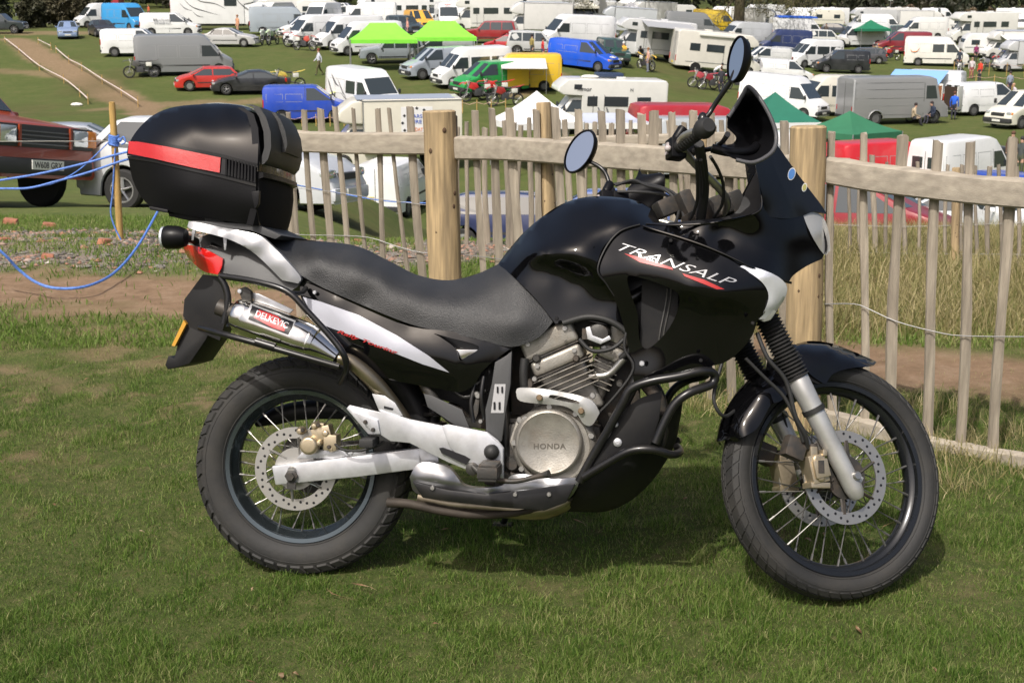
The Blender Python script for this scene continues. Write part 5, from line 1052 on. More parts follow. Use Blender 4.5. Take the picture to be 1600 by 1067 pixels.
f1.post(849, 160, 862, 420, 17, off=-.07)
f1.wire([(703, 396), (760, 402), (830, 412), (900, 420), (1000, 440)], off=0)
f1.plane((1262, 4.98), (1600, 4.48))
f1.post(1263, 197, 1254, 600, 53, off=.06)
f1.rail([(1291, 246), (1370, 257), (1450, 267), (1530, 275), (1640, 284)], [43, 46, 46, 47, 47], off=.02)
for p in ((1297, 207, 1299, 620, 14), (1352, 209, 1349, 640, 14), (1408, 212, 1391, 660, 18), (1467, 221, 1446, 672, 18), (1519, 222, 1500, 688, 17), (1580, 216, 1554, 692, 18), (1640, 224, 1612, 700, 18)): f1.picket(*p)
f1.rail([(1262, 634), (1380, 664), (1480, 690), (1640, 716)], [34, 36, 36, 34], off=.01, th=.03, name='gravel_board')
f1.wire([(1288, 475), (1335, 475), (1360, 484), (1400, 502), (1460, 518), (1510, 525), (1640, 526)], off=.0, r=.0021)
f2 = Fence('farther cleft pale fence running behind the near one')
f2.plane((700, 9.3), (1200, 8.8))
f2.post(1100, 185, 1100, 330, 12, off=.03)
for i in range(34):
    xt = 716+i*14.2+random.uniform(-3, 3); f2.picket(xt, random.uniform(184, 200), xt+random.uniform(-4, 12), 370, random.uniform(6, 9.5))
f2.rail([(704, 222), (900, 214), (1200, 205)], [16, 16, 16], off=.02)
f2.plane((1200, 8.8), (1620, 8.1))
for (xt, w_) in ((1210, 7), (1226, 7), (1300, 8), (1327, 6), (1345, 6), (1364, 9), (1384, 6), (1410, 7), (1434, 6), (1458, 9), (1480, 6), (1502, 8), (1525, 6), (1545, 8), (1562, 7), (1590, 7), (1612, 7)):
    f2.picket(xt, 243+(xt-1320)*.07+random.uniform(-4, 6), xt+random.uniform(-4, 3), 400, w_)
f2.post(1494, 262, 1492, 395, 13, off=.03)
f2.wire([(1200, 345), (1300, 351), (1400, 354), (1500, 352), (1640, 346)], r=.0012)
f2.wire([(1200, 392), (1400, 396), (1640, 398)], r=.0012)

# ================================================================== STAKE AND ROPES
stake = empty('wooden_stake', (0, 0, 0), label='yellowish wooden stake with blue rope tied round it left of the top box', cat='stake')
SB = hit(188, 377, 6.0); sd_ = 9.2
def sp_(px, py, dy=0.0):
    r = ray(px, py); return CAM+((SB[1]+dy)/r[1])*r
stm = mat('yellow_stake_wood', (.46, .30, .10), .8, var=.25, vscale=5, bump=.6, bscale=30, stretch=(8, 8, 1))
mb = MB(); A_ = sp_(175, 164); B_ = SB-np.array([0, 0, .3]); mb.tube([B_, SB, sp_(183, 290), A_-np.array([0, 0, .03]), A_], [.027, .027, .026, .025, .013], 12); mb.build('pole', stm, stake)
rm_ = mat('blue_rope', (.10, .22, .62), .6, var=.3, vscale=60, bump=.5, bscale=200)
kn = MB()
for i in range(7): kn.tube([sp_(178, 213+i*2.2)+np.array([.034*math.cos(a), .034*math.sin(a), .006*math.sin(a*2+i)]) for a in np.linspace(0, 6.28, 12, endpoint=False)], .0085, 6, closed=True, sub=1)
kn.ball(sp_(187, 219, -.05), .018, 8); kn.tube([sp_(188, 219, -.05), sp_(193, 214, -.06), sp_(196, 222, -.06), sp_(190, 226, -.05)], .006, 6); kn.build('rope_knot', rm_, stake)
def rope(pts, r, lb, m=None):
    mb = MB(); mb.tube([sp_(p[0], p[1], p[2] if len(p) > 2 else -.03) for p in pts], r, 7, sub=8); o = mb.build('rope', m or rm_); tag(o, lb, 'rope')
rope([(-60, 292), (0, 282), (60, 272), (130, 256), (185, 241), (230, 232), (300, 226, .2)], .0085, 'upper blue rope sagging from the left edge to the stake')
rope([(-60, 297), (0, 295), (45, 294), (90, 283), (140, 269), (190, 252), (240, 240, .2)], .0085, 'lower blue rope crossing in front of the red off roader')
rope([(178, 214), (150, 242), (120, 268), (85, 286), (50, 293)], .0045, 'thin slack cord running down left from the knot')
rope([(-60, 222), (60, 221), (178, 221)], .003, 'thin grey line stretched level from the left edge to the stake', mat('grey_cord', (.3, .3, .27), .7))
rope([(-80, 330, -2.4), (0, 392, -2.35), (30, 422, -2.3), (60, 443, -2.3), (95, 451, -2.3), (140, 446, -2.2), (180, 425, -1.8), (215, 385, -1.2), (245, 333, -.4), (262, 300, .4)], .0085, 'blue rope hanging in a deep loop over the path')
rope([(180, 232), (176, 300), (173, 330), (178, 352), (190, 377)], .006, 'short blue rope trailing down the stake')
rope([(430, 283, .6), (520, 300, .8), (600, 314, .8), (680, 318, .8)], .005, 'blue rope stretched low behind the left part of the fence')
# ================================================================== VEHICLES
glassm = mat('vehicle_glass', (.035, .045, .05), .06, 0, .6, spec=.8)
tyrem = mat('vehicle_tyre', (.025, .025, .025), .85)
hubm = mat('hubcap_silver', (.45, .45, .46), .35, .7)
hubd = mat('steel_wheel', (.16, .16, .165), .5, .4)
plas = mat('bumper_plastic', (.035, .036, .038), .6)
undm = mat('dark_underside', (.012, .012, .012), .9)
lampm = mat('headlamp', (.75, .78, .8), .1, .6, .8)
amber = mat('amber_lamp', (.7, .22, .02), .25, 0, .6)
tailm = mat('tail_lamp', (.42, .02, .015), .2, 0, .8)
plW = mat('white_plate', (.72, .72, .68), .5); plY = mat('yellow_plate', (.70, .52, .06), .5)
seamm = mat('panel_gap', (.05, .05, .05), .8)
stripeg = mat('graphic_grey', (.16, .17, .18), .4); stripek = mat('graphic_black', (.03, .03, .035), .4)
_paint = {}
def paint(col):
    k = tuple(col)
    if k not in _paint: _paint[k] = mat('paint_%02d_%02d_%02d' % tuple(int(c*99) for c in col), col, .32, 0, .5, dirt=tuple(.55*c+.09 for c in col), dscale=1.3, damt=.35)
    return _paint[k]
WHITE = (.80, .81, .82); CREAM = (.72, .69, .60); GREY = (.23, .24, .25); SILVER = (.42, .45, .48); BLUE = (.02, .07, .48); BLACK = (.02, .022, .026); RED = (.50, .025, .025); MAROON = (.22, .02, .03); DGREEN = (.02, .06, .045); YELLOW = (.80, .52, .03); SKYB = (.05, .32, .68); LBLUE = (.25, .34, .50); NAVY = (.02, .035, .12)
basep = mat('base_paint', (.7, .7, .7), .3, 0, .5)

class Body:
    """car or van shell lofted along its length; top: (x, z) outline from tail to nose"""
    def __init__(s, L, W, top, zb, belt, taper, r, wheels, wr, endr=.10):
        s.L, s.W, s.top, s.zb, s.belt, s.taper, s.r, s.wheels, s.wr, s.endr = L, W, top, zb, belt, taper, r, wheels, wr, endr
        s.H = max(p[1] for p in top); s.X = [p[0] for p in top]; s.Z = [p[1] for p in top]
    def ztop(s, x): return float(np.interp(x, s.X, s.Z))
    def plan(s, x):
        e = max(0, abs(x)-(s.L/2-.7))/.7; return s.W/2*(1-s.endr*e**2.2)
    def hw(s, x, z): return s.plan(x)*(1-s.taper*max(0, z-s.belt)/max(.01, s.H-s.belt))
    def bottom(s, x):
        z = s.zb
        for wx in s.wheels:
            Ra = s.wr*1.18
            if abs(x-wx) < Ra: z = max(z, s.wr+math.sqrt(Ra**2-(x-wx)**2)*.98)
        return z
    def mesh(s, mb):
        xs = set(round(x, 3) for x in s.X)
        for wx in s.wheels:
            Ra = s.wr*1.18
            for a in np.linspace(0, math.pi, 13): xs.add(round(wx+Ra*math.cos(a)*.999, 3))
            xs.add(round(wx+Ra+.01, 3)); xs.add(round(wx-Ra-.01, 3))
        for x in np.linspace(-s.L/2, s.L/2, 14): xs.add(round(float(x), 3))
        xs = sorted(x for x in xs if -s.L/2 <= x <= s.L/2); rows = []
        for x in xs:
            zt = s.ztop(x); zb = min(s.bottom(x), zt-.12); r = min(s.r, (zt-zb)*.4); zs = zt-r; be = min(s.belt, zs-.01); z3 = zb+(be-zb)*.5
            wt = s.hw(x, zt); ws = s.hw(x, zs); w0 = s.plan(x)
            half = [(0, zb), (w0-.05, zb), (w0-.01, zb+.02), (w0+.012, z3), (w0, be), (ws, zs), (ws-r*.28, zt-r*.28), (wt-r, zt), (wt*.5, zt+.012), (0, zt+.018)]
            rows.append([(x, y, z) for y, z in half]+[(x, -y, z) for y, z in half[-2:0:-1]])
        k = len(rows[0]); vs = sum(rows, []); fs = []; ms = []
        for i in range(len(rows)-1):
            for j in range(k):
                fs.append((i*k+j, (i+1)*k+j, (i+1)*k+(j+1) % k, i*k+(j+1) % k)); ms.append(1 if j in (0, k-1) else 0)
        fs += [tuple(range(k)), tuple(reversed(range((len(rows)-1)*k, len(rows)*k)))]; ms += [0, 0]
        o = len(mb.v); mb.add(vs, fs); mb.m[-len(fs):] = ms
    def side_panel(s, mb, poly, sg, off=.006, sub=3):
        n = len(poly); f = []
        for i in range(n):
            a, b = poly[i], poly[(i+1) % n]
            for q in range(sub): t = q/sub; f.append((a[0]+(b[0]-a[0])*t, a[1]+(b[1]-a[1])*t))
        fr = [(x, sg*(s.hw(x, z)+off), z) for x, z in f]; bk = [(x, sg*(s.hw(x, z)-.02), z) for x, z in f]; mb.prism(fr, bk)
    def screen(s, mb, a, b, inset=.09, off=.012, front=True, grow=0):
        """glass between two points of the top outline"""
        vs = []; nx, nz = (b[1]-a[1]), -(b[0]-a[0]); l = math.hypot(nx, nz); nx, nz = nx/l, nz/l
        if (nx < 0) == front: nx, nz = -nx, -nz
        pts = []
        for (x, z) in (a, b):
            w = s.hw(x, z)-inset
            pts.append([(x+nx*off, y, z+nz*off) for y in (-w, -w*.5, 0, w*.5, w)])
        q = pts[0]+pts[1][::-1]; bk = [(x-nx*.03, y, z-nz*.03) for x, y, z in q]; mb.prism(q, bk)
def wheel_part(root, x, y, r, w, hub, detail):
    mb = MB(); s = 1 if y > 0 else -1
    mb.lathe([(r*.55, -w/2), (r*.9, -w/2), (r, -w*.32), (r, w*.32), (r*.9, w/2), (r*.62, w/2), (r*.55, w*.30)], (x, y, r), (0, s, 0), 20 if detail else 14, cap=True)
    o = mb.build('wheel', tyrem, root); mb = MB()
    if hub == 'alloy':
        mb.lathe([(r*.62, w*.44), (r*.64, w*.5), (r*.57, w*.5), (r*.55, w*.3)], (x, y, r), (0, s, 0), 20, cap=False)
        for k in range(5):
            a = 2*math.pi*k/5+.3; c = np.array([x, y+s*w*.42, r]); e = c+np.array([math.cos(a), 0, math.sin(a)])*r*.58
            mb.tube([c, e], [r*.13, r*.09], 6, sub=1, flat=.5)
        mb.lathe([(r*.16, w*.3), (r*.16, w*.47)], (x, y, r), (0, s, 0), 12)
    else: mb.lathe([(r*.60, w*.36), (r*.60, w*.46), (r*.40, w*.50), (r*.2, w*.44), (r*.18, w*.52), (0.01, w*.52)], (x, y, r), (0, s, 0), 14, cap=False)
    mb.build('hubcap', hubm if hub != 'steel' else hubd, o)
def wheels(root, B, hub='cap', detail=False, w=.2):
    for x in B.wheels:
        for sg in (1, -1): wheel_part(root, x, sg*(B.plan(x)-w*.5-.0), B.wr, w, hub, detail)
def plate_part(root, x, z, fr, text=None, col=None, yv=0.0):
    mb = MB(); mb.box((x, yv, z), (.02, .52, .115)); o = mb.build('number_plate', col or (plW if fr else plY), root)
    if text:
        vs, fs = text_geo(text, .1, .002); xs = [v[0] for v in vs]; ys = [v[1] for v in vs]; cx, cy = (min(xs)+max(xs))/2, (min(ys)+max(ys))/2; kx = .46/(max(xs)-min(xs)); mb = MB()
        sgn = 1 if fr else -1; mb.add([(x+sgn*.012, yv+sgn*(v[0]-cx)*kx, z+(v[1]-cy)*1.05) for v in vs], fs); mb.build('lettering', blackf, o, smooth=0)
    return o
def sidetext(root, B, text, x, z, h, width, m, sg=-1, off=.012):
    vs, fs = text_geo(text, 1.0, .01); xs = [v[0] for v in vs]; ys = [v[1] for v in vs]; cx, cy = (min(xs)+max(xs))/2, (min(ys)+max(ys))/2; kx = width/(max(xs)-min(xs)); kz = h/(max(ys)-min(ys)); mb = MB()
    out = []
    for v in vs:
        X = x+(v[0]-cx)*kx*(-sg); Z = z+(v[1]-cy)*kz; out.append((X, sg*(B.hw(X, Z)+off) if B else sg*off, Z))
    mb.add(out, fs); return mb.build('lettering', m, root, smooth=0)

def make_van(high=True, L=5.6, W=2.0, H=2.55, nose=1.0, windows=0, rearwin=True, panels=True, hub='steel', bumper=plas):
    root = empty('van'); f = L/2; wr = .34
    if high: top = [(-f, H-.25), (-f+.06, H-.06), (-f+.3, H), (f-1.95*nose-.15, H), (f-1.65*nose-.1, H-.10), (f-1.42*nose, H-.42), (f-.68*nose, 1.28), (f-.45, 1.16), (f-.12, .98), (f-.02, .80), (f, .55)]
    else: top = [(-f, H-.18), (-f+.05, H-.05), (-f+.25, H), (f-2.15*nose, H), (f-1.9*nose, H-.05), (f-.95*nose, 1.18), (f-.6, 1.08), (f-.15, .90), (f-.03, .75), (f, .52)]
    ws_t = (top[5] if high else top[4]); ws_b = (top[6] if high else top[5])
    B = Body(L, W, top, .24, 1.2, .13 if high else .17, .12, (-f+1.0 if L < 5.2 else -f+1.25, f-.92), wr)
    mb = MB(); B.mesh(mb); body = mb.build('body', [basep, undm], root, smooth=38)
    mb = MB(); B.screen(mb, (ws_t[0]-.0, ws_t[1]), ws_b, .10); mb.build('windscreen', glassm, root, smooth=0)
    xd0 = ws_t[0]-.55; xd1 = ws_b[0]-.15; zw0 = 1.22; zw1 = min(ws_t[1]-.04, 1.92)
    for sg in (1, -1):
        t_ = (zw1-1.25)/(ws_t[1]-1.25+.001); xt = ws_b[0]+(ws_t[0]-ws_b[0])*t_-.16
        mb = MB(); B.side_panel(mb, [(xd0, zw0), (xd1, zw0), (xt, zw1), (xd0, zw1)], sg); mb.build('side_window', glassm, root, smooth=0)
        for (a, b) in ((xd0-.08, .0),): mb = MB(); B.side_panel(mb, [(a, .35), (a+.02, .35), (a+.02, zw1+.1), (a, zw1+.1)], sg, .004); mb.build('door_seam', seamm, root, smooth=0)
        mb = MB(); y = sg*(B.hw(xd1, 1.3)+.14); mb.box((xd1-.02, y, 1.38), (.08, .16, .26)); mb.box((xd1-.02, sg*(B.hw(xd1, 1.3)+.04), 1.3), (.04, .1, .04)); mb.build('door_mirror', plas, root, bevel=.02, seg=1)
        x0, x1 = -f+.12, xd0-.15; n = 3 if L > 5.2 else 2; wv = (x1-x0)/n
        for k in range(n):
            a, b = x0+k*wv+.07, x0+(k+1)*wv-.07; z0, z1 = 1.15, min(H-.38, 1.95)
            if k >= n-windows: mb = MB(); B.side_panel(mb, [(a, zw0), (b, zw0), (b, zw1), (a, zw1)], sg); mb.build('side_window', glassm, root, smooth=0)
            elif panels:
                for (p0, p1, q0, q1) in ((a, b, z0, z0+.02), (a, b, z1-.02, z1), (a, a+.02, z0, z1), (b-.02, b, z0, z1)):
                    mb = MB(); B.side_panel(mb, [(p0, q0), (p1, q0), (p1, q1), (p0, q1)], sg, .004, 2); mb.build('panel_crease', stripeg if False else _crease(), root, smooth=0)
        mb = MB(); B.side_panel(mb, [(-f+.1, .62), (f-1.5, .62), (f-1.5, .70), (-f+.1, .70)], sg, .015, 4); mb.build('rubbing_strip', bumper if bumper is plas else plas, root, smooth=0)
        mb = MB(); mb.box((-f+.02, sg*(W/2*.9-.03), 1.05), (.08, .10, .42)); mb.build('tail_light', tailm, root, bevel=.01, seg=1)
        mb = MB(); mb.box((f-.13, sg*W*.36, .83), (.18, .30, .2)); mb.build('headlight', lampm, root, bevel=.05, seg=2)
        mb = MB(); mb.box((f-.16, sg*W*.445, .83), (.14, .08, .17)); mb.build('indicator', amber, root, bevel=.03, seg=1)
        if rearwin: mb = MB(); mb.box((-f+.005, sg*.38, 1.62), (.03, .52, .48)); mb.build('rear_window', glassm, root, bevel=.01, seg=1)
    mb = MB(); mb.box((f-.05, 0, .78), (.12, .85, .18)); mb.build('grille', plas, root, bevel=.02, seg=1)
    mb = MB(); mb.box((f-.06, 0, .45), (.26, W*.94, .26)); mb.build('front_bumper', bumper, root, bevel=.06, seg=2)
    mb = MB(); mb.box((-f+.0, 0, .42), (.16, W*.92, .18)); mb.build('rear_bumper', plas, root, bevel=.03, seg=1)
    mb = MB(); mb.box((-f-.002, 0, 1.25), (.012, .02, 1.7 if high else 1.2)); mb.build('rear_door_seam', seamm, root)
    plate_part(root, f+.075, .45, True); plate_part(root, -f-.012, .78, False, yv=.3)
    wheels(root, B, hub, w=.22); root['_b'] = 0; del root['_b']; return root, B
def _crease(): return mat('panel_crease_shadow', (.30, .31, .32), .5)

def make_car(kind='hatch', hub='cap', detail=False, plates=('', '')):
    L, W, H = dict(hatch=(4.1, 1.72, 1.42), saloon=(4.6, 1.76, 1.41), coupe=(4.4, 1.74, 1.33), suv=(4.6, 1.85, 1.80), estate=(4.6, 1.78, 1.50), mpv=(4.3, 1.78, 1.62))[kind]
    root = empty('car' if kind != 'suv' else 'off_road_car'); f = L/2; wr = .31 if kind != 'suv' else .37; zb = .2 if kind != 'suv' else .38; bt = .92 if kind != 'suv' else 1.08
    T = dict(hatch=[(-f, .62), (-f+.04, .86), (-f+.22, 1.0), (-f+.55, 1.33), (-f+.8, 1.40), (-.2, H), (.25, H-.03), (1.15, .95), (1.7, .82), (f-.12, .68), (f, .48)],
             saloon=[(-f, .62), (-f+.05, .88), (-f+.5, .96), (-f+.75, 1.0), (-f+1.35, 1.34), (-.5, H), (.2, H-.02), (1.05, .96), (1.9, .84), (f-.12, .70), (f, .48)],
             coupe=[(-f, .62), (-f+.05, .88), (-f+.4, .95), (-f+1.3, 1.27), (-.6, H), (.0, H-.03), (.95, .94), (1.8, .80), (f-.12, .66), (f, .48)],
             estate=[(-f, .62), (-f+.04, .90), (-f+.35, 1.40), (-1.0, H), (.2, H-.03), (1.1, .98), (1.9, .86), (f-.12, .70), (f, .48)],
             mpv=[(-f, .62), (-f+.04, .95), (-f+.35, 1.5), (-.8, H), (.3, H-.05), (1.35, 1.02), (1.85, .84), (f-.1, .66), (f, .46)],
             suv=[(-f, .75), (-f+.02, 1.1), (-f+.18, 1.68), (-f+.4, H-.02), (-.6, H), (.35, H-.04), (.95, 1.18), (1.6, 1.10), (f-.15, 1.02), (f-.05, .92), (f, .60)])[kind]
    B = Body(L, W, T, zb, bt, .26 if kind != 'suv' else .17, .09, (-f+.78, f-.85), wr, endr=.16 if kind != 'suv' else .08)
    mb = MB(); B.mesh(mb); mb.build('body', [basep, undm], root, smooth=38)
    # glass: windscreen and rear screen along the outline, side glass with pillars
    i = [k for k in range(len(T)-1) if T[k+1][1] < T[k][1]-.2 and T[k][0] > -.3][0]; a, b = T[i], T[i+1]
    lerp = lambda p, q, t: (p[0]+(q[0]-p[0])*t, p[1]+(q[1]-p[1])*t)
    mb = MB(); B.screen(mb, lerp(a, b, .06), lerp(a, b, .93), .07); mb.build('windscreen', glassm, root, smooth=0)
    j = [k for k in range(len(T)-1) if T[k+1][1] > T[k][1]+.2 and T[k+1][0] < -.3 and T[k+1][1] > 1.1][0]; c, d = T[j], T[j+1]
    mb = MB(); B.screen(mb, lerp(c, d, .22 if kind in ('suv', 'estate', 'mpv') else .08), lerp(c, d, .92), .12, front=False); mb.build('rear_window', glassm, root, smooth=0)
    z0, z1 = bt+.02, H-.10; xr = np.interp(z0, [c[1], d[1]], [c[0], d[0]])+.14; xrt = np.interp(z1, [c[1], d[1]], [c[0], d[0]])+.16
    xf = np.interp(z0, [b[1], a[1]], [b[0], a[0]])-.16; xft = np.interp(z1, [b[1], a[1]], [b[0], a[0]])-.12
    mid = [-.25] if kind in ('hatch', 'coupe', 'saloon') else [-.35]
    if kind in ('suv', 'estate', 'mpv', 'saloon'): mid = [-1.15 if kind != 'saloon' else -1.05, -.2]
    for sg in (1, -1):
        cuts = [None]+mid+[None]
        for q in range(len(cuts)-1):
            l, r_ = cuts[q], cuts[q+1]; A_ = (xr, xrt) if l is None else (l+.035, l+.035); Bq = (xf, xft) if r_ is None else (r_-.035, r_-.035)
            if Bq[0]-A_[0] < .12: continue
            mb = MB(); B.side_panel(mb, [(A_[0], z0), (Bq[0], z0), (Bq[1], z1), (A_[1], z1)], sg, .005); mb.build('side_window', glassm, root, smooth=0)
        for x in mid+[xf-.02]:
            mb = MB(); B.side_panel(mb, [(x, .35), (x+.012, .35), (x+.012, z0-.02), (x, z0-.02)], sg, .003, 2); mb.build('door_seam', seamm, root, smooth=0)
        mb = MB(); B.side_panel(mb, [(B.wheels[0]+.5, .48), (B.wheels[1]-.5, .48), (B.wheels[1]-.5, .54), (B.wheels[0]+.5, .54)], sg, .014, 3); mb.build('rubbing_strip', plas, root, smooth=0)
        hx = f-.15; hz = .64 if kind != 'suv' else .88
        mb = MB(); mb.box((hx, sg*W*.36, hz), (.20, .34, .13 if kind != 'suv' else .2)); mb.build('headlight', lampm, root, bevel=.04)
        mb = MB(); mb.box((-f+.07, sg*(W*.40), .80 if kind != 'suv' else 1.0), (.12, .20, .24 if kind != 'suv' else .3)); mb.build('tail_light', tailm, root, bevel=.02, seg=1)
        mb = MB(); mb.box((xf-.05, sg*(B.hw(xf, z0)+.08), z0+.07), (.12, .16, .12)); mb.build('door_mirror', [basep], root, bevel=.03)
    mb = MB(); mb.box((f-.05, 0, .60 if kind != 'suv' else .86), (.10, .75, .10 if kind != 'suv' else .2)); mb.build('grille', plas, root, bevel=.01, seg=1)
    mb = MB(); mb.box((f-.06, 0, zb+.14), (.2, W*.86, .20)); mb.build('front_bumper', plas if kind in ('suv',) else basep, root, bevel=.05)
    mb = MB(); mb.box((-f+.05, 0, zb+.2), (.2, W*.88, .20)); mb.build('rear_bumper', plas if kind in ('suv',) else basep, root, bevel=.05)
    plate_part(root, f+.045, zb+.16, True, plates[0] or None); plate_part(root, -f-.03, .62 if kind != 'suv' else .8, False, plates[1] or None)
    wheels(root, B, hub, detail, w=.19); return root, B

def box_part(root, name, poly, W, m, bevel=.06, yoff=0):
    """a coachbuilt box: side outline (x, z) given its full width"""
    mb = MB(); mb.prism([(x, -W/2+yoff, z) for x, z in poly], [(x, W/2+yoff, z) for x, z in poly]); return mb.build(name, m, root, bevel=bevel, seg=3, smooth=35)
def side_rect(root, name, x, z, w, h, W, m, sides=(1, -1), off=.012, bevel=.0):
    for sg in sides: mb = MB(); mb.box((x, sg*(W/2+off/2), z), (w, off+.02, h)); mb.build(name, m, root, bevel=bevel, seg=1)
def make_motorhome(L=6.4, H=2.95, over=True, stripes=True, wins=((-1.9, .75), (-.4, 1.3), (.9, .55)), swirl=False):
    root = empty('motorhome'); f = L/2; W = 2.25
    cabB = Body(2.6, 1.98, [(-1.3, 2.0), (-1.2, 2.1), (-.35, 2.1), (.1, 1.95), (.62, 1.28), (.9, 1.14), (1.18, .96), (1.28, .78), (1.3, .55)], .3, 1.2, .14, .1, (.4,), .34)
    mb = MB(); cabB.mesh(mb); mb.v = [(v[0]+f-1.3, v[1], v[2]) for v in mb.v]; mb.build('cab', [basep, undm], root, smooth=38)
    x0 = f-1.3
    mb = MB(); cabB.screen(mb, (.1, 1.93), (.6, 1.3), .1); mb.v = [(v[0]+x0, v[1], v[2]) for v in mb.v]; mb.build('windscreen', glassm, root, smooth=0)
    for sg in (1, -1):
        mb = MB(); cabB.side_panel(mb, [(-.55, 1.22), (.42, 1.22), (.02, 1.85), (-.55, 1.85)], sg); mb.v = [(v[0]+x0, v[1], v[2]) for v in mb.v]; mb.build('side_window', glassm, root, smooth=0)
        mb = MB(); mb.box((f-.15, sg*.72, .84), (.18, .3, .2)); mb.build('headlight', lampm, root, bevel=.04)
        mb = MB(); mb.box((x0+.5, sg*1.1, 1.42), (.1, .16, .3)); mb.build('door_mirror', plas, root, bevel=.02, seg=1)
        mb = MB(); mb.box((-f-.0, sg*1.0, .95), (.06, .14, .42)); mb.build('tail_light', tailm, root, bevel=.01, seg=1)
    mb = MB(); mb.box((f-.04, 0, .46), (.22, 1.85, .24)); mb.build('front_bumper', plas, root, bevel=.05)
    poly = [(-f, .42), (f-1.75, .42), (f-1.75, 2.08)]+([(f-.75, 2.12), (f-.42, 2.3), (f-.5, 2.55), (f-.95, H-.02), (f-1.6, H)] if over else [(f-1.5, 2.25), (f-1.9, H)])+[(-f+.12, H), (-f, H-.15)]
    box_part(root, 'coachwork', poly, W, basep, .07)
    for (x, w_) in wins: 
        side_rect(root, 'side_window', x-(.3 if False else 0), 1.82, w_, .52, W, glassm, bevel=.01)
    if over: side_rect(root, 'side_window', f-1.5, 2.55, .42, .26, W, glassm, bevel=.01)
    side_rect(root, 'door_seam', f-2.35, 1.35, .02, 1.6, W, seamm); side_rect(root, 'door_seam', f-2.95, 1.35, .02, 1.6, W, seamm)
    side_rect(root, 'skirt_strip', -.6, .78, L-2.6, .03, W, stripeg)
    if stripes:
        for k, xx in enumerate((-2.2, -1.75, -.2, .25)):
            for sg in (1, -1): mb = MB(); mb.prism([(xx, sg*(W/2+.014), .85), (xx+.28, sg*(W/2+.014), 1.5), (xx+.36, sg*(W/2+.014), 1.5), (xx+.12, sg*(W/2+.014), .85)], [(xx, sg*(W/2-.02), .85), (xx+.28, sg*(W/2-.02), 1.5), (xx+.36, sg*(W/2-.02), 1.5), (xx+.12, sg*(W/2-.02), .85)]); mb.build('stripe', stripek if k < 2 else stripeg, root)
        side_rect(root, 'grey_band', -f+.75, 1.02, 1.3, .3, W, stripeg, off=.008)
    if swirl:
        for sg in (1, -1):
            for (pts, r_) in (([(-2.9, 2.1), (-1.9, 1.5), (-.6, 1.35), (.3, 1.0)], .04), ([(-2.4, 2.6), (-1.3, 2.1), (-.2, 2.0), (.9, 1.6)], .045), ([(-1.9, 1.0), (-1.2, .8), (-.7, .75)], .035), ([(1.0, 2.6), (1.4, 2.0), (2.0, 1.7)], .035), ([(-3.1, 1.7), (-2.6, 1.4), (-2.0, 1.25)], .03)):
                mb = MB(); mb.tube([(x, sg*(W/2+.004), z) for x, z in pts], [.004, r_, .004], 6, flat=1); mb.build('swirl', stripek, root)
    mb = MB(); mb.box((-.8, 0, H+.05), (.5, .5, .1)); mb.box((1.0, .2, H+.06), (.4, .4, .09)); mb.build('roof_vent', basep, root, bevel=.03)
    plate_part(root, f+.075, .46, True); plate_part(root, -f-.012, .6, False)
    Bw = Body(L, 2.0, [(-f, 1), (f, 1)], .3, .8, 0, .1, (-f+1.5, f-.9), .34)
    for x in Bw.wheels:
        for sg in (1, -1): wheel_part(root, x, sg*(1.02 if x < 0 else .9), .34, .22, 'cap', False)
    for sg in (1, -1):                       # arch trim round the rear wheel
        mb = MB(); mb.tube([(Bw.wheels[0]+.42*math.cos(a), sg*1.125, .36+.42*math.sin(a)) for a in np.linspace(.1, 3.04, 9)], .03, 6, sub=1); mb.lathe([(.40, 0), (.40, .012)], (Bw.wheels[0], sg*1.12, .36), (0, sg, 0), 18, mi=1); mb.build('wheel_arch', [basep, undm], root)
    return root, None
def make_caravan(L=5.2, H=2.6):
    root = empty('caravan'); f = L/2; W = 2.2
    box_part(root, 'body', [(-f+.1, .45), (f-.25, .45), (f, .95), (f-.1, 1.5), (f-.45, 2.25), (f-1.0, H), (-f+.7, H), (-f+.15, H-.35), (-f, 1.3)], W, basep, .08)
    side_rect(root, 'side_window', -1.4, 1.65, .9, .55, W, glassm, bevel=.02); side_rect(root, 'side_window', 1.2, 1.65, .9, .55, W, glassm, bevel=.02); side_rect(root, 'door_seam', .2, 1.35, .6, 1.6, W, _crease(), sides=(-1,), off=.004)
    side_rect(root, 'stripe', 0, 1.12, L-.6, .06, W, stripeg); mb = MB(); mb.box((f-.25, 0, 1.75), (.1, 1.7, .55), rot=rotm((0, 1, 0), -.3)); mb.build('front_window', glassm, root, bevel=.02)
    mb = MB(); mb.box((-f+.05, 0, 1.7), (.08, 1.6, .5)); mb.build('rear_window', glassm, root, bevel=.02)
    for sg in (1, -1): wheel_part(root, -.1, sg*1.0, .32, .2, 'cap', False); mb = MB(); mb.box((-f+.02, sg*.85, .8), (.06, .3, .18)); mb.build('tail_light', tailm, root)
    mb = MB(); mb.tube([(f-.3, .5, .5), (f+1.1, 0, .5)], .05, 6, sub=1); mb.tube([(f-.3, -.5, .5), (f+1.1, 0, .5)], .05, 6, sub=1); mb.cyl((f+.8, 0, .5), (f+.8, 0, .02), .04); mb.build('towing_frame', plas, root); return root, None
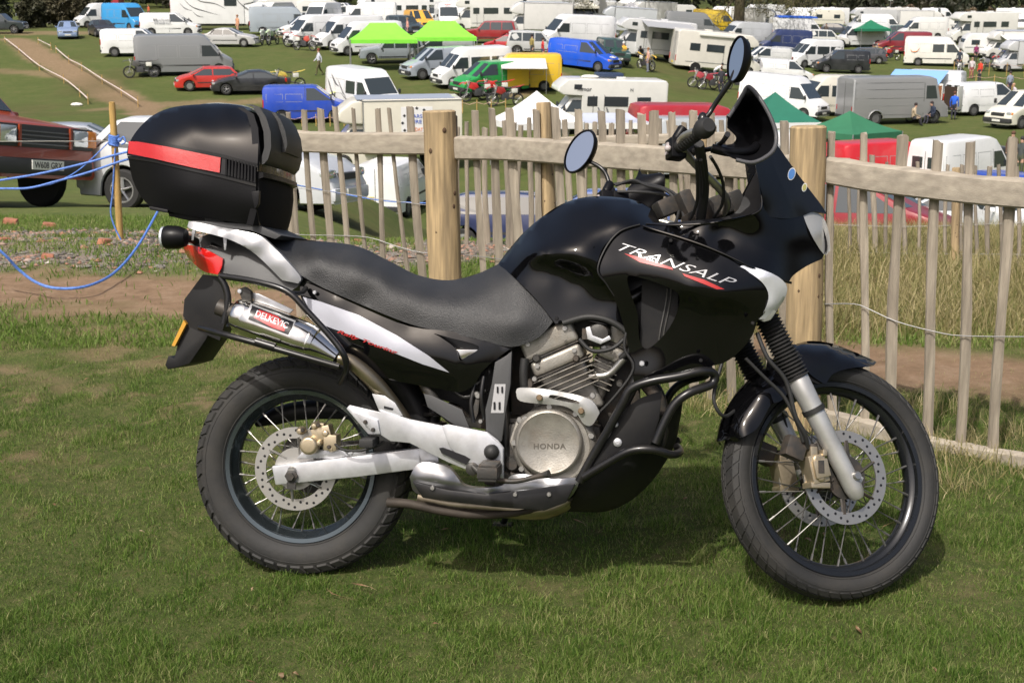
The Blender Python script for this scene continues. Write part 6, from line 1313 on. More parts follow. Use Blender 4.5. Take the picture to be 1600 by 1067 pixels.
def make_luton(L=6.0, H=3.05, cream=True, step=False):
    root = empty('box_van'); f = L/2; W = 2.2
    cabB = Body(2.4, 1.95, [(-1.2, 1.95), (-.35, 2.0), (.0, 1.9), (.5, 1.28), (.8, 1.12), (1.08, .95), (1.18, .78), (1.2, .55)], .3, 1.2, .14, .1, (.35,), .34)
    mb = MB(); cabB.mesh(mb); mb.v = [(v[0]+f-1.2, v[1], v[2]) for v in mb.v]; mb.build('cab', [basep, undm], root, smooth=38); x0 = f-1.2
    mb = MB(); cabB.screen(mb, (.0, 1.88), (.48, 1.3), .1); mb.v = [(v[0]+x0, v[1], v[2]) for v in mb.v]; mb.build('windscreen', glassm, root, smooth=0)
    for sg in (1, -1):
        mb = MB(); cabB.side_panel(mb, [(-.55, 1.22), (.32, 1.22), (-.02, 1.8), (-.55, 1.8)], sg); mb.v = [(v[0]+x0, v[1], v[2]) for v in mb.v]; mb.build('side_window', glassm, root, smooth=0)
        mb = MB(); mb.box((f-.15, sg*.72, .84), (.18, .3, .2)); mb.build('headlight', lampm, root, bevel=.04)
        mb = MB(); mb.box((-f, sg*.95, .9), (.06, .14, .3)); mb.build('tail_light', tailm, root)
    mb = MB(); mb.box((f-.04, 0, .46), (.22, 1.85, .24)); mb.build('front_bumper', plas, root, bevel=.05)
    box_part(root, 'box_body', [(-f, .75), (f-1.75, .75), (f-1.75, H), (-f, H)], W, basep, .03)
    box_part(root, 'overcab_pod', [(f-1.75, 2.0), (f-1.0, 2.05), (f-.62, 2.2), (f-.75, 2.6), (f-1.3, H-.04), (f-1.75, H-.03)], W-.06, basep, .12)
    for sg in (1, -1):
        for z in (.78, H-.06): mb = MB(); mb.box(((f-1.75-f)/2, sg*(W/2+.004), z), (L-1.75, .02, .05)); mb.build('edge_trim', hubm, root)
        mb = MB(); mb.box((f-1.76, sg*(W/2+.004), 1.9), (.05, .02, 2.2)); mb.build('edge_trim', hubm, root)
    mb = MB(); mb.box((-.6, 0, H+.01), (L-1.8, W-.1, .03)); mb.build('roof_skin', mat('grey_roof', (.30, .34, .42), .5), root)
    for x in (-f+1.3, f-.85):
        for sg in (1, -1): wheel_part(root, x, sg*.92, .36, .24, 'steel', False)
    plate_part(root, f+.075, .46, True); plate_part(root, -f-.012, .65, False); return root, None
def make_stepvan(L=6.6, H=2.9):
    """slab-sided walk-through van"""
    root = empty('van'); f = L/2; W = 2.2; top = [(-f, H-.12), (-f+.08, H-.03), (-f+.4, H), (f-1.3, H-.02), (f-.95, H-.14), (f-.6, 1.5), (f-.35, 1.35), (f-.06, 1.1), (f, .6)]
    B = Body(L, W, top, .4, 1.4, .04, .16, (-f+1.6, f-1.0), .40, endr=.04); mb = MB(); B.mesh(mb); mb.build('body', [basep, undm], root, smooth=38)
    mb = MB(); B.screen(mb, (f-.93, H-.3), (f-.62, 1.6), .1); mb.build('windscreen', glassm, root, smooth=0)
    for sg in (1, -1):
        mb = MB(); B.side_panel(mb, [(f-1.65, 1.55), (f-.85, 1.55), (f-1.05, 2.35), (f-1.65, 2.35)], sg); mb.build('side_window', glassm, root, smooth=0)
        for z in (.62, 1.15, 1.62, 2.15, 2.55): mb = MB(); B.side_panel(mb, [(-f+.15, z), (f-1.8, z), (f-1.8, z+.025), (-f+.15, z+.025)], sg, .012, 4); mb.build('body_rib', basep, root, smooth=0)
        mb = MB(); B.side_panel(mb, [(f-1.8, .6), (f-1.77, .6), (f-1.77, 2.5), (f-1.8, 2.5)], sg, .004, 2); mb.build('door_seam', seamm, root, smooth=0)
        mb = MB(); mb.tube([(B.wheels[0]+.5*math.cos(a), sg*(W/2+.01), .40+.5*math.sin(a)) for a in np.linspace(0, 3.14, 10)], .045, 6, sub=1); mb.build('wheel_arch_trim', hubm, root)
        mb = MB(); mb.box((-f+.01, sg*.95, 1.0), (.05, .1, .3)); mb.build('tail_light', tailm, root); mb = MB(); mb.box((f-.1, sg*.8, .85), (.15, .24, .2)); mb.build('headlight', lampm, root, bevel=.03)
        mb = MB(); mb.box((-f+.03, sg*(W/2-.03), 1.6), (.09, .09, 2.3)); mb.build('corner_post', mat('pale_grey_trim', (.45, .46, .48), .4), root, bevel=.02)
    mb = MB(); mb.box((-f-.004, 0, 1.6), (.012, .025, 2.1)); mb.build('rear_door_seam', seamm, root)
    mb = MB(); mb.box((f-.05, 0, .5), (.2, 2.0, .24)); mb.build('front_bumper', plas, root, bevel=.04); mb = MB(); mb.box((-f, 0, .5), (.14, 2.0, .18)); mb.build('rear_bumper', plas, root, bevel=.02)
    wheels(root, B, 'steel', w=.25); return root, B
def make_truckbox(L=9.0, H=3.9):
    root = empty('horsebox_lorry'); f = L/2; W = 2.45
    box_part(root, 'box_body', [(-f, .55), (f-1.9, .55), (f-1.9, 2.4), (f-1.0, 2.6), (f-.8, 3.1), (f-1.3, H), (-f, H)], W, basep, .06)
    box_part(root, 'cab', [(f-1.9, .5), (f, .5), (f+.02, 1.3), (f-.15, 2.35), (f-.6, 2.45), (f-1.9, 2.4)], W-.15, basep, .08)
    mb = MB(); mb.box((f-.05, 0, 1.85), (.06, 2.0, .8), rot=rotm((0, 1, 0), -.1)); mb.build('windscreen', glassm, root)
    side_rect(root, 'side_window', f-1.0, 1.8, .8, .7, W-.15, glassm)
    side_rect(root, 'side_window', -1.3, 3.15, .75, .42, W, glassm); side_rect(root, 'side_window', 1.3, 2.55, 1.2, .62, W, glassm)
    for sg in (1, -1):
        for (pts, r_) in (([(-3.9, 3.1), (-2.9, 2.2), (-1.4, 1.75), (.3, 1.35)], .05), ([(-3.0, 3.3), (-1.9, 2.7), (-.2, 2.45), (1.0, 1.95)], .055), ([(-2.8, 1.7), (-2.2, 1.3), (-1.5, 1.2)], .045), ([(2.0, 3.4), (2.5, 2.6), (3.4, 2.0), (3.9, 1.9)], .045), ([(-4.2, 2.5), (-3.6, 2.0), (-2.8, 1.8)], .04), ([(-2.0, 3.4), (-.9, 3.1), (.5, 2.95)], .035)):
            mb = MB(); mb.tube([(x*.85, sg*(W/2+.004), z) for x, z in pts], [.004, r_, .004], 6); mb.build('swirl', stripek, root)
        mb = MB(); mb.box((-f-.0, sg*1.12, 2.0), (.05, .1, 1.4)); mb.build('tail_light', tailm, root)
        for x in (-f+1.6, f-1.1): wheel_part(root, x, sg*1.08, .45, .26, 'cap', False); mb = MB(); mb.lathe([(.52, 0), (.52, .012)], (x, sg*(W/2-.0), .5), (0, sg, 0), 18); mb.build('wheel_arch', undm, root)
    mb = MB(); mb.box((-.9, 0, .5), (L-2.5, W-.2, .25)); mb.build('chassis', undm, root); return root, None

_proto = {}
def put(key, maker, px, py, hd, col, label, cat, depth=None, s=1.0, group=None, name=None, dz=0.0):
    """stand a vehicle on the hillside: its base centre under pixel px, ground line py (or a depth)"""
    c = at_depth(px, depth) if depth else hit(px, py)
    if key in _proto: root = copy_tree(_proto[key])
    else:
        root = maker()[0]
        _proto[key] = root
        KIDS[root.name] = [o for o in bpy.data.objects if o.parent is root]
        for k in list(KIDS[root.name]): KIDS[k.name] = [o for o in bpy.data.objects if o.parent is k]
    h = R(hd); e = 1.6
    p0 = tz(c[0]-math.cos(h)*e, c[1]-math.sin(h)*e); p1 = tz(c[0]+math.cos(h)*e, c[1]+math.sin(h)*e)
    q0 = tz(c[0]+math.sin(h)*.8, c[1]-math.cos(h)*.8); q1 = tz(c[0]-math.sin(h)*.8, c[1]+math.cos(h)*.8)
    ex = Vector((math.cos(h)*2*e, math.sin(h)*2*e, float(p1-p0)*.6)).normalized(); ey = Vector((-math.sin(h)*1.6, math.cos(h)*1.6, float(q1-q0)*.6)).normalized(); ez = ex.cross(ey).normalized(); ey = ez.cross(ex)
    root.matrix_world = Matrix.Translation(Vector((c[0], c[1], float((p0+p1)/2)+dz))) @ Matrix((ex, ey, ez)).transposed().to_4x4() @ Matrix.Diagonal((s, s, s, 1))
    PM = paint(col)
    for o in [x for x in _tree(root)]:
        for sl in o.material_slots:
            if sl.link == 'DATA' and sl.material is basep or (sl.material and sl.material.name.startswith('paint_')):
                sl.link = 'OBJECT'; sl.material = PM
    for k in ('group',):
        if k in root: del root[k]
    tag(root, label, cat, group)
    if name: root.name = name
    return root
def _tree(r):
    out = []
    for o in bpy.data.objects:
        p = o
        while p is not None:
            if p is r: out.append(o); break
            p = p.parent
    return out
_ch = {}
def _tree(r):                      # children looked up once per call through a parent map kept up to date
    out = [r]; 
    for c in r.children: out += _tree(c)
    return out
VH = lambda: make_van(True); VHW = lambda: make_van(True, windows=1); VL = lambda: make_van(False, 4.8, 1.9, 1.95, windows=0, rearwin=False)
VLL = lambda: make_van(False, 5.1, 1.9, 1.98, windows=0); VJ = lambda: make_van(True, 6.3, 2.0, 2.6); VM = lambda: make_van(True, 5.2, 2.0, 2.5, windows=2)
# ================================================================== WHAT STANDS ON THE FIELD
def V_(t, *a, **k):
    T = dict(vh=('vh', VH, 'van'), vhw=('vhw', VHW, 'van'), vl=('vl', VL, 'van'), vll=('vll', VLL, 'van'), vj=('vj', VJ, 'van'), vm=('vm', VM, 'van'),
             hatch=('hatch', lambda: make_car('hatch'), 'car'), saloon=('saloon', lambda: make_car('saloon'), 'car'), coupe=('coupe', lambda: make_car('coupe', 'alloy'), 'car'), suv=('suv', lambda: make_car('suv', 'alloy'), 'off roader'), estate=('estate', lambda: make_car('estate'), 'car'), mpv=('mpv', lambda: make_car('mpv'), 'car'),
             mh=('mh', make_motorhome, 'motorhome'), mhp=('mhp', lambda: make_motorhome(stripes=False), 'motorhome'), cv=('cv', make_caravan, 'caravan'), lu=('lu', make_luton, 'van'), st=('st', make_stepvan, 'van'), hb=('hb', make_truckbox, 'lorry'))[t]
    return put(T[0], T[1], a[0], a[1], a[2], a[3], a[4], T[2], **k)
# ---- the two nearest vehicles
golf = put('golf', lambda: make_car('hatch', 'alloy', True), 352, 0, -13, (.62, .64, .67), 'silver hatchback with five spoke wheels parked behind the top box and stake', 'car', depth=20.4, s=1.03)
disc, DB = make_car('suv', 'alloy', True, ('W608 GRX', ''))
KIDS[disc.name] = []
h = R(-24); c = at_depth(-24, 18.0); slope = R(-7.5)
_ex = Vector((math.cos(h), math.sin(h), 0)); tl = Matrix.Rotation(slope, 3, 'X') @ Matrix.Rotation(R(3), 3, 'Y')
_rot = (tl @ Matrix.Rotation(h, 3, 'Z')).to_4x4(); _off = _rot @ Vector((2.2, -.85, 0))
disc.matrix_world = Matrix.Translation(Vector((c[0], c[1], c[2]))-_off*1.2) @ _rot @ Matrix.Diagonal((1.2, 1.2, 1.2, 1))
rp = paint((.30, .048, .014))
for o in _tree(disc):
    for sl in o.material_slots:
        if sl.material is basep: sl.material = rp
    if o.name.startswith('headlight'): o.scale = (1, 1, 1)
tag(disc, 'dark red metallic off roader with black grille cut off by the left edge', 'off roader')
vs, fs = text_geo('LAND ROVER', .1, .002, 0, 1.3); xs = [v[0] for v in vs]; kx = .95/(max(xs)-min(xs)); mb = MB(); mb.add([(2.235+v[1]*-.3, (v[0]-(max(xs)+min(xs))/2)*kx, .985+v[1]*.75) for v in vs], fs); mb.build('lettering', hubm, disc, smooth=0)
for o in list(disc.children):
    if o.name.split('.')[0] in ('headlight', 'grille'): bpy.data.objects.remove(o)
mb = MB(); mb.box((2.262, 0, .88), (.06, 1.66, .27)); mb.build('grille', plas, disc, bevel=.01)
for sg in (1, -1): mb = MB(); mb.box((2.285, sg*.60, .89), (.06, .25, .20)); mb.build('headlight', lampm, disc, bevel=.015); mb = MB(); mb.box((2.29, sg*.42, .88), (.06, .035, .26)); mb.build('grille_post', rp, disc)
for i in range(4): mb = MB(); mb.box((2.288, 0, .79+i*.05), (.03, .9, .016)); mb.build('grille_bar', hubd, disc)
for sg in (1, -1):
    mb = MB(); mb.box((2.25, sg*.80, .89), (.12, .17, .21)); mb.build('indicator', amber, disc, bevel=.02); mb = MB(); mb.lathe([(.08, 0), (.085, .03)], (2.28, sg*.6, .5), (1, 0, 0), 14); mb.build('fog_lamp', hubd, disc)
V_('hatch', 128, 0, 10, (.34, .37, .43), 'blue grey hatchback half hidden between the red off roader and silver hatchback', depth=36)
V_('mpv', 1335, 0, -32, (.26, .012, .02), 'dark red people carrier seen through the right hand pales', depth=27.5)
V_('hatch', 1468, 0, 170, (.62, .66, .70), 'pale silver hatchback behind the right fence beside the dark red people carrier', depth=36)
V_('vl', 1545, 0, 95, BLUE, 'blue van seen in a gap of the right fence', depth=40)
V_('saloon', 1590, 0, -95, WHITE, 'white saloon facing the fence at the far right', depth=33)
V_('vl', 1640, 0, 80, WHITE, 'white van tail at the right edge behind the last pale', depth=41)
V_('hatch', 815, 0, -5, (.02, .03, .10), 'dark navy hatchback seen through pales right of the round post', depth=30)
V_('estate', 930, 0, 175, (.06, .12, .36), 'mid blue estate car behind the middle of the fence', depth=33)
V_('vl', 618, 0, 78, WHITE, 'white van seen from behind through the pales left of the round post', depth=47.5, s=.98)
V_('lu', 612, 262, 190, CREAM, 'cream box van with grey blue roof rising above the left fence rail')
V_('vl', 483, 190, 6, BLUE, 'dark blue panel van parked just right of the top box')
V_('vhw', 570, 0, -52, WHITE, 'white camper van with black swirl graphics and roof rails', depth=73)
V_('vm', 737, 134, 205, WHITE, 'white minibus with dark side windows beside the green van', s=.97)
V_('vl', 683, 121, 208, (.36, .40, .46), 'silver blue panel van with dark bumper left of the white minibus')
V_('vl', 765, 147, 213, (.02, .30, .06), 'bright green van with yellow rear half and red bikes in front')
V_('vh', 815, 140, 183, YELLOW, 'yellow high van with white awning on its side', s=.88)
V_('suv', 612, 99, 188, (.30, .34, .38), 'silver off roader under the lime green gazebos')
V_('vl', 690, 98, 185, (.40, .42, .44), 'grey van behind the right lime gazebo')
V_('vh', 497, 72, 213, WHITE, 'white high roof van, left one of the row left of the gazebos', s=.95)
V_('vhw', 545, 76, 211, WHITE, 'white high roof van with dark door window, middle of the row left of the gazebos', s=.97)
V_('vh', 573, 85, 205, WHITE, 'white van partly behind the left lime gazebo', s=.95)
V_('vl', 478, 60, 205, WHITE, 'low white van at the left end of the row behind the motocross bikes', s=.95)
V_('vj', 442, 54, 8, (.34, .39, .44), 'long pale blue grey van left of the white row', s=.92)
V_('estate', 478, 44, 10, (.03, .05, .09), 'dark blue estate behind the pale blue grey van')
V_('hb', 345, 47, 1, WHITE, 'large white lorry with dark swirl graphics cut by the top edge')
gw = V_('vll', 268, 57, 4, WHITE, 'low white van with two lines of grey lettering before the lorry')
for k, tx in ((0, 'Michael'), (1, 'Waldron')):
    pass
V_('vll', 216, 88, 6, WHITE, 'white van with open rear doors behind the grey long van')
V_('vj', 290, 117, 12, GREY, 'long grey panel van with creased sides in the left field', s=1.02)
V_('saloon', 358, 73, -5, (.50, .50, .50), 'silver saloon parked between grey van and white lorry', s=1.02)
V_('hatch', 326, 141, 197, (.55, .03, .02), 'bright red five door hatchback beside the black coupe')
V_('coupe', 390, 147, 193, BLACK, 'glossy black coupe beside the red hatchback', s=1.05)
V_('hatch', 107, 60, -72, (.20, .27, .42), 'light blue hatchback facing the camera in the upper left')
V_('saloon', 160, 57, -62, (.03, .03, .035), 'black saloon facing the camera left of the blue lorry cab')
V_('suv', 2, 53, 4, (.03, .04, .045), 'dark off roader with silver wheel arches at the upper left edge')
V_('vh', 198, 48, -40, SKYB, 'bright sky blue high roofed van beside the black saloon', s=1.0)
V_('vh', 160, 44, 216, WHITE, 'white van facing left behind the black saloon', s=.95)
V_('vj', 122, 36, 182, WHITE, 'white van with yellow and black letters before the red lorry', s=1.0)
V_('lu', 150, 30, 180, (.40, .03, .05), 'red lorry body standing behind the white vans in the upper left', s=1.15)
V_('hatch', 50, 28, 200, (.25, .28, .36), 'silver blue car by the hedge at the upper left')
V_('estate', 110, 40, 190, (.55, .53, .45), 'pale estate car behind the light blue hatchback')
V_('mhp', 650, 40, 5, WHITE, 'white motorhome with rounded overcab behind the gazebos', s=1.0)
V_('vh', 698, 47, -80, WHITE, 'white high van facing the camera with red letters over its windscreen', s=1.0)
V_('vl', 655, 50, -68, (.75, .40, .05), 'orange yellow van behind the gap between the gazebos')
V_('suv', 632, 58, -60, (.05, .07, .08), 'dark green off roader in front of the orange yellow van')
V_('mhp', 760, 50, 182, (.70, .70, .67), 'long white motorhome with square dark window behind the right gazebo', s=1.05)
V_('suv', 765, 68, 172, (.30, .015, .02), 'dark red off roader right of the lime gazebos')
V_('hatch', 796, 84, 165, (.45, .02, .03), 'bright red car half hidden behind the yellow van', s=1.0)
V_('lu', 838, 60, 185, (.72, .72, .70), 'big white box van behind the silver off roader', s=1.0)
V_('vj', 900, 74, 204, WHITE, 'long white high van with pale grey sides above the blue van', s=1.0)
V_('suv', 838, 87, 2, (.55, .56, .56), 'silver off roader with roof bars left of the bright blue van')
V_('vll', 912, 108, -33, (.01, .09, .62), 'bright blue van with a white sticker on its bonnet', s=1.02)
V_('lu', 925, 74, 180, (.45, .03, .03), 'red flat box behind the bright blue van', s=.55)
V_('suv', 955, 100, -80, DGREEN, 'dark green off roader facing the camera beside the bright blue van')
V_('mhp', 1015, 92, 187, (.62, .63, .64), 'white coach shaped motorhome with open door in the middle of the field', s=1.05)
V_('mhp', 1115, 115, 6, (.72, .70, .64), 'cream motorhome with small square window and rolled awning', s=1.08)
V_('mh', 942, 0, 188, (.72, .72, .69), 'white striped motorhome with roof box above the pales', depth=67.5, s=.97)
V_('vh', 1085, 0, 12, (.40, .02, .03), 'red high van standing behind the pales left of the hand grip', depth=58.5, s=1.08)
V_('vj', 1125, 0, 8, (.40, .43, .46), 'silver grey high van behind the pales right of the red van', depth=55.5, s=.98)
V_('vh', 1222, 182, -38, WHITE, 'white van with windscreen beside the green and white gazebo', s=1.0)
V_('vhw', 1300, 180, 192, CREAM, 'cream camper van with one square side window')
V_('st', 1392, 193, 14, (.24, .245, .25), 'slab sided dark grey box van with ribbed sides', s=1.0)
V_('vh', 1437, 168, 148, WHITE, 'white high van with grey rear doors and blue awning', s=1.0)
V_('vll', 1537, 178, 20, WHITE, 'white van with brown lined open rear doors', s=1.05)
V_('vl', 1600, 198, 212, (.73, .71, .62), 'cream white van with windscreen at the right edge', s=1.1)
V_('vh', 1500, 0, 38, WHITE, 'big white high roofed van with rounded nose behind the right pales', depth=51.5, s=.92)
V_('vh', 1376, 0, 22, (.58, .02, .03), 'bright red high van left of the big white van behind the right fence', depth=51.5, s=.86)
V_('vl', 1268, 0, 28, WHITE, 'white van seen from behind between windscreen and brown post', depth=57)
V_('saloon', 1492, 0, 182, BLACK, 'black car roof behind the big white high van', depth=60)
V_('vl', 1312, 114, 182, BLACK, 'black people carrier facing left below the white van with two windows')
V_('vm', 1270, 106, 204, WHITE, 'white van with two side windows facing left', s=1.0)
V_('vll', 1224, 129, 3, WHITE, 'small white van with open back beside the cream motorhome', s=.88)
V_('vj', 1245, 66, 5, WHITE, 'white high van with a bright blue roof', s=1.0)
V_('suv', 1290, 74, 3, (.68, .68, .66), 'white off roader behind the white van with two windows')
V_('hatch', 1215, 98, 220, (.60, .61, .62), 'white hatchback at the nose of the white van with two windows')
V_('vll', 1408, 84, 178, MAROON, 'dark maroon box van beside the green gazebo', s=1.1)
V_('vhw', 1462, 103, -18, (.74, .73, .68), 'white camper van with dark windscreen and orange emblem', s=1.05)
V_('mhp', 1530, 68, 184, (.70, .70, .67), 'long white motorhome with dark windows in the upper right', s=1.15)
V_('lu', 1575, 92, 182, (.66, .66, .64), 'white box trailer van at the right edge with bikes before it', s=.9)
V_('vh', 1118, 50, -12, (.80, .55, .02), 'bright yellow high van beside the tree trunk', s=1.0)
V_('vj', 1080, 56, 2, (.20, .21, .22), 'grey high van in front of the yellow van', s=.95)
V_('mhp', 1360, 50, 182, (.52, .53, .54), 'grey sided motorhome behind the dark green gazebo')
V_('cv', 1290, 44, 175, (.70, .68, .60), 'cream caravan behind the blue roofed van')
V_('suv', 895, 37, 182, (.03, .04, .10), 'navy off roader between the two tree trunks')
V_('lu', 975, 60, 182, (.50, .53, .56), 'pale grey box van behind the coach shaped motorhome', s=.95)
V_('vh', 1160, 75, 200, (.50, .52, .54), 'grey van with raised awning behind the tree trunk')
V_('lu', 905, 36, 182, (.70, .70, .66), 'white box van between the two tree trunks')
V_('estate', 1395, 60, 178, (.05, .10, .09), 'dark green estate behind the maroon van')
V_('cv', 1535, 90, 176, (.74, .74, .73), 'small white trailer caravan behind the people on the right', s=.9)
V_('vh', 1345, 74, 183, (.66, .67, .68), 'white van just below the grey sided motorhome', s=1.0)
V_('estate', 1345, 100, 178, (.08, .08, .09), 'dark estate car right of the two windowed white van')
V_('vl', 1192, 108, 200, (.72, .73, .73), 'low white van left of the two windowed white van', s=.95)
V_('hatch', 1178, 122, 205, (.65, .66, .67), 'white hatchback at the bonnet of the cream motorhome')
V_('lu', 1600, 112, 182, (.55, .56, .58), 'grey box van cut by the right edge in the upper field', s=.9)
V_('vh', 1440, 62, 182, (.72, .72, .70), 'white van between the green gazebo and the upper right motorhome')
V_('mhp', 1395, 44, 184, (.68, .68, .66), 'white motorhome right of the grey sided motorhome')
V_('vj', 1200, 52, 2, (.60, .61, .62), 'pale van directly left of the blue roofed van')
V_('vh', 1225, 84, 185, NAVY, 'navy blue van below the blue roofed white van', s=.9)
# blue roof sheet on the high white van and further extras
# ---- lettering and marks
def find(lb): return [o for o in bpy.data.objects if o.get('label', '').startswith(lb)][0]
class FlatB:
    def __init__(s, h): s.h = h
    def hw(s, x, z): return s.h
def marks(lb, items):
    r = find(lb)
    for it in items:
        if it[0] == 'text': sidetext(r, FlatB(it[7]), it[1], it[2], it[3], it[4], it[5], it[6], sg=it[8])
        else:
            mb = MB(); mb.tube([(x, it[3]*it[4], z) for x, z in it[1]], [.006, it[2], .006], 6, sub=4, flat=.6); mb.build('swirl', it[5], r)
redt = mat('red_sign', (.6, .04, .03), .5); orgt = mat('orange_sign', (.75, .22, .06), .5); goldt = mat('gold_sign', (.55, .36, .05), .5); gret = mat('grey_sign', (.30, .31, .34), .5); blut = mat('blue_sign', (.06, .12, .5), .5)
marks('low white van with two lines', [('text', 'Michael', -.55, 1.42, .22, 1.5, gret, 1.0, -1), ('text', 'Waldron', -.55, 1.14, .22, 1.5, gret, 1.0, -1)])
marks('white van with yellow and black', [('text', 'C M', .3, 1.75, .45, 1.5, goldt, 1.05, 1)])
marks('white camper van with black swirl', [('sw', [(-1.9, 2.2), (-1.5, 1.7), (-1.0, 1.5)], .07, -1, .96, stripek), ('sw', [(-2.3, 1.9), (-1.8, 1.1), (-1.2, .8)], .08, -1, .99, stripek), ('sw', [(-1.2, 1.9), (-.6, 1.2), (-.2, .9)], .07, -1, .98, stripek), ('sw', [(-.9, 1.2), (-.3, .9), (.4, .8)], .05, -1, 1.0, stripek)])
r = find('cream box van'); 
for i in range(12):
    a = 2*math.pi*i/12; mb = MB(); mb.box((-1.05+.62*math.cos(a), 1.112, 2.05+.62*math.sin(a)), (.10, .02, .10), rot=rotm((0, 1, 0), .78)); mb.build('star_mark', stripek, r)
mb = MB(); mb.box((-1.05, 1.106, 2.05), (1.35, .012, 1.35)); mb.build('sign_panel', mat('sign_white', (.78, .78, .80), .4), r)
for (tx, dz, m_, w_) in (('CARS', .28, blut, .55), ('HIRE', 0.05, blut, .5), ('TODAY', -.28, orgt, .6)): sidetext(r, FlatB(1.116), tx, -1.0, 2.05+dz, .16, w_, m_, sg=1)
marks('white camper van with dark windscreen', [('sw', [(-2.3, 1.5), (-2.1, 1.25), (-1.7, 1.3), (-1.5, 1.6)], .09, -1, 1.0, orgt)])
marks('white high van facing the camera', [])
r = find('white high van facing the camera'); vs, fs = text_geo('RENT', .3, .01); mb = MB(); mb.add([(1.42-v[1]*.3, v[0], 2.36+v[1]*.7) for v in vs], fs); mb.build('lettering', redt, r, smooth=0)
r = find('white striped motorhome'); sidetext(r, FlatB(1.14), 'Rimor', 1.35, 2.45, .22, .75, stripek, sg=1); sidetext(r, FlatB(1.14), 'N', -1.2, 2.45, .16, .16, stripeg, sg=1)
mb = MB(); mb.box((-.2, -.2, 3.12), (1.5, .8, .22)); mb.build('roof_box', mat('dark_blue_plastic', (.03, .05, .10), .4), r, bevel=.08); mb = MB(); mb.ball((.9, .2, 3.03), .5, 12, sc=(1, .6, .2)); mb.build('roof_dome', plW, r)
r = find('cream motorhome with small'); mb = MB(); mb.box((0.0, -1.18, 2.72), (3.4, .14, .16)); mb.build('rolled_awning', plW, r, bevel=.03)
for yy in (-.75, -.35): mb = MB(); mb.tube([(-3.28, yy, .8), (-3.28, yy, 2.8)], .02, 6, sub=1); mb.build('ladder_rail', hubm, r)
r = find('white high van with a bright blue'); mb = MB(); mb.box((-.35, 0, 2.68), (4.6, 1.9, .2), taper=.9); mb.build('blue_roof_sheet', mat('blue_tarpaulin', (.02, .12, .6), .6), r, bevel=.06)
r = find('white van with brown lined'); 
brn = mat('brown_lining', (.25, .10, .04), .7)
mb = MB(); mb.box((-2.56, 0, 1.1), (.03, 1.5, 1.3)); mb.build('load_opening', mat('dark_interior', (.05, .03, .02), .9), r)
for sg in (1, -1):
    mb = MB(); mb.box((-2.9, sg*1.15, 1.15), (.8, .05, 1.45), rot=rotm((0, 0, 1), sg*-.5)); d_ = mb.build('rear_door', plW, r, bevel=.02); mb = MB(); mb.box((-2.9, sg*1.11, 1.2), (.62, .05, 1.1), rot=rotm((0, 0, 1), sg*-.5)); mb.build('door_lining', brn, d_)
r = find('bright green van'); mb = MB(); mb.box((-1.5, .97, 1.1), (1.6, .03, 1.3)); mb.build('yellow_side', paint(YELLOW), r)
r = find('bright blue van with a white'); mb = MB(); mb.box((2.2, .1, 1.02), (.3, .5, .02), rot=rotm((0, 1, 0), .25)); mb.build('bonnet_sticker', plW, r)
def awning(lb, x0, x1, z, out, drop, m, sg=-1, hw=1.05):
    r = find(lb); mb = MB(); mb.prism([(x0, sg*hw, z), (x1, sg*hw, z), (x1, sg*(hw+out), z-drop), (x0, sg*(hw+out), z-drop)], [(x0, sg*hw, z-.04), (x1, sg*hw, z-.04), (x1, sg*(hw+out), z-drop-.04), (x0, sg*(hw+out), z-drop-.04)]); o = mb.build('awning', m, r)
    for x in (x0+.05, x1-.05): mb = MB(); mb.cyl((x, sg*(hw+out-.05), z-drop), (x, sg*(hw+out-.05), .0), .02, n=6); mb.build('awning_pole', hubm, o)
awning('yellow high van', -1.6, 1.6, 2.3, 2.0, .5, plW, sg=1)
awning('white high van with grey rear', -2.0, 1.6, 2.6, 2.4, .75, mat('light_blue_awning', (.22, .42, .78), .6), sg=1)
awning('white coach shaped', -2.6, 1.2, 2.85, 2.2, .3, mat('grey_awning', (.35, .36, .38), .7), sg=1, hw=1.13)
awning('white box trailer van', -1.8, 1.6, 2.6, 2.0, .4, plW, sg=1, hw=1.1)

# ---- gazebos
def gazebo(px, py, hd, w, l, col, label, s=1.0, depth=None, peak=.95, ridge=0.0, wall=None, valance=None, eave=2.0):
    root = empty('gazebo'); hw_, hl = w/2, l/2; m = mat('gazebo_%d_%d_%d' % tuple(int(c*99) for c in col), col, .7, var=.06, vscale=2)
    mb = MB(); n = 6; rows = []
    for i in range(n+1):
        t = i/n; k = 1-t; sag = -.10*math.sin(math.pi*t)
        rows.append([(sx*(hl*k+ridge*t), sy*hw_*k, eave+peak*t+sag) for sx, sy in ((-1, -1), (1, -1), (1, 1), (-1, 1))])
    vs = sum(rows, []); fs = [(i*4+j, i*4+(j+1) % 4, (i+1)*4+(j+1) % 4, (i+1)*4+j) for i in range(n) for j in range(4)]; mb.add(vs, fs)
    cano = mb.build('canopy', m, root, smooth=25)
    mb = MB(); v = [(sx*hl, sy*hw_, eave+z) for z in (0, -.26) for sx, sy in ((-1, -1), (1, -1), (1, 1), (-1, 1))]; mb.add(v, [(j, (j+1) % 4, 4+(j+1) % 4, 4+j) for j in range(4)]); mb.build('valance', valance or m, root, smooth=0)
    for sx, sy in ((-1, -1), (1, -1), (1, 1), (-1, 1)): mb = MB(); mb.cyl((sx*hl, sy*hw_, 0), (sx*hl, sy*hw_, eave), .03, n=8); mb.build('pole', hubm, root)
    c = at_depth(px, depth) if depth else hit(px, py); root.location = c; root.rotation_euler = (0, 0, R(hd)); root.scale = (s, s, s); tag(root, label, 'gazebo'); return root
LIME = (.22, .72, .05)
gazebo(600, 110, 8, 3.2, 4.6, LIME, 'lime green gazebo, the left one of the joined pair', ridge=.9, eave=2.1, peak=1.1)
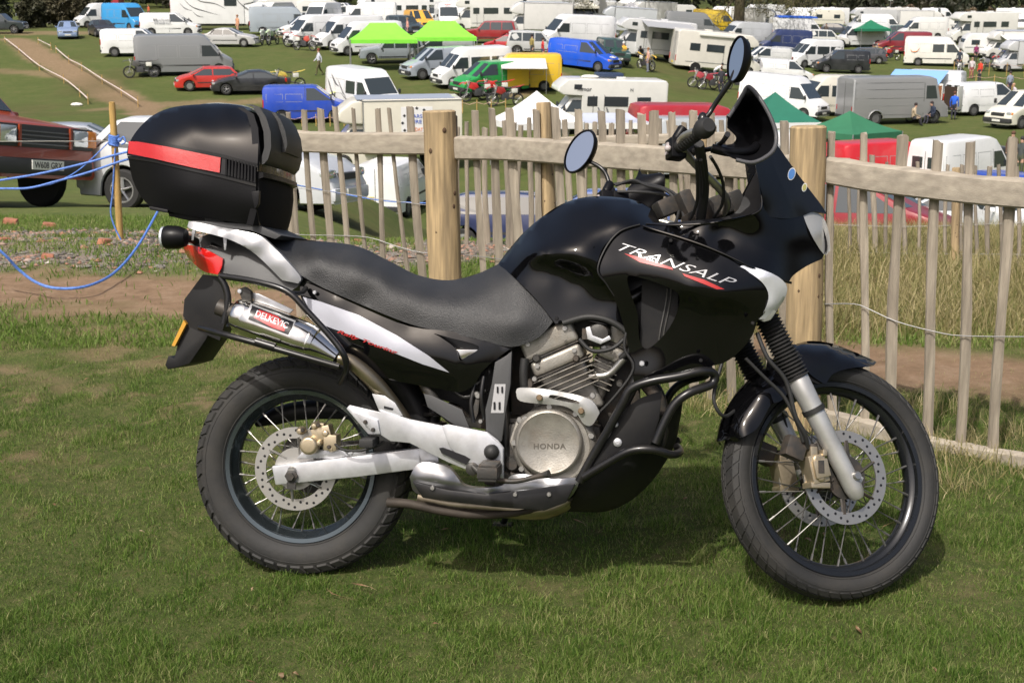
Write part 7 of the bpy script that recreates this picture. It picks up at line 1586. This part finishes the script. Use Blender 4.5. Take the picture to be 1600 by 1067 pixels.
gazebo(692, 106, 6, 3.2, 4.6, LIME, 'lime green gazebo, the right one of the joined pair', ridge=.9, eave=2.1, peak=1.1)
gazebo(838, 0, 20, 3, 3, (.78, .78, .78), 'white pop up gazebo behind the short post in the middle', depth=56, peak=1.2, s=1.05)
chk = mat('white_valance', (.75, .76, .75), .6)
gazebo(1206, 0, 10, 3, 3.4, (.015, .14, .09), 'dark green gazebo with white valance beside the mirror', depth=60, valance=chk, peak=1.3)
gazebo(1322, 0, 35, 3.2, 3.2, (.03, .16, .08), 'green gazebo above the brown square topped post', depth=56.5, peak=.85)
gazebo(1358, 75, 10, 3, 3.4, (.01, .16, .08), 'small dark green gazebo in the upper right rows')
gazebo(945, 0, 5, 2.4, 3.6, (.42, .46, .56), 'grey blue canopy with white edge in front of the striped motorhome', depth=57, peak=.35, valance=chk, ridge=1)
gazebo(690, 30, 0, 3, 5, (.03, .07, .35), 'deep blue canopy far behind the long white motorhome', ridge=1.5)
gazebo(745, 30, 0, 3, 3.5, (.10, .16, .50), 'pale blue canopy by the dark hedge far away', ridge=1)
gazebo(985, 44, 0, 3, 3, (.70, .70, .72), 'white peaked canopy far behind the second tree trunk')
gazebo(915, 38, 0, 3, 3, (.72, .70, .60), 'cream peaked canopy between the tree trunks')

# ---- people
def skin_figure(joints, links, name):
    """joints: {name: (x, y, z, r)}; one continuous body surface grown over the skeleton"""
    me = bpy.data.meshes.new(name); ks = list(joints); me.from_pydata([joints[k][:3] for k in ks], [(ks.index(a), ks.index(b)) for a, b in links], [])
    o = bpy.data.objects.new(name, me); COL.objects.link(o); md = o.modifiers.new('s', 'SKIN')
    for i, k in enumerate(ks): r = joints[k][3]; me.skin_vertices[0].data[i].radius = (r, r*(joints[k][4] if len(joints[k]) > 4 else 1))
    me.skin_vertices[0].data[ks.index('pelvis')].use_root = True
    sb = o.modifiers.new('b', 'SUBSURF'); sb.levels = 1; sb.render_levels = 1
    dg = bpy.context.evaluated_depsgraph_get(); m2 = bpy.data.meshes.new_from_object(o.evaluated_get(dg)); bpy.data.objects.remove(o); return m2
LINKS = [('pelvis', 'waist'), ('waist', 'chest'), ('chest', 'neck'), ('neck', 'jaw'), ('jaw', 'head')]+[(a+s, b+s) for s in 'LR' for a, b in (('hip', 'knee'), ('knee', 'ankle'), ('ankle', 'toe'), ('sh', 'el'), ('el', 'wr'), ('wr', 'hand'))]+[('pelvis', 'hipL'), ('pelvis', 'hipR'), ('chest', 'shL'), ('chest', 'shR')]
def pose(kind):
    J = dict(pelvis=(0, 0, .95, .15), waist=(0, 0, 1.10, .13), chest=(0, 0, 1.34, .155), neck=(0, 0, 1.50, .06), jaw=(.02, 0, 1.58, .075), head=(.01, 0, 1.70, .095),
             hipL=(0, .09, .90, .10), kneeL=(.02, .10, .50, .065), ankleL=(-.02, .10, .10, .045), toeL=(.13, .11, .04, .04), hipR=(0, -.09, .90, .10), kneeR=(.02, -.10, .50, .065), ankleR=(-.02, -.10, .10, .045), toeR=(.13, -.11, .04, .04),
             shL=(0, .19, 1.42, .065), elL=(-.02, .25, 1.14, .045), wrL=(.06, .24, .90, .032), handL=(.08, .23, .80, .035), shR=(0, -.19, 1.42, .065), elR=(-.02, -.25, 1.14, .045), wrR=(.06, -.24, .90, .032), handR=(.08, -.23, .80, .035))
    if kind == 'walk':
        J.update(kneeL=(.16, .10, .52, .065), ankleL=(.20, .10, .11, .045), toeL=(.34, .11, .06, .04), kneeR=(-.06, -.10, .48, .065), ankleR=(-.30, -.10, .16, .045), toeR=(-.18, -.11, .04, .04), elL=(-.14, .25, 1.18, .045), wrL=(-.12, .24, .94, .032), handL=(-.08, .23, .86, .035), elR=(.10, -.25, 1.16, .045), wrR=(.26, -.22, 1.0, .032), handR=(.33, -.20, .97, .035))
    if kind == 'sit':
        for k in list(J):
            x, y, z, r = J[k]; 
            if k not in ('kneeL', 'kneeR', 'ankleL', 'ankleR', 'toeL', 'toeR'): J[k] = (x, y, z-.47, r)
        J.update(kneeL=(.42, .13, .50, .065), ankleL=(.44, .13, .10, .045), toeL=(.58, .14, .04, .04), kneeR=(.42, -.13, .50, .065), ankleR=(.44, -.13, .10, .045), toeR=(.58, -.14, .04, .04), elL=(.04, .26, .68, .045), wrL=(.26, .20, .60, .032), handL=(.34, .18, .58, .035), elR=(.04, -.26, .68, .045), wrR=(.26, -.20, .60, .032), handR=(.34, -.18, .58, .035), chest=(.05, 0, .87, .155), neck=(.08, 0, 1.03, .06), jaw=(.12, 0, 1.11, .075), head=(.12, 0, 1.22, .095))
    if kind == 'bend':
        J.update(waist=(.06, 0, 1.08, .13), chest=(.28, 0, 1.22, .155), neck=(.42, 0, 1.30, .06), jaw=(.50, 0, 1.34, .075), head=(.58, 0, 1.42, .095), shL=(.33, .19, 1.26, .065), shR=(.33, -.19, 1.26, .065), elL=(.42, .24, .98, .045), wrL=(.58, .2, .86, .032), handL=(.66, .18, .82, .035), elR=(.42, -.24, .98, .045), wrR=(.58, -.2, .86, .032), handR=(.66, -.18, .82, .035))
    return J
_pm = {}
skinm = mat('skin', (.50, .30, .22), .6); shoem = mat('dark_shoes', (.03, .03, .03), .6)
def cloth(c): return mat('cloth_%d_%d_%d' % tuple(int(q*99) for q in c), c, .85)
def person(px, py, hd, kind, top, legs, hair, label, depth=None, s=1.0, base=None):
    if kind not in _pm:
        J = pose(kind); me = skin_figure(J, LINKS, 'person'); for_ = None
        for k in range(4): me.materials.append(None)
        hz = J['neck'][2]; pel = J['pelvis']; idx = []
        for p in me.polygons:
            c = p.center
            dl = min(np.linalg.norm(np.array(c)-np.array(J[k][:3])) for k in ('handL', 'handR', 'wrL', 'wrR')); dh = min(np.linalg.norm(np.array(c)-np.array(J[k][:3])) for k in ('head', 'jaw'))
            dn = {k: np.linalg.norm(np.array(c)-np.array(J[k][:3])) for k in J}; near = min(dn, key=dn.get)
            idx.append(0 if (near[:4] in ('head', 'jaw') or near == 'jaw' or near[:4] == 'hand') else 3 if near[:3] == 'toe' or (near[:5] == 'ankle' and c[2] < .1) else 2 if near[:4] in ('hipL', 'hipR', 'knee') or near[:5] == 'ankle' or (near == 'pelvis' and c[2] < J['pelvis'][2]) else 1)
        me.polygons.foreach_set('material_index', idx); me.polygons.foreach_set('use_smooth', [True]*len(me.polygons)); _pm[kind] = (me, J)
    me, J = _pm[kind]; o = bpy.data.objects.new('person', me); COL.objects.link(o)
    for sl, m in zip(o.material_slots, (skinm, cloth(top), cloth(legs), shoem)): sl.link = 'OBJECT'; sl.material = m
    hd_ = J['head']; hb = MB(); hb.ball((hd_[0]-.018, hd_[1], hd_[2]+.025), .108, 12, sc=(1, .92, .98)); h = hb.build('hair', cloth(hair), o)
    fz = MB(); fz.ball((hd_[0]+.098, 0, hd_[2]-.035), .014, 6, sc=(1.2, .8, 1.3)); fz.build('nose', skinm, o)
    c = at_depth(px, depth) if depth else hit(px, py); o.location = c if base is None else c+np.array([0, 0, base]); o.rotation_euler = (0, 0, R(hd)); o.scale = (s, s, s); tag(o, label, 'person', ); return o
person(499, 119, 200, 'walk', (.55, .58, .68), (.10, .09, .04), (.20, .05, .03), 'person in pale blue and white top walking across the left field', s=1.0)
person(831, 93, 30, 'stand', (.30, .24, .08), (.06, .06, .06), (.03, .02, .02), 'person in olive jacket standing behind the yellow van')
person(848, 99, 10, 'stand', (.55, .03, .03), (.05, .06, .12), (.04, .03, .02), 'person in red top standing behind the yellow van')
person(974, 104, 240, 'stand', (.75, .42, .05), (.60, .58, .55), (.7, .7, .7), 'person in yellow top with white helmet at the motorhome door')
person(1003, 104, 250, 'bend', (.06, .06, .07), (.04, .04, .05), (.03, .03, .03), 'person in dark jacket bending beside the motorhome awning')
person(1012, 114, 190, 'stand', (.60, .35, .28), (.20, .22, .28), (.25, .12, .05), 'person in pink top standing by the yellow dirt bike')
person(1116, 132, 0, 'bend', (.75, .76, .78), (.10, .11, .14), (.03, .03, .03), 'person in white shirt leaning over the bikes below the cream motorhome')
person(1126, 146, 90, 'stand', (.03, .03, .04), (.03, .03, .05), (.08, .05, .03), 'person in black standing just left of the mirror')
person(1165, 140, 160, 'stand', (.55, .03, .03), (.10, .08, .08), (.45, .10, .06), 'person in red jacket right of the mirror')
person(1061, 0, 270, 'sit', (.70, .72, .74), (.10, .10, .12), (.06, .04, .03), 'seated person in white top above the red van', depth=70)
person(1070, 0, 260, 'sit', (.02, .02, .025), (.03, .03, .04), (.35, .2, .12), 'seated person in black top above the red van', depth=70)
person(1426, 197, 0, 'sit', (.42, .34, .24), (.04, .04, .05), (.03, .02, .02), 'person in beige jacket sitting before the dark grey box van', s=1.05)
person(1456, 194, 200, 'sit', (.02, .03, .06), (.04, .04, .06), (.04, .03, .03), 'person in navy jacket sitting facing the beige jacket', s=1.05)
person(1489, 188, 60, 'stand', (.02, .12, .65), (.04, .04, .06), (.12, .05, .03), 'person in bright blue top at the open van doors', s=1.0)
person(1576, 150, 100, 'stand', (.25, .28, .36), (.06, .05, .08), (.04, .03, .03), 'person in blue and white striped top at the right edge')
person(1584, 160, 180, 'sit', (.55, .50, .56), (.10, .10, .14), (.5, .3, .2), 'seated person in pale top at the right edge')
person(1592, 0, 215, 'stand', (.06, .07, .07), (.08, .09, .06), (.03, .03, .03), 'person in dark jacket with cap near the right edge behind the pales', depth=56)
person(1578, 0, 250, 'stand', (.10, .06, .04), (.05, .05, .05), (.10, .05, .03), 'person in brown coat near the right edge behind the pales', depth=58)
person(1530, 128, 200, 'stand', (.65, .06, .03), (.03, .03, .05), (.05, .04, .04), 'person in orange red jacket among the right hand bikes')
person(1517, 124, 250, 'stand', (.55, .50, .52), (.30, .10, .10), (.3, .2, .15), 'rider in white and red kit among the right hand bikes')
person(1498, 108, 250, 'stand', (.03, .04, .06), (.05, .05, .08), (.04, .03, .03), 'person in dark clothes by the white camper van')
person(1524, 98, 280, 'stand', (.25, .03, .12), (.03, .03, .04), (.03, .02, .02), 'person in dark purple top before the white van')
person(1556, 88, 260, 'stand', (.60, .25, .18), (.10, .08, .08), (.35, .15, .08), 'person in salmon top by the white box trailer van')
person(1595, 92, 200, 'stand', (.70, .06, .03), (.30, .10, .08), (.2, .1, .05), 'person in bright red top at the top right edge')
person(1290, 62, 250, 'stand', (.10, .08, .07), (.05, .05, .06), (.05, .03, .03), 'person standing under the small dark green gazebo')
person(789, 142, 265, 'stand', (.05, .20, .62), (.05, .15, .55), (.4, .25, .2), 'person in bright blue clothes beside the green van')
person(637, 62, 200, 'stand', (.60, .30, .25), (.10, .10, .15), (.3, .2, .1), 'person in pink top behind the gazebos')
person(372, 56, 220, 'stand', (.60, .30, .18), (.5, .3, .2), (.3, .15, .08), 'person in orange clothes beside the silver saloon')
person(233, 30, 220, 'stand', (.55, .12, .05), (.10, .08, .08), (.2, .1, .05), 'person in rust red top by the sky blue van')

# ---- dirt bikes
def make_dirtbike():
    root = empty('dirt_bike')
    for x, r in ((-.68, .31), (.70, .34)):
        mb = MB(); mb.tube([(x+r*.9*math.cos(a), 0, r+r*.9*math.sin(a)) for a in np.linspace(0, 6.28, 20, endpoint=False)], r*.13, 6, closed=True, sub=1); w_ = mb.build('wheel', tyrem, root)
        mb = MB(); 
        for k in range(8): a = math.pi*k/8; mb.cyl((x+r*.8*math.cos(a), 0, r+r*.8*math.sin(a)), (x-r*.8*math.cos(a), 0, r-r*.8*math.sin(a)), .006, n=4)
        mb.lathe([(.05, -.05), (.05, .05)], (x, 0, r), (0, 1, 0), 10); mb.build('spokes', hubm, w_)
    mb = MB(); mb.prism([(.1, -.11, .95), (.42, -.11, 1.02), (.55, -.11, .72), (.25, -.11, .60), (.0, -.11, .75)], [(.1, .11, .95), (.42, .11, 1.02), (.55, .11, .72), (.25, .11, .60), (.0, .11, .75)]); mb.build('shroud', basep, root, bevel=.03)
    mb = MB(); mb.tube([(.45, 0, 1.0), (.9, 0, .98), (1.05, 0, .88)], [.07, .08, .03], 8, flat=.3); mb.build('front_mudguard', basep, root)
    mb = MB(); mb.tube([(-.3, 0, .92), (-.75, 0, .98), (-1.0, 0, 1.05)], [.10, .09, .05], 8, flat=.3); mb.build('rear_mudguard', basep, root)
    mb = MB(); mb.tube([(.2, 0, .96), (-.2, 0, .92), (-.62, 0, .98)], [.07, .09, .06], 8, flat=.5); mb.build('seat', plas, root)
    mb = MB(); mb.box((-.45, -.12, .78), (.32, .03, .22)); mb.box((-.45, .12, .78), (.32, .03, .22)); mb.build('number_board', mat('number_board_white', (.75, .75, .7), .5), root, bevel=.01)
    mb = MB(); mb.box((.05, 0, .48), (.36, .22, .34)); mb.tube([(.45, 0, 1.0), (.3, 0, .45), (-.15, 0, .35), (-.2, 0, .8)], .03, 6, sub=1); mb.tube([(-.15, 0, .42), (-.68, 0, .31)], .035, 6, sub=1); mb.build('engine', mat('dark_engine', (.10, .10, .11), .5, .5), root, bevel=.02)
    mb = MB(); mb.tube([(.48, .09, 1.1), (.70, .09, .34)], .025, 6, sub=1); mb.tube([(.48, -.09, 1.1), (.70, -.09, .34)], .025, 6, sub=1); mb.build('fork', hubm, root)
    mb = MB(); mb.tube([(.32, .40, 1.14), (.45, .2, 1.12), (.48, 0, 1.08), (.45, -.2, 1.12), (.32, -.40, 1.14)], .015, 6); mb.build('handlebar', plas, root)
    mb = MB(); mb.box((.60, 0, .98), (.03, .2, .22), rot=rotm((0, 1, 0), .3)); mb.build('front_number_board', mat('number_board_white', (.75, .75, .7), .5), root)
    return root, None
RB = (.6, .03, .03); 
for (px, py, hd, col, lb) in ((414, 70, 265, (.5, .62, .5), 'pale green and white dirt bike beside the pale blue grey van'), (427, 71, 255, (.45, .62, .35), 'green and white dirt bike, right of the pair by the pale blue grey van'), (466, 74, 200, RB, 'red and white dirt bike left of the white van row'), (476, 80, 330, (.62, .10, .08), 'red dirt bike lying forward of the white van row'),
    (748, 160, 195, RB, 'red dirt bike at the nose of the green van'), (775, 157, 190, (.65, .03, .02), 'second red dirt bike beside the green van'), (790, 166, 200, (.4, .03, .03), 'dark red dirt bike above the fence left of the white gazebo'), (1008, 110, 300, (.7, .45, .05), 'yellow dirt bike beside the person in pink'), (1098, 139, 190, (.6, .10, .12), 'red and white dirt bike below the cream motorhome'), (1112, 143, 195, (.35, .03, .05), 'dark red dirt bike below the cream motorhome'), (1152, 142, 200, (.5, .5, .52), 'white dirt bike right of the mirror'),
    (222, 122, 190, (.10, .10, .10), 'dark dirt bike behind the long grey van'), (450, 142, 200, (.7, .55, .1), 'yellow dirt bike behind the dark blue van'), (545, 0, 215, (.70, .75, .2), 'yellow green dirt bike before the white camper'), (556, 0, 240, (.65, .65, .3), 'pale yellow dirt bike before the white camper'),
    (1500, 122, 240, (.55, .55, .55), 'white dirt bike behind the grey rear doors'), (1545, 112, 200, (.25, .25, .28), 'grey dirt bike among the right hand group'), (1560, 108, 220, RB, 'red dirt bike among the right hand group'), (1572, 94, 210, (.15, .2, .5), 'blue dirt bike before the white box trailer van'), (1586, 96, 190, (.6, .12, .05), 'orange red dirt bike at the right edge'), (1440, 192, 10, (.6, .6, .6), 'white dirt bike before the dark grey box van'), (1378, 92, 190, (.6, .4, .1), 'yellow dirt bike under the small green gazebo'), (1392, 96, 200, RB, 'red dirt bike beside the maroon van')):
    put('dirtbike', make_dirtbike, px, py, hd, col, lb, 'dirt bike', depth=74 if py == 0 else None, group=None, s=1.15)

# ---- distant rows
rr = random.Random(11); seen_ = set(); GW = 'white vans and caravans packed in the far rows'
kinds = [('vh', 'white high van in the crowded far rows below the trees', GW, WHITE), ('mhp', 'white motorhome in the crowded far rows below the trees', 'white motorhomes in the far rows', WHITE), ('cv', 'white caravan in the crowded far rows below the trees', 'white caravans in the far rows', (.72, .72, .70)), ('vll', 'low white van in the crowded far rows below the trees', 'low white vans in the far rows', WHITE), ('lu', 'white box van in the crowded far rows below the trees', 'white box vans in the far rows', (.70, .70, .68)), ('vj', 'pale grey van in the crowded far rows below the trees', 'pale grey vans in the far rows', (.45, .47, .50)), ('hatch', 'dark car in the crowded far rows below the trees', 'dark cars in the far rows', (.05, .06, .08))]
for row, (py, x0, x1, st) in enumerate(((44, 420, 1640, 62), (37.5, 440, 1640, 54), (32.5, 380, 1040, 52), (29, 400, 1000, 52), (54, 1170, 1640, 60))):
    x = x0+rr.uniform(0, 20)
    while x < x1:
        k = rr.choices(kinds, [5, 5, 6, 3, 3, 2, 1.2])[0]
        busy = 53 > py > 40 and any(abs(x-q) < 40 for q in (345, 650, 698, 760, 895, 1118, 1080, 1245, 1360, 1530, 900, 970))
        lm = [(430, 'the pale blue grey van'), (545, 'the white van row'), (610, 'the left lime gazebo'), (690, 'the right lime gazebo'), (760, 'the dark red off roader'), (840, 'the silver off roader'), (910, 'the bright blue van'), (975, 'the open motorhome door'), (1040, 'the coach shaped motorhome'), (1115, 'the yellow van'), (1160, 'the thick tree trunk'), (1245, 'the blue roofed van'), (1300, 'the black people carrier'), (1358, 'the small green gazebo'), (1410, 'the maroon van'), (1462, 'the white camper van'), (1530, 'the upper right motorhome'), (1610, 'the right edge')]
        near_ = min(lm, key=lambda q: abs(q[0]-x))[1]; rw = ('first', 'second', 'third', 'fourth', 'farthest')[row]; k = (k[0], k[1].split(' in the ')[0]+' in the %s far row, above %s' % (rw, near_), k[2], k[3])
        if k[1] in seen_: busy = True
        seen_.add(k[1])
        if not busy: V_(k[0], x, py+rr.uniform(-.8, .8), rr.choice([0, 180, 185, 5, 200, 340, 175, 250])+rr.uniform(-8, 8), k[3], k[1], group=k[2], s=.98)
        x += st*rr.uniform(.75, 1.3)
# ---- tape lines on the hillside
tapem = mat('white_tape', (.62, .52, .48), .7)
for pts, lb in (([(8, 68), (30, 84), (62, 112), (100, 131), (125, 153), (138, 164)], 'long white marker tape, left side of the muddy track'), ([(88, 84), (108, 100), (128, 112), (160, 132), (190, 152), (216, 168)], 'white marker tape, right side of the muddy track'), ([(60, 70), (80, 79)], 'short thin tape at the top of the muddy track')):
    q = [hit(*p) for p in pts]; mb = MB(); mb.tube([c+np.array([0, 0, .35 if i % 2 else .42]) for i, c in enumerate(q)], .045, 6, sub=3, flat=.4); r0 = mb.build('marker_tape', tapem); tag(r0, lb, 'tape')
    for c in q: mb = MB(); mb.cyl(c-np.array([0, 0, .1]), c+np.array([0, 0, .6]), .025, n=6); mb.build('peg', stm, r0)
def tapeline(p, q, n, z, lb, y0=None):
    a, b = hit(*p), hit(*q); root = empty('tape_fence', label=lb, cat='tape fence'); pts = []
    for i in range(n+1):
        t = i/n; c = a+(b-a)*t; c[2] = tz(c[0], c[1]); mb = MB(); mb.cyl(c-np.array([0, 0, .1]), c+np.array([0, 0, z+.15]), .03, n=6); mb.build('post', stm, root); pts.append(c+np.array([0, 0, z]))
        if i < n: m_ = a+(b-a)*(t+.5/n); m_[2] = tz(m_[0], m_[1]); pts.append(m_+np.array([0, 0, z-.12]))
    mb = MB(); mb.tube(pts, .03, 5, sub=2, flat=.4); mb.build('tape', mat('red_white_tape', (.70, .45, .38), .6), root)
tapeline((450, 199), (560, 197), 5, .5, 'low red and white tape line in front of the dark blue van')
tapeline((700, 178), (790, 176), 4, .6, 'red and white tape line above the fence near the red bikes')
tapeline((1495, 140), (1610, 142), 4, 1.0, 'tape on thin posts across the right hand field')
tapeline((1490, 118), (1600, 120), 4, 1.0, 'upper tape line between the right hand bikes')

# ================================================================== TREES AND WOODS
bark = mat('tree_bark', (.13, .105, .07), .95, var=.35, vscale=3, bump=1.0, bscale=12, stretch=(4, 4, 1), dirt=(.10, .11, .04), dscale=1.2, damt=.5)
def tree(px, py, r, H, label, seed, crown=(.10, .10, .05), leaf=True):
    rs = random.Random(seed); c = hit(px, py); root = empty('tree', loc=tuple(c), label=label, cat='tree')
    mb = MB(); mb.tube([(0, 0, -.3), (0, 0, .4), (.1*r, 0, H*.2), (0, .1*r, H*.42)], [r*1.5, r*1.12, r*.95, r*.8], 14); mb.build('trunk', bark, root)
    br = MB(); tips = []
    def grow(p, d, L, rad, lev):
        pts = [p]; q = p
        for i in range(3):
            d = (d+np.array([rs.uniform(-.3, .3), rs.uniform(-.3, .3), rs.uniform(-.22, .12)])); d /= np.linalg.norm(d); q = q+d*L/3; pts.append(q)
        br.tube(pts, [rad, rad*.55], 5 if lev > 0 else 8, sub=2)
        if lev >= 3: tips.extend(pts[1:]); return
        for k in range(4 if lev < 2 else 3):
            nd = d+np.array([rs.uniform(-.9, .9), rs.uniform(-.9, .9), rs.uniform(-.6, .5)]); nd /= np.linalg.norm(nd); grow(pts[rs.randint(1, 3)], nd, L*.62, rad*.5, lev+1)
    for k in range(9):
        a = 2*math.pi*k/9+rs.uniform(-.3, .3); z = H*rs.uniform(.16, .42); grow(np.array([0, 0, z]), np.array([math.cos(a), math.sin(a), rs.uniform(-.05, .8)]), H*.32, r*.32, 0)
    br.build('branches', bark, root, smooth=60)
    T = np.array(tips); n = len(T)*16; I = rng.integers(0, len(T), n); Pp = T[I]+rng.normal(0, .35, (n, 3)); s = rng.uniform(.05, .15, n)
    D = rng.normal(0, 1, (n, 3)); D /= np.linalg.norm(D, axis=1)[:, None]; E = np.cross(D, rng.normal(0, 1, (n, 3))); E /= np.linalg.norm(E, axis=1)[:, None]
    v = np.stack([Pp-E*s[:, None]*.5, Pp+E*s[:, None]*.5, Pp+D*s[:, None]*1.6], 1).reshape(-1, 3); me = bpy.data.meshes.new('crown'); me.from_pydata(v.tolist(), [], np.arange(3*n).reshape(-1, 3).tolist())
    at = me.attributes.new('shade', 'FLOAT', 'POINT'); at.data.foreach_set('value', np.repeat(rng.uniform(0, 1, n), 3).astype(np.float32)); me.materials.append(leafmat('twig_buds', (.06, .06, .025), (.12, .12, .05), (.20, .18, .09), tr=.2) if 'twig_buds' not in bpy.data.materials else bpy.data.materials['twig_buds'])
    o = bpy.data.objects.new('crown', me); COL.objects.link(o); o.parent = root; o['kind'] = 'stuff'; return root
tree(866, 25, .62, 19, 'mossy tree trunk, the left one above the silver off roader', 3)
tree(927, 38, .55, 18, 'tree trunk in the middle with drooping bare branches', 5)
tree(1153, 57, .62, 19, 'thick tree trunk rising above the right mirror', 8)
def woods(name, X0, X1, Y0, Y1, H0, H1, n, cols, label, seed, leaf=.6, kind='stuff'):
    g_ = np.random.default_rng(seed); nt_ = int((X1-X0)/5*max(1, (Y1-Y0)/12)); cx = g_.uniform(X0, X1, nt_); cy = g_.uniform(Y0, Y1, nt_); hh = g_.uniform(H0, H1, nt_); tint = g_.uniform(0, 1, nt_); wdt = hh*g_.uniform(.28, .5, nt_)
    I = g_.integers(0, nt_, n); d = g_.normal(0, 1, (n, 3)); d /= np.linalg.norm(d, axis=1)[:, None]; rad = g_.uniform(.35, 1, n)**.5*(1+.25*np.sin(d[:, 0]*5+I)*np.cos(d[:, 2]*6+I*.7))
    Pp = np.stack([cx[I]+d[:, 0]*rad*wdt[I], cy[I]+d[:, 1]*rad*wdt[I], hh[I]*.52+d[:, 2]*rad*hh[I]*.5], 1); Pp[:, 2] += tz(cx[I], cy[I])
    s = g_.uniform(.5, 1.3, n)*leaf; D = g_.normal(0, 1, (n, 3)); D /= np.linalg.norm(D, axis=1)[:, None]; E = np.cross(D, g_.normal(0, 1, (n, 3))); E /= np.linalg.norm(E, axis=1)[:, None]
    v = np.stack([Pp-E*s[:, None]*.5, Pp+E*s[:, None]*.5, Pp+D*s[:, None]], 1).reshape(-1, 3); me = bpy.data.meshes.new(name); me.from_pydata(v.tolist(), [], np.arange(3*n).reshape(-1, 3).tolist())
    at = me.attributes.new('shade', 'FLOAT', 'POINT'); at.data.foreach_set('value', np.repeat(np.clip(tint[I]*.75+g_.uniform(0, .3, n), 0, 1), 3).astype(np.float32)); me.materials.append(leafmat(name+'_foliage', *cols, tr=.1))
    o = bpy.data.objects.new(name, me); COL.objects.link(o); tag(o, label, 'wood', kind='stuff'); return o
woods('woodland', -150, 190, 228, 300, 7, 17, 120000, ((.02, .03, .018), (.05, .058, .036), (.10, .09, .07)), 'distant mixed wood of bare and evergreen trees along the top', 4, leaf=.9)
woods('hedge', -20, 100, 212, 220, 1.5, 3.2, 30000, ((.07, .055, .03), (.12, .09, .055), (.16, .12, .08)), 'brown winter hedge at the foot of the distant wood', 9, leaf=.35)
woods('hedge', -75, -38, 128, 140, 2.5, 5, 22000, ((.035, .045, .02), (.06, .06, .035), (.10, .085, .05)), 'dark overgrown hedge in the upper left corner', 14, leaf=.35)
for (x_, y_, z_) in ((0, 0, 0),):
    c = hit(1390, 27); root = empty('notice_board', loc=tuple(c), label='small pale board on a pole at the far edge of the field', cat='sign'); mb = MB(); mb.cyl((0, 0, 0), (0, 0, 4.0), .06, n=6); mb.build('pole', hubm, root); mb = MB(); mb.box((0, 0, 3.5), (.8, .05, 1.1)); mb.build('board', mat('pale_board', (.55, .6, .55), .6), root)
